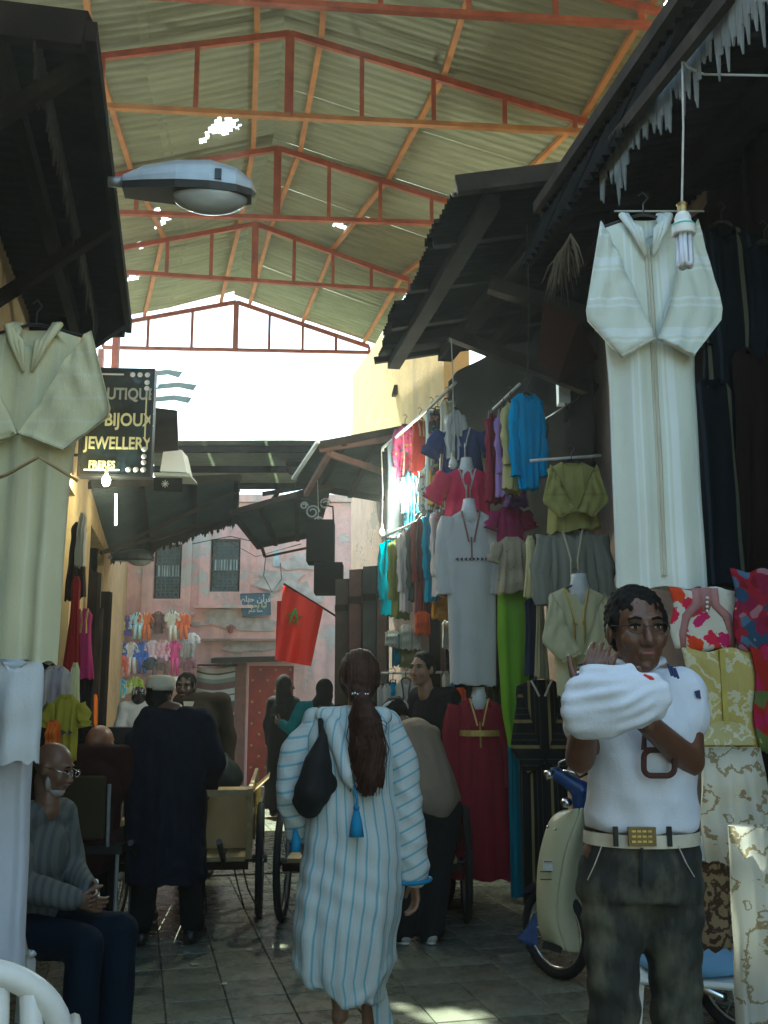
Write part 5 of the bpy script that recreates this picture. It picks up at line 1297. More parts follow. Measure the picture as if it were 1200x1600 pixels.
# ------------------------------------------------ bending man in beige shirt
YG = 6.35
def pg(px, py, dy=0): return at(px, py, YG+dy)
groot = person('man in beige shirt and dark trousers bending over the handcart beside the woman', pg(660, 1445))
gf = V((pg(655, 1445).x, YG, 0)); R_ = Matrix.Rotation(.35, 3, 'Z')
J = dict(R=R_ @ Matrix.Rotation(-.65, 3, 'X'), s=.97, pelvis=pg(680, 1250, 0), waist=pg(668, 1205, .12), chest=pg(650, 1160, .28), nb=pg(632, 1130, .42), head=pg(618, 1118, .52), sl=pg(606, 1160, .33), sr=pg(672, 1150, .28),
         el=pg(600, 1225, .5), er=pg(690, 1215, .45), wl=pg(596, 1270, .6), wr=pg(700, 1262, .62), hl=pg(665, 1265), hr=pg(697, 1265), kl=pg(645, 1350, .05), kr=pg(685, 1352, .06))
J['al'] = V((pg(630, 1440).x, YG, .085)); J['ar'] = V((pg(672, 1440).x, YG, .085)); J['tl'] = J['al']+V((-.05, .13, -.05)); J['tr'] = J['ar']+V((-.02, .14, -.05))
hr = facing(.35, -.7)
b_ = merged('body', body_chunks(J, hr, .014, hvox=.008), Mdkskin, groot); face_parts(b_, J['head'], hr, .95); short_hair(b_, J['head'], hr, .95, .009)
mb = MB(); torso(mb, J, .02); mb.cap(J['pelvis'], J['waist'], .155, .15); mb.cap(J['waist'], J['chest'], .15, .16)
for a, b, c in (('sl', 'el', 'wl'), ('sr', 'er', 'wr')): limb(mb, [J[a], J[b], J[b].lerp(J[c], .8)], [.075, .065, .05])
rob('shirt', mb, .012, F('beige_shirt', (.23, .18, .13)), groot, 5, 'cloth', .006)
mb = MB(); mb.ell(J['pelvis']-V((0, 0, .06)), (.155, .13, .13), J['R'])
for h_, k_, a_ in (('hl', 'kl', 'al'), ('hr', 'kr', 'ar')): limb(mb, [J[h_], J[k_], J[a_]], [.11, .09, .085])
rob('trousers', mb, .012, F('dark_grey_trousers', (.014, .015, .017)), groot, 4, 'cloth', .006)
shoes(J, groot, F('white_trainer', (.5, .48, .42)), 1, M['whitep'])
c = J['head']; up = hr @ V((0, 0, 1)); mb = MB()
mb.ell(c+up*.055, (.09, .10, .065), hr); rob('knit_cap', mb, .008, F('black_wool', (.015, .015, .018), bump=.6), groot, 2)
mb = MB(); mb.tube([c+up*.045+hr @ V((cos(a)*.091, sin(a)*.101, 0)) for a in np.linspace(0, 2*pi, 24)], .011, 6, False); mb.build('cap_band', white, groot, smooth=True)

# ------------------------------------------------ generic background people
def simple(label, foot, H, yaw, headyaw, skinm, top, bottom, mods=None, robe=None, cap=None, hijab=None, hpx=None, bald=False, pitch=0, shoe=None, vest=None, legs=True, vox=.014, stripes=None):
    root = person(label, foot); J = skeleton((foot[0], foot[1], 0), yaw, H, mods=mods); hr = facing(headyaw, pitch)
    if hpx is not None:
        J['head'] = V(hpx); J['nb'] = J['nb'].lerp(J['head']-V((0, 0, .15)), .6)
    s = J['s']; b_ = merged('body', body_chunks(J, hr, vox, hvox=.0075), skinm, root); face_parts(b_, J['head'], hr, s)
    if hijab: mb = MB(); h = J['head']; mb.ell(h+hr @ V((0, -.03, .03)), (.1, .105, .115)); mb.cap(h+hr @ V((0, -.04, -.05)), J['nb']-V((0, 0, .04)), .09, .12); rob('headscarf', mb, .011, hijab, b_, 4, 'cloth', .003)
    elif not bald: short_hair(b_, J['head'], hr, s, .009)
    mb = MB()
    torso(mb, J, .02)
    if robe:
        f0 = V((foot[0], foot[1], 0)); mb.rings([(f0+V((0, 0, .10)), .24*s, .2*s), (f0+V((0, 0, .5)), .21*s, .18*s), (f0+V((0, 0, .95)), .18*s, .14*s), (f0+V((0, 0, 1.2)), .16*s, .12*s)], 22)
    else: mb.cap(J['pelvis']-V((0, 0, .02)), J['waist'], .15*s, .14*s)
    for a, b, c in (('sl', 'el', 'wl'), ('sr', 'er', 'wr')): limb(mb, [J[a], J[b], J[b].lerp(J[c], .92)], [.08*s, .07*s, .055*s])
    rob('robe' if robe else 'jacket', mb, vox*.85, robe or top, root, 5, 'cloth', .006)
    if legs:
        mb = MB()
        if not robe: mb.ell(J['pelvis']-V((0, 0, .04)), (.16*s, .12*s, .12*s), J['R'])
        for h_, k_, a_ in (('hl', 'kl', 'al'), ('hr', 'kr', 'ar')): limb(mb, [J[h_], J[k_], J[a_]+V((0, 0, .02))], [.10*s, .085*s, .075*s])
        rob('trousers', mb, vox*.9, bottom, root, 4, 'cloth', .005); shoes(J, root, shoe or M['blackm'])
    if cap:
        h = J['head']; u = hr @ V((0, 0, 1)); mb = MB(); mb.ell(h+u*.05+hr @ V((0, -.015, 0)), (.088, .10, .07)); rob('cap', mb, .009, cap, root, 2)
    if vest:
        mb = MB(); mb.slab([J['nb']+hr @ V((-.045, .09, 0)), J['nb']+hr @ V((.045, .09, 0)), J['nb']+hr @ V((0, .135, -.24))], hr @ V((0, 1, 0)), .012); mb.build('shirt_front', vest, root)
    return root, J
blk = F('black_robe', (.006, .006, .006)); trs = F('dark_trousers', (.010, .010, .012))
f = at(312, 1230, 8.6); simple('man in brown open jacket and pale shirt facing the camera behind the handcart', (f.x, 8.6), 1.72, pi, pi-.1, skin('very_dark_skin', (.05, .025, .018)), F('brown_jacket', (.035, .026, .017)), trs, hpx=at(290, 1074, 8.6), vest=offw)
f = at(680, 1300, 7.3); simple('young man in black top looking back over his shoulder by the clothes racks', (f.x, 7.3), 1.77, -.9, 2.55, skin('tan_skin', (.26, .14, .08)), F('black_top', (.006, .007, .010)), trs, hpx=at(659, 1046, 7.25))
f = at(440, 1262, 12.4); simple('woman in a full black robe and headscarf standing before the red door', (f.x, 12.4), 1.66, -.6, -1.2, Mdkskin, None, trs, robe=blk, hijab=blk, hpx=at(447, 1072, 12.4))
f = at(490, 1250, 11.3); simple('person in teal shawl with a dark headscarf behind the walking woman', (f.x, 11.3), 1.60, .5, .6, Mdkskin, None, trs, robe=F('teal_shawl', (.01, .14, .17)), hijab=blk, hpx=at(505, 1080, 11.3), mods=dict(el=(-.28, .05, 1.14), wl=(-.34, .2, 1.2)))
f = at(212, 1250, 11.0); simple('man in a white shirt and striped white cap walking away past the small clothes', (f.x, 11.0), 1.60, .1, .2, Mdkskin, F('white_shirt', (.62, .62, .64)), trs, cap=F('cap_white', (.6, .6, .58), stripes=(.03, [(.5, (.1, .1, .1))])), hpx=at(217, 1090, 11.0), mods=dict(nb=(0, .03, 1.42), chest=(0, .02, 1.25)))
# bald man in maroon shirt sitting with his back to us
f = at(150, 1400, 6.6)
sit = dict(pelvis=(0, 0, .52), waist=(0, .0, .66), chest=(0, .02, .84), nb=(0, .03, 1.03), head=(0, .06, 1.17), sl=(-.17, .02, .97), sr=(.17, .02, .97), el=(-.24, .08, .72), er=(.24, .08, .72), wl=(-.18, .3, .62), wr=(.18, .3, .62),
           hl=(-.09, .03, .5), hr=(.09, .03, .5), kl=(-.13, .42, .5), kr=(.13, .42, .5), al=(-.13, .42, .09), ar=(.13, .42, .09), tl=(-.14, .56, .03), tr=(.14, .56, .03))
simple('bald man in a maroon shirt seated with his back turned on the olive chair', (at(145, 1300, 6.3).x, 6.3), 1.9, -.15, -.25, skin('bald_skin', (.24, .10, .05)), F('maroon_shirt', (.028, .008, .008)), trs, mods=sit, bald=True, hpx=at(157, 1165, 6.5))
# old man seated at the left in grey cardigan and blue trousers
YO = 4.3
YO = 4.6; fo = at(80, 1590, YO)
sit2 = {k_: (v[0]*.95, v[1], v[2]) for k_, v in sit.items()}; sit2.update(sl=(-.16, .02, 1.0), sr=(.16, .02, 1.0), nb=(0, .05, 1.06), head=(0, .12, 1.18), wl=(-.05, .30, .68), wr=(.04, .30, .66), el=(-.22, .06, .74), er=(.22, .12, .74))
oroot, J = simple('old man with glasses and white beard seated in grey cardigan and dark blue trousers', (at(40, 1500, YO).x, YO), 1.60, -1.95, -1.75, skin('old_skin', (.17, .09, .055)), F('grey_cardigan', (.13, .14, .135), stripes=(.03, [(.55, (.09, .10, .10))])), F('blue_trousers', (.005, .012, .024)),
    mods=sit2, bald=True, hpx=at(84, 1200, YO-.02), pitch=-.3, vox=.012)
hr = facing(-1.75, -.3); T = lambda x, y, z: J['head']+hr @ V((x, y, z)); mb = MB()
for q in (-1, 1): mb.tube([T(q*.033+cos(a)*.022, .103, .006+sin(a)*.017) for a in np.linspace(0, 2*pi, 15)], .0016, 5, False); mb.tube([T(q*.055, .1, .01), T(q*.08, -.005, .01)], .0016, 5)
mb.build('glasses', M['chrome'], oroot, smooth=True)
mb = MB(); mb.ell(T(0, .048, -.090), (.040, .040, .026)); mb.ell(T(.046, .022, -.06), (.014, .03, .036)); mb.ell(T(-.046, .022, -.06), (.014, .03, .036)); mb.cap(T(-.022, .086, -.05), T(.022, .086, -.05), .006); rob('beard', mb, .007, surf('grey_beard', (.30, .28, .25), .9), oroot, 2, 'hair', .003)
# ================================================================== other objects
def text_mesh(name, body, size, depth, mat, parent, M_, align='CENTER', sx=1, bold=0):
    cu = bpy.data.curves.new('t', 'FONT'); cu.body = body; cu.size = size; cu.extrude = depth; cu.align_x = align; cu.align_y = 'CENTER'; cu.offset = bold; cu.resolution_u = 3
    o = bpy.data.objects.new('t', cu); C.objects.link(o); dg = bpy.context.evaluated_depsgraph_get(); dg.update()
    me = bpy.data.meshes.new_from_object(o.evaluated_get(dg)); bpy.data.objects.remove(o)
    me.transform(M_ @ Matrix.Diagonal((sx, 1, 1, 1))); me.materials.clear(); me.materials.append(mat)
    r = bpy.data.objects.new(name, me); C.objects.link(r); r.parent = parent; return r
UP = Matrix.Rotation(pi/2, 4, 'X')          # text facing -Y
# ---- street lamps (cobra heads)
def street_lamp(label, c, s, dark=False, yaw=0):
    r = thing('street_lamp', label, 'street lamp', c, yaw)
    Mh = surf('lamp_shell_dark' if dark else 'lamp_shell', (.05, .055, .05) if dark else (.36, .38, .38), .4, .3, var=.15)
    R = []; n = 18; vs = []
    prof = [(-.30, .035, .03, .0), (-.29, .055, .05, .0), (-.20, .075, .10, .0), (-.05, .10, .135, .0), (.10, .105, .145, 0), (.22, .085, .115, 0), (.29, .05, .06, 0), (.31, .01, .01, 0)]
    for x, w_, h_, z in prof:
        for i in range(n+1):
            a = pi*i/n; vs.append(V((x*s, cos(a)*w_*s, (sin(a)**.8*h_+z)*s)))
    k_ = n+1; fs = [(j*k_+i, (j+1)*k_+i, (j+1)*k_+i+1, j*k_+i+1) for j in range(len(prof)-1) for i in range(n)]
    fs += [tuple(reversed(range(k_))), tuple((len(prof)-1)*k_+i for i in range(k_))]+[((j+1)*k_, j*k_, j*k_+n, (j+1)*k_+n) for j in range(len(prof)-1)]
    MB().add(vs, fs).build('housing', Mh, r, smooth=False, local=True)
    mb = MB(); vs = []
    for x, w_, h_, z in prof[1:-1]: vs += [V((x*s, w_*s*.98, 0)), V((x*s, -w_*s*.98, 0)), V((x*s, -w_*s*.9, -.032*s)), V((x*s, w_*s*.9, -.032*s))]
    m_ = len(prof)-2; mb.add(vs, [(4*j+a, 4*j+(a+1) % 4, 4*j+4+(a+1) % 4, 4*j+4+a) for j in range(m_-1) for a in range(4)]+[(3, 2, 1, 0), tuple(4*(m_-1)+q for q in range(4))])
    mb.build('rim', M['blackm'], r, local=True)
    gl = NT('lamp_glass'); gl.col((.75, .78, .76)).rough(.08); gl.b.inputs['Transmission Weight'].default_value = .5; gl.b.inputs['Coat Weight'].default_value = .5
    mb = MB(); mb.ell((.10*s, 0, -.025*s), (.175*s, .085*s, .085*s), None, 24, 14); v0 = mb.v
    for v in v0: v.z = min(v.z, -.02*s)
    mb.build('glass_bowl', Mdkglass if dark else gl.m, r, smooth=True, local=True)
    if not dark:
        MB().ell((.08*s, 0, -.05*s), (.07*s, .022*s, .022*s)).build('lamp_bulb', white, r, smooth=True, local=True)
        MB().box((.14*s, -.098*s, .035*s), (.03*s, .016*s, .05*s)).build('latch', M['blackm'], r, local=True)
        MB().tube([(-.115*s, cos(a)*.088*s, sin(a)*.083*s+.001) for a in np.linspace(0, pi, 12)], .002*s, 4).build('seam', M['blackm'], r, local=True)
    MB().tube([(-.29*s, 0, .022*s), (-.33*s, 0, .018*s), (-.36*s, 0, .016)], .024*s, 10).build('arm', M['steel'], r, smooth=True, local=True)
    return r
Mdkglass = surf('dusty_glass', (.22, .22, .20), .3)
street_lamp('big grey street lamp head with clear glass bowl projecting from the left awning', at(294, 297, 3.75), .88, yaw=.12)
street_lamp('dark street lamp silhouette in front of the pink wall at left', at(208, 873, 11.2), .78, True)
# ---- signs
sg = thing('shop_sign', 'black and yellow projecting sign reading BOUTIQUE BIJOUX JEWELLERY FRERES', 'sign', at(180, 745, 7.9), .06)
ks = mpp(at(180, 660, 7.9)); c0 = at(181, 745, 7.9)
Wd, Hd = 108*ks, at(180, 580, 7.9).z-at(180, 745, 7.9).z
Mgloss = NT('sign_face'); Mgloss.col(Mgloss.ramp(Mgloss.noise(3, 3), [(.35, (.006, .012, .016)), (.7, (.03, .06, .075))])).rough(.12); Mgloss.bump(Mgloss.noise(5, 2), .5, .03); Mgloss = Mgloss.m
MB().box((0, 0, Hd/2), (Wd, .10, Hd)).build('panel', Mgloss, sg, local=True)
for x in (-Wd/2, Wd/2): MB().box((x, 0, Hd/2), (.02, .12, Hd+.02)).build('frame', M['blackm'], sg, local=True)
for z in (0, Hd): MB().box((0, 0, z), (Wd-.02, .118, .02)).build('frame', M['blackm'], sg, local=True)
Mylt = surf('yellow_lettering', (.72, .70, .38), .5, var=.05); Mwlt = surf('pale_lettering', (.40, .42, .36), .5, var=.05)
for body, z, sz, m_, x, sx in (('BOUTIQUE', .76, .135, Mwlt, .03, .80), ('BIJOUX', .515, .15, Mylt, .10, .80), ('JEWELLERY', .295, .14, Mylt, .02, .76), ('FRERES', .095, .085, Mylt, -.10, .8)):
    text_mesh('lettering', body, sz, .003, m_, sg, Matrix.Translation((x, -.055, Hd*z)) @ UP, sx=sx, bold=.003)
for x, z in [(Wd*.5-.035, Hd*(.1+.0*i)) for i in range(1)]: pass
Mdot = surf('white_dots', (.8, .8, .78), .4, var=.02)
mk = [(Wd/2-.05, Hd-.045), (Wd/2-.11, Hd-.045), (Wd/2-.17, Hd-.045), (Wd/2-.05, Hd-.11), (Wd/2-.05, Hd-.16), (Wd/2-.05, .05), (Wd/2-.11, .05), (Wd/2-.17, .05), (Wd/2-.05, .11), (Wd/2-.05, .16), (Wd/2-.05, .22)]
for x, z in mk: MB().ell((x, -.054, z), (.022, .008, .022), n=10, m=6).build('corner_dot', Mdot, sg, local=True)
MB().box((Wd/2-.05, -.054, Hd*.55), (.012, .006, Hd*.42)).build('border_line', Mylt, sg, local=True)
MB().box((-.1, -.054, Hd-.045), (Wd*.5, .006, .012)).build('border_line', Mdot, sg, local=True); MB().box((-.1, -.054, .045), (Wd*.5, .006, .012)).build('border_line', Mdot, sg, local=True)
for z in (Hd*.2, Hd*.8): MB().tube([(-Wd/2, 0, z), (-Wd/2-.25, .05, z)], .012, 6).build('bracket', M['blackm'], sg, local=True)
bd = thing('board', 'brown square board behind the right edge of the jewellery sign', 'board', at(256, 700, 8.8)); k8 = mpp(at(256, 670, 8.8))
MB().slab([at(236, 636, 8.8), at(276, 641, 8.8), at(278, 702, 8.8), at(236, 706, 8.8)], (0, 1, 0), .04).build('face', M['wood2'], bd)
bd = thing('white_box', 'white box of goods on the small shelf beside the sign', 'box', at(266, 742, 9.2))
MB().slab([at(256, 700, 9.2), at(284, 703, 9.2), at(292, 738, 9.2), at(250, 736, 9.2)], (0, 1, 0), .3).build('box', surf('bright_white', (.8, .8, .78), .6, var=.04), bd)
sh = thing('wall_shelf', 'small shelf with star pattern below the white box', 'shelf', at(262, 765, 9.1))
MB().slab([at(240, 738, 9.1), at(296, 740, 9.1), at(298, 745, 9.1), at(240, 743, 9.1)], (0, 1, 0), .35).build('shelf_board', Mwlt, sh)
MB().slab([at(240, 746, 9.1), at(284, 747, 9.1), at(284, 768, 9.1), at(240, 766, 9.1)], (0, 1, 0), .03).build('front_panel', M['tin'], sh)
mb = MB(); c = at(258, 756, 9.05)
for a in range(4): d = V((cos(a*pi/4), 0, sin(a*pi/4)))*.035; mb.tube([c-d, c+d], .004, 4)
mb.build('star', Mwlt, sh)
st = thing('striped_cloth', 'pale striped cloth strung in the bright gap above the board', 'cloth', at(270, 640, 10.5))
for (x0, x1, y0) in ((248, 308, 600), (244, 300, 620), (240, 285, 580)):
    q = [at(x0, y0, 10.5), at((x0+x1)/2, y0-3, 10.5), at(x1, y0+1, 10.5), at(x1-6, y0+10, 10.5), at((x0+x1)/2, y0+5, 10.5), at(x0-4, y0+8, 10.5)]
    MB().slab(q, (0, 1, 0), .01).build('stripe', surf('grey_blue_stripe', (.28, .36, .38), .8), st)
MB().tube([at(160, 575, 10.4), at(330, 584, 10.6)], .006, 5).build('line', M['wire'], st)
# blue plaque on the pink wall
pl = thing('plaque', 'blue enamel plaque with Arabic lettering on the pink wall', 'sign', hp(400, 945)); kk = mpp(hp(400, 945))
A, B, C2, D_ = hp(377, 929), hp(423, 927), hp(424, 961), hp(380, 964)
MB().slab([q+V((0, -.05, 0)) for q in (A, B, C2, D_)], (0, -1, 0), .03).build('plate', surf('plaque_blue', (.06, .15, .22), .35), pl)
MB().tube([q+V((0, -.085, 0)) for q in (A, B, C2, D_, A)], .008, 5).build('rim', surf('plaque_rim', (.03, .07, .12), .4), pl)
cc_ = (A+B+C2+D_)/4; PM = V(WM(pl).to_translation())
for body, dz, sz, m_ in (('\ufee2\ufe8e\ufe91\ufea3 \ufee6\ufe83\ufeae\ufed7', .085, .13, white), ('\ufe95\ufeae\ufea4\ufe91 \ufe8e\ufe92\ufedf', -.015, .10, Mylt), ('\ufee1\ufe8e\ufeb7 \ufe8e\ufee4\ufea3', -.10, .07, white)):
    text_mesh('lettering', body, sz, .004, m_, pl, Matrix.Translation(V((cc_.x, Yh-.088, cc_.z+dz))-PM) @ UP, bold=.002)
hd_ = thing('hand_mark', 'small dark red hand print ornament on the flaking wall', 'ornament', hp(361, 990)); mb = MB(); c = hp(361, 985)+V((0, -.03, 0))
mb.ell(c, (.05, .012, .05), n=10); [mb.cap(c+V(((i-2)*.022, 0, .02)), c+V(((i-2)*.032, 0, .085-abs(i-2)*.012)), .010, n=6) for i in range(5)]
mb.build('hand_shape', surf('hand_red', (.25, .08, .07), .8), hd_, smooth=True)
# carpet hanging left of the door
cp_ = thing('hanging_carpet', 'striped carpet with blue zigzag hanging left of the red door', 'carpet', at(333, 1222, 15.85), 0)
a0, a1 = at(306, 1040, 15.85), at(360, 1215, 15.85); W_, H_ = a1.x-a0.x, a0.z-a1.z
t = NT('carpet_weave'); sx_ = t.n('SeparateXYZ'); t.l(t.tc.outputs['UV'], sx_.inputs[0])
W1 = t.ramp(sx_.outputs[1], [(0, (.06, .02, .02)), (.09, (.4, .42, .36)), (.13, (.02, .03, .03)), (.16, (.4, .42, .36)), (.20, (.1, .03, .03)), (.26, (.38, .42, .38)), (.30, (.015, .02, .03)), (.34, (.38, .42, .38)), (.38, (.03, .06, .10)), (.68, (.40, .42, .38)), (.735, (.01, .015, .015)), (.75, (.40, .42, .38)), (.80, (.12, .05, .05)), (.86, (.15, .2, .17)), (.9, (.42, .42, .36)), (.94, (.02, .02, .02)), (.955, (.35, .3, .25))], 'CONSTANT')
zz = t.math('ADD', sx_.outputs[1], t.math('MULTIPLY', t.math('ABSOLUTE', t.math('SUBTRACT', t.math('FRACT', t.math('MULTIPLY', sx_.outputs[0], 1.0)), .5)), .35))
Z = t.ramp(t.math('FRACT', t.math('MULTIPLY', zz, 6)), [(0, (.04, .12, .20)), (.35, (.38, .38, .32)), (.5, (.20, .04, .03)), (.75, (.03, .05, .08))], 'CONSTANT')
inz = t.math('MULTIPLY', t.math('GREATER_THAN', sx_.outputs[1], .38), t.math('LESS_THAN', sx_.outputs[1], .68))
t.col(t.mix(inz, W1, Z)).rough(.95); t.bump(t.noise(200, 2), .4, .005)
vs = []; uv = []; nx, ny = 16, 10
for j in range(ny+1):
    for i in range(nx+1):
        u, v_ = i/nx, j/ny; vs.append((a0.x+W_*u, 15.85+.16*(abs(u-.4)**2)*4-.03*sin(u*9), a1.z+H_*v_-.04*sin(u*pi)*(.3+v_))); uv.append((u, v_))
MB().add(vs, [(j*(nx+1)+i, j*(nx+1)+i+1, (j+1)*(nx+1)+i+1, (j+1)*(nx+1)+i) for j in range(ny) for i in range(nx)], uv).build('weave', t.m, cp_, smooth=True)
MB().tube([(a0.x-.05, 15.95, a0.z+.01), (a1.x+.05, 15.95, a0.z+.01)], .015, 6).build('rod', M['wood'], cp_)
# ---- flag
fl = thing('flag', 'red flag with a green star hanging from a slanting pole', 'flag', at(525, 965, 10.9))
Mfl = NT('flag_red'); Mfl.col((.50, .018, .012)).rough(.7); _tr = Mfl.n('BsdfTranslucent'); _tr.inputs[0].default_value = (.8, .03, .015, 1); _mx = Mfl.n('MixShader'); _mx.inputs[0].default_value = .45
Mfl.l(Mfl.b.outputs[0], _mx.inputs[1]); Mfl.l(_tr.outputs[0], _mx.inputs[2]); Mfl.l(_mx.outputs[0], Mfl.t.nodes['Material Output'].inputs[0]); Mfl = Mfl.m
def flagpt(u, v_, Y0=10.8):
    a = V((443, 913)).lerp(V((505, 951)), u); b = V((429, 1031)).lerp(V((486, 1041)), u); p = a.lerp(b, v_); return at(p.x, p.y, Y0+.05*sin(u*7+v_*2)+.03*sin(u*13))
n_ = 24; vs = [flagpt(i/n_, j/n_) for j in range(n_+1) for i in range(n_+1)]
MB().add(vs, [(j*(n_+1)+i, (j+1)*(n_+1)+i, (j+1)*(n_+1)+i+1, j*(n_+1)+i+1) for j in range(n_) for i in range(n_)]).build('cloth', Mfl, fl, smooth=True)
vs = [at(433+(9-2*j/8*0)*i/8-3*j/8, 939+(90)*j/8+1.5*i/8*0, 10.98+.04*sin(i)) for j in range(9) for i in range(9)]
MB().add(vs, [(j*9+i, (j+1)*9+i, (j+1)*9+i+1, j*9+i+1) for j in range(8) for i in range(8)]).build('back_fold', Mfl, fl, smooth=True)
Mstar = surf('flag_green', (.02, .20, .04), .7)
cx_, cy_, r_ = 459.5, 965, 12.5; mb = MB(); S5 = [at(cx_+r_*sin(2*pi*i/5+.12), cy_-r_*1.12*cos(2*pi*i/5+.12), 10.70) for i in range(5)]
mb.tube([S5[q] for q in (0, 2, 4, 1, 3, 0)], .015, 5); mb.build('star', Mstar, fl)
pe = MB(); pe.tube([at(443, 912, 10.8), at(505, 950, 10.85), at(530, 966, 10.9)], .012, 6); pe.build('pole', M['wood'], fl)
# ---- bulbs on wires
Mglow = emit('lit_bulb', (1, .96, .86), 30); Mwarm = emit('warm_lit_bulb', (1, .8, .45), 22)
Moff = NT('frosted_bulb'); Moff.col((.62, .62, .52)).rough(.25); Moff = Moff.m; Mcap = surf('bulb_cap', (.45, .38, .22), .4, .6)
def bulb(label, wire_top, c, Y, lit=None, s=1.0):
    p = at(c[0], c[1], Y); r = thing('light_bulb', label, 'light bulb', p)
    mb = MB(); zs_ = [(-.045, .004), (-.04, .018), (-.02, .029), (0, .031), (.02, .024), (.038, .014), (.046, .013)]
    mb.tube([(0, 0, z*s) for z, q in zs_], [q*s for z, q in zs_], 14); mb.build('glass', lit or Moff, r, smooth=True, local=True)
    MB().tube([(0, 0, .045*s), (0, 0, .075*s), (0, 0, .09*s)], [.014*s, .015*s, .006*s], 10).build('cap', Mcap, r, local=True)
    wt = at(*wire_top); MB().tube([p+V((0, 0, .085*s)), p.lerp(wt, .5)+V((.01, 0, 0)), wt], .0035, 5).build('wire', M['wire'], r)
    if lit:
        l = bpy.data.lights.new('bulb_light', 'POINT'); l.energy = 30 if lit is Mglow else 6; l.color = (1, .93, .8); l.shadow_soft_size = .035
        o = bpy.data.objects.new('bulb_light', l); C.objects.link(o); o.parent = r; o.location = (0, -.05, -.07)
bulb('lit bare bulb hanging in front of the pipe rail', (630, 668, 8.7), (630, 760, 8.7), 8.7, Mglow)
bulb('unlit bulb on a long pale wire right of the lit one', (705, 530, 7.0), (708, 724, 6.9), 6.9, None, 1.0)
bulb('small unlit bulb at the end of the pipe rail', (596, 702, 9.1), (597, 832, 9.1), 9.1)
bulb('small unlit bulb beside the hanging dark box', (496, 745, 11.0), (496, 848, 11.0), 11.0)
bulb('warm lit bulb under the jewellery sign', (166, 741, 7.9), (166, 750, 7.85), 7.85, Mwarm, 1.1)
b_ = thing('fluorescent_tube', 'short white lit tube hanging in the dark passage left of the alley', 'lamp', at(181, 795, 9.5)); MB().tube([at(181, 772, 9.5), at(181, 820, 9.5)], .012, 8).build('tube', emit('tube_glow', (1, .95, .8), 6), b_)
# energy saving bulb near the camera
e = thing('energy_saving_bulb', 'large compact fluorescent bulb hanging before the big white robe', 'light bulb', at(1071, 415, 2.85))
ke = mpp(at(1071, 360, 2.85)); P0 = at(1071, 415, 2.85); hh = 100*ke
Mtube = NT('tube_white'); Mtube.col((.70, .72, .78)).rough(.12); Mtube.b.inputs['Transmission Weight'].default_value = .15; Mtube = Mtube.m
r1 = 4.2*ke
for a in range(4):
    t0 = a*pi/2+.3; d = V((cos(t0), sin(t0), 0)); n2 = V((-sin(t0), cos(t0), 0)); q = 8.2*ke
    pts = [d*q+n2*r1*1.05+V((0, 0, hh*.52)), d*q+n2*r1*1.05+V((0, 0, .03*hh))]+[d*q+n2*r1*1.05*cos(b)+V((0, 0, .03*hh-sin(b)*r1)) for b in (pi/4, pi/2, 3*pi/4)]+[d*q-n2*r1*1.05+V((0, 0, .03*hh)), d*q-n2*r1*1.05+V((0, 0, hh*.52))]
    MB().tube(pts, r1*.92, 10).build('glass_tube', Mtube, e, smooth=True, local=True)
mb = MB(); zs_ = [(.50, 17), (.52, 18), (.66, 18), (.70, 15), (.72, 13), (.80, 12.5), (.86, 10), (.88, 7.5)]; mb.tube([(0, 0, hh*z) for z, q in zs_], [q*ke for z, q in zs_], 24); mb.build('ballast', M['whitep'], e, local=True)
mb = MB(); mb.tube([(0, 0, hh*.64), (0, 0, hh*.665)], 18.3*ke, 24); mb.build('green_ring', surf('green_ring', (.10, .5, .42), .4), e, local=True)
mb = MB(); mb.tube([(0, 0, hh*.88), (0, 0, hh*.98), (0, 0, hh*1.02), (0, 0, hh*1.06)], [7.5*ke, 7.5*ke, 9*ke, 4*ke], 14); mb.build('brass_cap', surf('brass_c', (.45, .35, .15), .35, .8), e, local=True)
tp_ = at(1066, 92, 3.0); MB().tube([P0+V((0, 0, hh*1.05)), (P0+V((0, 0, hh*1.05))).lerp(tp_, .5)+V((.004, 0, 0)), tp_], .0035, 6).build('wire', M['wire'], e)
MB().tube([tp_, at(1075, 105, 3.0), at(1100, 116, 3.0), at(1200, 118, 2.8)], .004, 5).build('wire', M['wire'], e)
# lamp fitting and cables
fz = thing('floodlight', 'small square lamp fitting fixed high on the yellow wall', 'lamp', at(626, 610, 12.3)); MB().slab([at(616, 601, 12.3), at(635, 601, 12.3), at(638, 616, 12.3), at(612, 616, 12.3)], (0, 1, 0), .12).build('housing', M['wood2'], fz)
MB().tube([at(632, 560, 12.3), at(634, 625, 12.3)], .012, 6).build('pipe', M['wood'], fz)
lt = thing('bright_spot_globe', 'glowing white globe for a bright spot high on the yellow wall at top right', 'lamp', at(1046, 12, 5.4)); MB().ell(at(1046, 12, 5.4), (.035, .03, .05), n=14).build('globe', emit('globe_white', (.95, .98, 1), 12), lt, smooth=True)  # glowing globe put in for the bright spot at the eave
MB().tube([at(1048, 25, 5.4), at(1046, 45, 5.4), at(1058, 62, 5.3)], .012, 6).build('stem', M['blackm'], lt)
def cable(label, pts, r=.006, mat=None):
    mb = MB(); mb.tube([at(*p) for p in pts], r, 5); tag(mb.build('cable', mat or M['blackm'], smooth=True), label, 'cable')
cable('grey cable looping from the near right awning to the top beam', [(1060, 62, 3.6), (1020, 70, 3.8), (998, 95, 3.9), (990, 130, 4.0), (998, 155, 4.0)], .008, M['steel'])
cable('thin wire dangling beside the left awning', [(135, 82, 3.2), (152, 110, 3.3), (162, 150, 3.3), (168, 190, 3.3), (171, 236, 3.3)], .004)
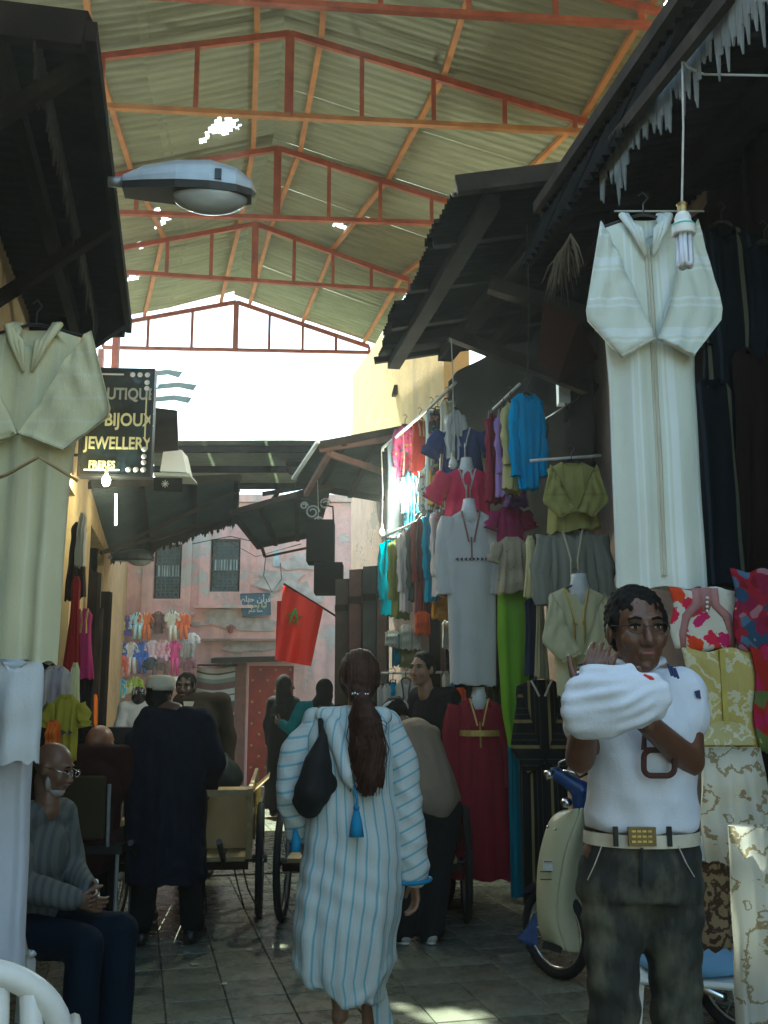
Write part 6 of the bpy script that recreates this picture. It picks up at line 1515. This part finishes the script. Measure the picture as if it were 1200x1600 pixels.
cable('pale wire hanging from the far awning brace to the clothes', [(705, 528, 6.8), (708, 600, 6.9), (706, 650, 7.0)], .004, M['wire'])
cable('dark wire falling from the awning beam past the blue shirt', [(823, 345, 5.6), (826, 480, 5.9), (825, 560, 6.2), (822, 615, 6.4)], .005)
cable('thin cable along the pinkish wall by the meter box', [(934, 590, 6.9), (900, 625, 7.0), (850, 655, 7.3)], .008)
cable('cable drooping across the pink wall to the bracket', [(350, 842, 15.9), (400, 870, 15.9), (433, 860, 14), (470, 850, 12)], .006)
cable('drooping wire loop on the right part of the pink wall', [(415, 870, 16.1), (412, 900, 16.05), (425, 925, 16.05), (440, 905, 16.05), (438, 880, 16.05)], .008)
cable('line strung between the two dark awnings', [(300, 850, 13), (360, 838, 13), (395, 846, 12.8)], .006)
# electric meter box on the right wall
mt = thing('meter_box', 'grey electric meter box with dangling wires on the right wall', 'box', at(880, 612, 7.15)); k7 = mpp(at(880, 612, 7.15))
MB().box((0, 0, 0), (18*k7, .10, 42*k7)).build('case', M['whitep'], mt, local=True); MB().box((14*k7, .0, -6*k7), (9*k7, .08, 48*k7)).build('side_box', M['blackm'], mt, local=True)
for i, x in enumerate((2, 8, 14)): MB().tube([(x*k7, -.03, -20*k7), ((x+3)*k7, -.03, -40*k7), ((x-2+i)*k7, -.03, -(52+6*i)*k7)], .009, 5).build('loose_wire', M['blackm'], mt, local=True)
# ---- handcarts
def wheel(mb_t, parent, c, r, axis, w_=.045, spokes=12, rimm=None):
    axis = V(axis).normalized(); u = V((0, 0, 1)); v_ = axis.cross(u).normalized()
    P = lambda a, q: V(c)+(u*cos(a)+v_*sin(a))*q
    ty = MB(); ty.tube([P(a, r-.02) for a in np.linspace(0, 2*pi, 33)], .024, 8, False); w0 = ty.build('wheel', M['rubber'], parent, smooth=True)
    rm = MB(); rm.tube([P(a, r-.052) for a in np.linspace(0, 2*pi, 33)], .012, 6, False); rm.build('rim', rimm or M['steel'], w0, smooth=True)
    sp = MB()
    for i in range(spokes): sp.tube([V(c)+axis*(.03 if i % 2 else -.03), P(2*pi*i/spokes, r-.055)], .003, 4)
    tag(sp.build('spoke_set', M['steel'], w0), kind='stuff'); MB().tube([V(c)-axis*.05, V(c)+axis*.05], .028, 10).build('hub', M['blackm'], w0)
    return w0
Mctw = surf('cart_wood', (.22, .16, .07), .6, var=.4, scale=6)
def cart(label, c, yaw, W_, L_, r, side_rails=True):
    t_ = thing('handcart', label, 'handcart', V((c[0], c[1], 0)), yaw)
    Mx_ = WM(t_); T = lambda x, y, z: Mx_ @ V((x, y, z))
    ax = (T(1, 0, 0)-T(0, 0, 0))
    for s in (-1, 1): wheel(None, t_, T(s*W_/2, 0, r), r, ax)
    MB().beam(T(-W_/2, 0, r), T(W_/2, 0, r), .04, .04).build('axle', M['blackm'], t_)
    zd = r+.09; np_ = 6
    for i in range(np_):
        x = -W_/2+.08+(W_-.16)*(i+.5)/np_; MB().beam(T(x, -L_*.35, zd), T(x, L_*.65, zd), (W_-.16)/np_-.01, .028).build('deck_plank', Mctw, t_)
    for y in (-L_*.35, L_*.15, L_*.65): MB().beam(T(-W_/2+.06, y, zd-.035), T(W_/2-.06, y, zd-.035), .05, .045).build('crossbar', M['wood'], t_)
    if side_rails:
        for s in (-1, 1):
            x = s*(W_/2-.06)
            for y in (-L_*.33, L_*.15, L_*.63): MB().beam(T(x, y, zd), T(x, y, zd+.42), .035, .035).build('stake', Mctw, t_)
            for z in (.2, .40): MB().beam(T(x, -L_*.35, zd+z), T(x, L_*.65, zd+z), .025, .05).build('side_rail', Mctw, t_)
        MB().beam(T(-W_/2+.06, -L_*.35, zd+.40), T(W_/2-.06, -L_*.35, zd+.40), .025, .04).build('front_rail', Mctw, t_)
    for s in (-1, 1): MB().tube([T(s*.25, -L_*.35, zd), T(s*.25, -L_*.35-.5, zd+.18)], .018, 8).build('handle', M['blackm'], t_)
    return t_, T, zd
g0 = atz(296, 1432, 0)
t_, T, zd = cart('wooden handcart with high side rails standing in front of the man in navy', (g0.x, 7.05), .10, .93, 1.7, .37)
bxx = thing('cardboard_box', 'brown cardboard box riding on the handcart', 'box', T(.18, .0, zd+.02), .1)
Mcb = surf('cardboard', (.36, .24, .10), .8, var=.15, scale=5)
MB().box((0, 0, .17), (.46, .55, .34)).build('carton', Mcb, bxx, local=True)
for s in (-1, 1): MB().add([(s*.23, -.275, .342), (s*.23, .275, .342), (s*.34, .27, .44), (s*.34, -.27, .44)], [(0, 1, 2, 3)]).build('flap', Mcb, bxx, local=True)
dk_ = thing('dark_sack', 'dark cloth bundle lying on top of the load on the handcart', 'bundle', T(.1, .75, zd+.45)); mb = MB(); mb.ell(T(.1, .55, zd+.40), (.22, .25, .16), n=18, m=12); mb.ell(T(.05, .85, zd+.40), (.2, .2, .2)); rob('cloth', mb, .014, F('dark_bundle', (.02, .028, .025)), dk_, 3, 'cloth', .01)
yb_ = thing('yellow_crate', 'yellow slatted crate at the back of the handcart', 'crate', T(.15, .62, zd)); 
for i in range(4): MB().box(T(.18, .42, zd+.05+.085*i), (.5, .02, .06)).build('slat', surf('crate_yellow', (.55, .42, .08), .5), yb_)
for s in (-1, 1): MB().box(T(.18+s*.24, .55, zd+.18), (.03, .26, .34)).build('side_post', surf('crate_yellow', (.55, .42, .08), .5), yb_)
for i, (x, y) in enumerate(((.1, -.5), (.3, -.4), (.36, -.45))):
    MB().tube([T(x, y, zd-.05), T(x+.04, y, zd-.2), T(x+.05+.03*i, y, zd-.33)], .005, 4).build('loose_strap', M['blackm'], t_)
g0 = atz(585, 1428, 0)
t2_, T2, zd2 = cart('second handcart under the bending man with its left wheel beside the woman', (g0.x+.0, 6.95), -.02, 1.22, 1.5, .37, False)
sk = thing('black_sack', 'black plastic sack on the second handcart beside the right wheel', 'sack', T2(.42, -.1, zd2)); mb = MB(); mb.ell(T2(.42, -.1, zd2+.13), (.17, .22, .16), n=16, m=10); mb.cap(T2(.4, -.1, zd2+.25), T2(.38, -.1, zd2+.36), .06, .03); rob('sack', mb, .013, surf('black_bag', (.015, .016, .016), .35), sk, 3, 'cloth', .008)
# ---- olive chair behind the old man
ch = thing('metal_chair', 'olive backed metal chair under the bald man in maroon', 'chair', (at(135, 1400, 6.2).x, 6.2, 0))
c1, c2 = at(92, 1212, 6.05), at(163, 1312, 6.05); Mol = F('olive_vinyl', (.04, .032, .016), bump=.1)
mb = MB(); mb.box(((c1.x+c2.x)/2, 6.05, (c1.z+c2.z)/2), (c2.x-c1.x, .05, c1.z-c2.z)); q = mb.build('backrest', Mol, ch); bv = q.modifiers.new('b', 'BEVEL'); bv.width = .02; bv.segments = 3
c3, c4 = at(95, 1322, 6.1), at(190, 1336, 6.1); MB().box(((c3.x+c4.x)/2, 6.3, c3.z-.02), (c4.x-c3.x, .42, .05)).build('seat', M['blackm'], ch)
for x in (c3.x+.02, c4.x-.03):
    for y in (6.12, 6.48): MB().tube([(x, y, c3.z-.03), (x, y, 0)], .011, 6).build('leg', M['steel'], ch)
for x in (c3.x+.02, c4.x-.08): MB().tube([(x, 6.08, c3.z), (x, 6.06, c1.z-.05)], .011, 6).build('back_post', M['steel'], ch)
MB().tube([(c3.x, 6.12, .22), (c4.x, 6.12, .22)], .008, 6).build('stretcher', M['steel'], ch)
G('scarf', 'yellow green and red striped scarves hanging beside the olive chair', 'scarf', 176, 1205, 1318, 16, 24, 6.75, F('rasta', (.4, .32, .04), stripes=(.03, [(.3, (.05, .25, .05)), (.5, (.4, .05, .02)), (.7, (.45, .38, .1))])), hanger=False, fold=.01)
# ---- white plastic chairs
def plastic_chair(label, loc, yaw, s=1):
    r = thing('plastic_chair', label, 'chair', loc, yaw); m_ = M['whitep']
    MB().box((0, 0, .43), (.44, .42, .025)).build('seat', m_, r, local=True).modifiers.new('b', 'BEVEL').width = .01
    mb = MB(); pts = [(-.22, -.19, .43), (-.235, -.23, .60), (-.21, -.26, .76), (-.12, -.275, .85), (0, -.28, .88), (.12, -.275, .85), (.21, -.26, .76), (.235, -.23, .60), (.22, -.19, .43)]
    P_ = [V(p) for p in pts]; P_ = [P_[0]]+P_+[P_[-1]]; sm = []
    for i in range(1, len(P_)-2):
        for q in range(5):
            u = q/5; a_, b_, c_, d_ = P_[i-1:i+3]; sm.append(.5*((2*b_)+(c_-a_)*u+(2*a_-5*b_+4*c_-d_)*u*u+(-a_+3*b_-3*c_+d_)*u**3))
    mb.tube(sm+[P_[-1]], .03, 12); mb.build('back_frame', m_, r, smooth=True, local=True)
    for i in range(5):
        x = (i-2)*.075; MB().tube([(x, -.2, .45), (x*1.1, -.255, .66), (x, -.275, .86-.25*abs(x))], .027, 8).build('back_slat', m_, r, smooth=True, local=True)
    for sx in (-1, 1):
        for sy in (-1, 1): MB().beam((sx*.19, sy*.17, .42), (sx*.235, sy*.215, 0), .05, .03, up=(0, 1, 0)).build('leg', m_, r, local=True)
        MB().tube([(sx*.225, -.22, .64), (sx*.26, -.05, .65), (sx*.26, .14, .63), (sx*.24, .19, .43)], .018, 8).build('armrest', m_, r, smooth=True, local=True)
    return r
plastic_chair('white plastic chair the old man sits on', (at(40, 1500, 4.6).x, 4.62, 0), -1.95)
plastic_chair('white plastic chair cut off at the lower left corner', (at(22, 1560, 2.5).x-.20, 2.76, -.03), .3).scale = (1, 1, 1)
plastic_chair('white plastic chair with a blue cushion behind the young man', (at(1078, 1540, 4.1).x, 4.12, 0), 2.9)
cu_ = thing('cushion', 'blue cushion on the white chair behind the young man', 'cushion', (at(1078, 1500, 4.1).x, 4.1, .44)); mb = MB(); mb.ell((0, 0, .035), (.23, .2, .045), n=20, m=10)
for v in mb.v: v.x = max(-.2, min(.2, v.x)); v.y = max(-.18, min(.18, v.y))
mb.build('cushion', F('light_blue_cushion', (.20, .38, .58)), cu_, smooth=True, local=True)
# ---- moped
Mcr = NT('cream_paint'); Mcr.col(Mcr.ramp(Mcr.noise(3, 6), [(.4, (.52, .50, .32)), (.8, (.66, .64, .44))])).rough(.28); Mcr = Mcr.m
Mbl = surf('blue_plastic', (.01, .05, .19), .3, var=.15)
mo = thing('moped', 'cream moped with blue handlebar cover parked behind the young man', 'moped', (at(868, 1530, 5.3).x, 5.3, 0))
YMp = 5.55
def ps(px, py, d=0): return at(px, py, YMp+d)
wc = ps(868, 1455, .06)
wheel(None, mo, wc, wc.z, (.80, .6, 0), spokes=16, rimm=M['chrome'])
# mudguard with blue flap
axn = V((.80, .6, 0)).normalized(); fw = axn.cross(V((0, 0, 1))).normalized()
mb = MB(); pr = []
for a in np.linspace(-.4, .9, 10):
    c = wc+(V((0, 0, 1))*cos(a)-fw*sin(a)*(1 if (-fw).x < 0 else -1))*(wc.z+.025); pr.append(c)
vs = []; 
for c in pr: vs += [c-axn*.05, c+axn*.05]
mb.add(vs, [(2*i, 2*i+1, 2*i+3, 2*i+2) for i in range(len(pr)-1)]); mb.build('mudguard', Mbl, mo, smooth=True)
MB().slab([ps(838, 1428, -.05), ps(840, 1476, -.05), ps(826, 1478, -.05), ps(809, 1466, -.06), ps(822, 1452, -.05)], (0, 1, 0), .03).build('mud_flap', Mbl, mo)
# leg shield: two curved panels
L0 = [(880, 1264), (858, 1274), (848, 1305), (838, 1345), (836, 1395), (838, 1440), (845, 1476), (878, 1488)]
R0 = [(906, 1262), (904, 1275), (893, 1300), (880, 1340), (872, 1395), (868, 1440), (880, 1470), (884, 1488)]
R1 = [(919, 1262), (920, 1280), (915, 1310), (908, 1345), (905, 1395), (912, 1440), (920, 1470), (925, 1490)]
def strip(A_, B_, da, db, n=7):
    vs = []; uv = []
    for (a, b) in zip(A_, B_):
        for i in range(n):
            u = i/(n-1); p = V(a).lerp(V(b), u); vs.append(ps(p.x, p.y, da+(db-da)*u-.03*sin(pi*u))); uv.append((u, 0))
    m_ = len(A_); return MB().add(vs, [(j*n+i, (j+1)*n+i, (j+1)*n+i+1, j*n+i+1) for j in range(m_-1) for i in range(n-1)], uv)
q = strip(L0, R0, .02, -.10).build('leg_shield', Mcr, mo, smooth=True); so1 = q.modifiers.new('s', 'SOLIDIFY'); so1.thickness = .012; q.modifiers.new('ss', 'SUBSURF').levels = 1
q2 = strip(R0, R1, -.10, -.02).build('leg_shield', Mcr, mo, smooth=True); so1 = q2.modifiers.new('s', 'SOLIDIFY'); so1.thickness = .012; q2.modifiers.new('ss', 'SUBSURF').levels = 1
for (x, y) in ((856, 1292), (868, 1296), (886, 1318)): MB().ell(ps(x, y, -.09), (.008, .006, .008), n=8, m=6).build('bolt', M['chrome'], q)
MB().box(ps(856, 1352, -.085), (.05, .004, .055)).build('sticker', surf('sticker_white', (.6, .62, .58), .4), q)
MB().box(ps(856, 1346, -.092), (.04, .004, .005)).build('red_line', surf('sticker_red', (.5, .05, .04), .4), q)
for y in (1362, 1374): MB().box(ps(853, y, -.092), (.06, .004, .005)).build('black_line', M['blackm'], q)
MB().beam(ps(848, 1475, -.06), ps(878, 1484, -.08), .02, .035).build('lower_trim', M['blackm'], mo)
# handlebar cover, headlamp, levers
mb = MB(); limb(mb, [ps(868, 1208, -.02), ps(890, 1222, -.05), ps(908, 1235, -.06)], [.035, .042, .05]); mb.cap(ps(908, 1235, -.06), ps(908, 1262, -.03), .055, .045); mb.cap(ps(908, 1232, -.05), ps(940, 1245, .05), .045, .035)
hb_ = rob('handlebar_cover', mb, .008, Mbl, mo, 3)
MB().tube([ps(866, 1207, -.03), ps(852, 1212, -.04)], [.022, .026], 12).build('grip', M['chrome'], hb_, smooth=True)
MB().tube([ps(872, 1204, -.08), ps(873, 1192, -.12), ps(888, 1184, -.14)], [.006, .006, .004], 6).build('brake_lever', M['chrome'], hb_, smooth=True)
MB().tube([ps(880, 1205, -.08), ps(895, 1206, -.10), ps(905, 1215, -.09), ps(918, 1208, -.08)], [.010, .012, .006, .009], 8).build('clamp', M['chrome'], hb_, smooth=True)
MB().ell(ps(885, 1254, -.10), (.032, .04, .028), n=14).build('headlamp', M['chrome'], mo, smooth=True)
MB().tube([ps(918, 1230, .0), ps(916, 1300, .03), ps(880, 1400, .06), wc+V((0, 0, .0))], .022, 8).build('fork', M['blackm'], mo, smooth=True)
# frame, engine, seat, rear wheel to the right behind the young man
d_ = -fw if (-fw).x > 0 else fw; rc = wc+d_*1.1; rc.z = wc.z
wheel(None, mo, rc, wc.z, (.80, .6, 0), spokes=16, rimm=M['chrome'])
MB().tube([ps(905, 1330, .05), wc+d_*.38+V((0, 0, .12)), wc+d_*.75+V((0, 0, .12)), rc], .03, 8).build('frame', Mcr, mo, smooth=True)
mb = MB(); limb(mb, [wc+d_*.62+V((0, 0, .50)), wc+d_*.95+V((0, 0, .52))], [.08, .10]); rob('saddle', mb, .012, M['blackm'], mo, 3)
MB().tube([wc+d_*.75+V((0, 0, .12)), wc+d_*.72+V((0, 0, .45))], .02, 8).build('seat_post', M['chrome'], mo)
mb = MB(); mb.box(wc+d_*.55+V((0, 0, .02)), (.16, .14, .16)); mb.tube([wc+d_*.5+V((0, 0, .02)), wc+d_*.35+V((-.0, 0, .03))], .05, 12); mb.build('engine', M['steel'], mo)
MB().tube([wc+d_*.3+V((0, -.05, .10)), wc+d_*.42+V((0, -.06, -.02)), wc+d_*1.0+V((0, -.08, -.08))], .02, 8).build('exhaust', M['chrome'], mo, smooth=True)
p_ = wc+d_*.42; MB().tube([p_+V((0, 0, -.05)), V((ps(906, 1575).x, 4.98, .0))+V((0, .1, .01))], .011, 6).build('kickstand', M['blackm'], mo)
MB().tube([p_+V((-.12, -.08, -.07)), p_+V((.14, .08, -.07))], .012, 6).build('pedal_shaft', M['chrome'], mo)
# ---- parked bike silhouette behind at left (dark)
bk_ = thing('bicycle', 'dark bicycle leaning by the wall behind the bald man', 'bicycle', (at(190, 1300, 8.6).x, 8.6, 0))
xb = at(188, 1150, 8.6).x
for y in (8.5, 9.45): wheel(None, bk_, V((xb-.15, y, .33)), .33, (1, .2, 0))
MB().tube([(xb-.15, 8.5, .33), (xb-.15, 8.62, .95), (xb-.15, 9.1, .85), (xb-.15, 9.45, .33)], .016, 6).build('frame', M['blackm'], bk_)
MB().tube([(xb-.15, 8.65, .8), (xb-.15, 9.0, .4), (xb-.15, 9.1, .9)], .014, 6).build('down_tube', M['blackm'], bk_)
c = at(188, 1142, 8.6); MB().tube([(c.x-.28, 8.7, c.z), (c.x-.1, 8.62, c.z+.02), (c.x+.08, 8.62, c.z+.02), (c.x+.25, 8.72, c.z-.01)], .013, 6).build('handlebar', M['chrome'], bk_)
MB().tube([(xb-.15, 8.62, .95), (xb-.12, 8.62, c.z+.02)], .014, 6).build('stem', M['blackm'], bk_)
MB().ell((xb-.15, 9.15, .93), (.07, .13, .04)).build('saddle', M['blackm'], bk_, smooth=True)
mb = MB(); c = at(195, 1155, 8.5); mb.box(c, (.3, .22, .2)); mb.build('basket', M['blackm'], bk_)

# scraps of litter on the paving
mb = MB(); rr_ = random.Random(3)
for i in range(26):
    y = rr_.uniform(4.6, 9.5); x = rr_.uniform(XL(y)+.3, XR(y)-.3); s_ = rr_.uniform(.008, .028); a_ = rr_.uniform(0, 6)
    c = V((x, y, .004)); mb.slab([c+V((cos(a_+b_)*s_*rr_.uniform(.6, 1.2), sin(a_+b_)*s_, 0)) for b_ in (0, 1.5, 3.1, 4.6)], (0, 0, 1), .003)
tag(mb.build('litter', surf('litter_paper', (.35, .33, .26), .8)), 'small scraps of paper scattered over the paving', 'litter', kind='stuff')

# ================================================================== haze
hz = MB().box((0, 8, 2.9), (40, 60, 7.8)).build('haze', [], None) if False else None
mb = MB(); mb.box((-1, 9, 3.0), (14, 30, 8.4)); 
tz = bpy.data.materials.new('haze_air'); tz.use_nodes = True; q = tz.node_tree; q.nodes.clear()
ov = q.nodes.new('ShaderNodeOutputMaterial'); pv = q.nodes.new('ShaderNodeVolumePrincipled'); pv.inputs['Color'].default_value = (.93, .97, .95, 1); pv.inputs['Density'].default_value = .0045; pv.inputs['Anisotropy'].default_value = .7
q.links.new(pv.outputs[0], ov.inputs['Volume'])
hz = mb.build('haze', tz); tag(hz, kind='stuff')
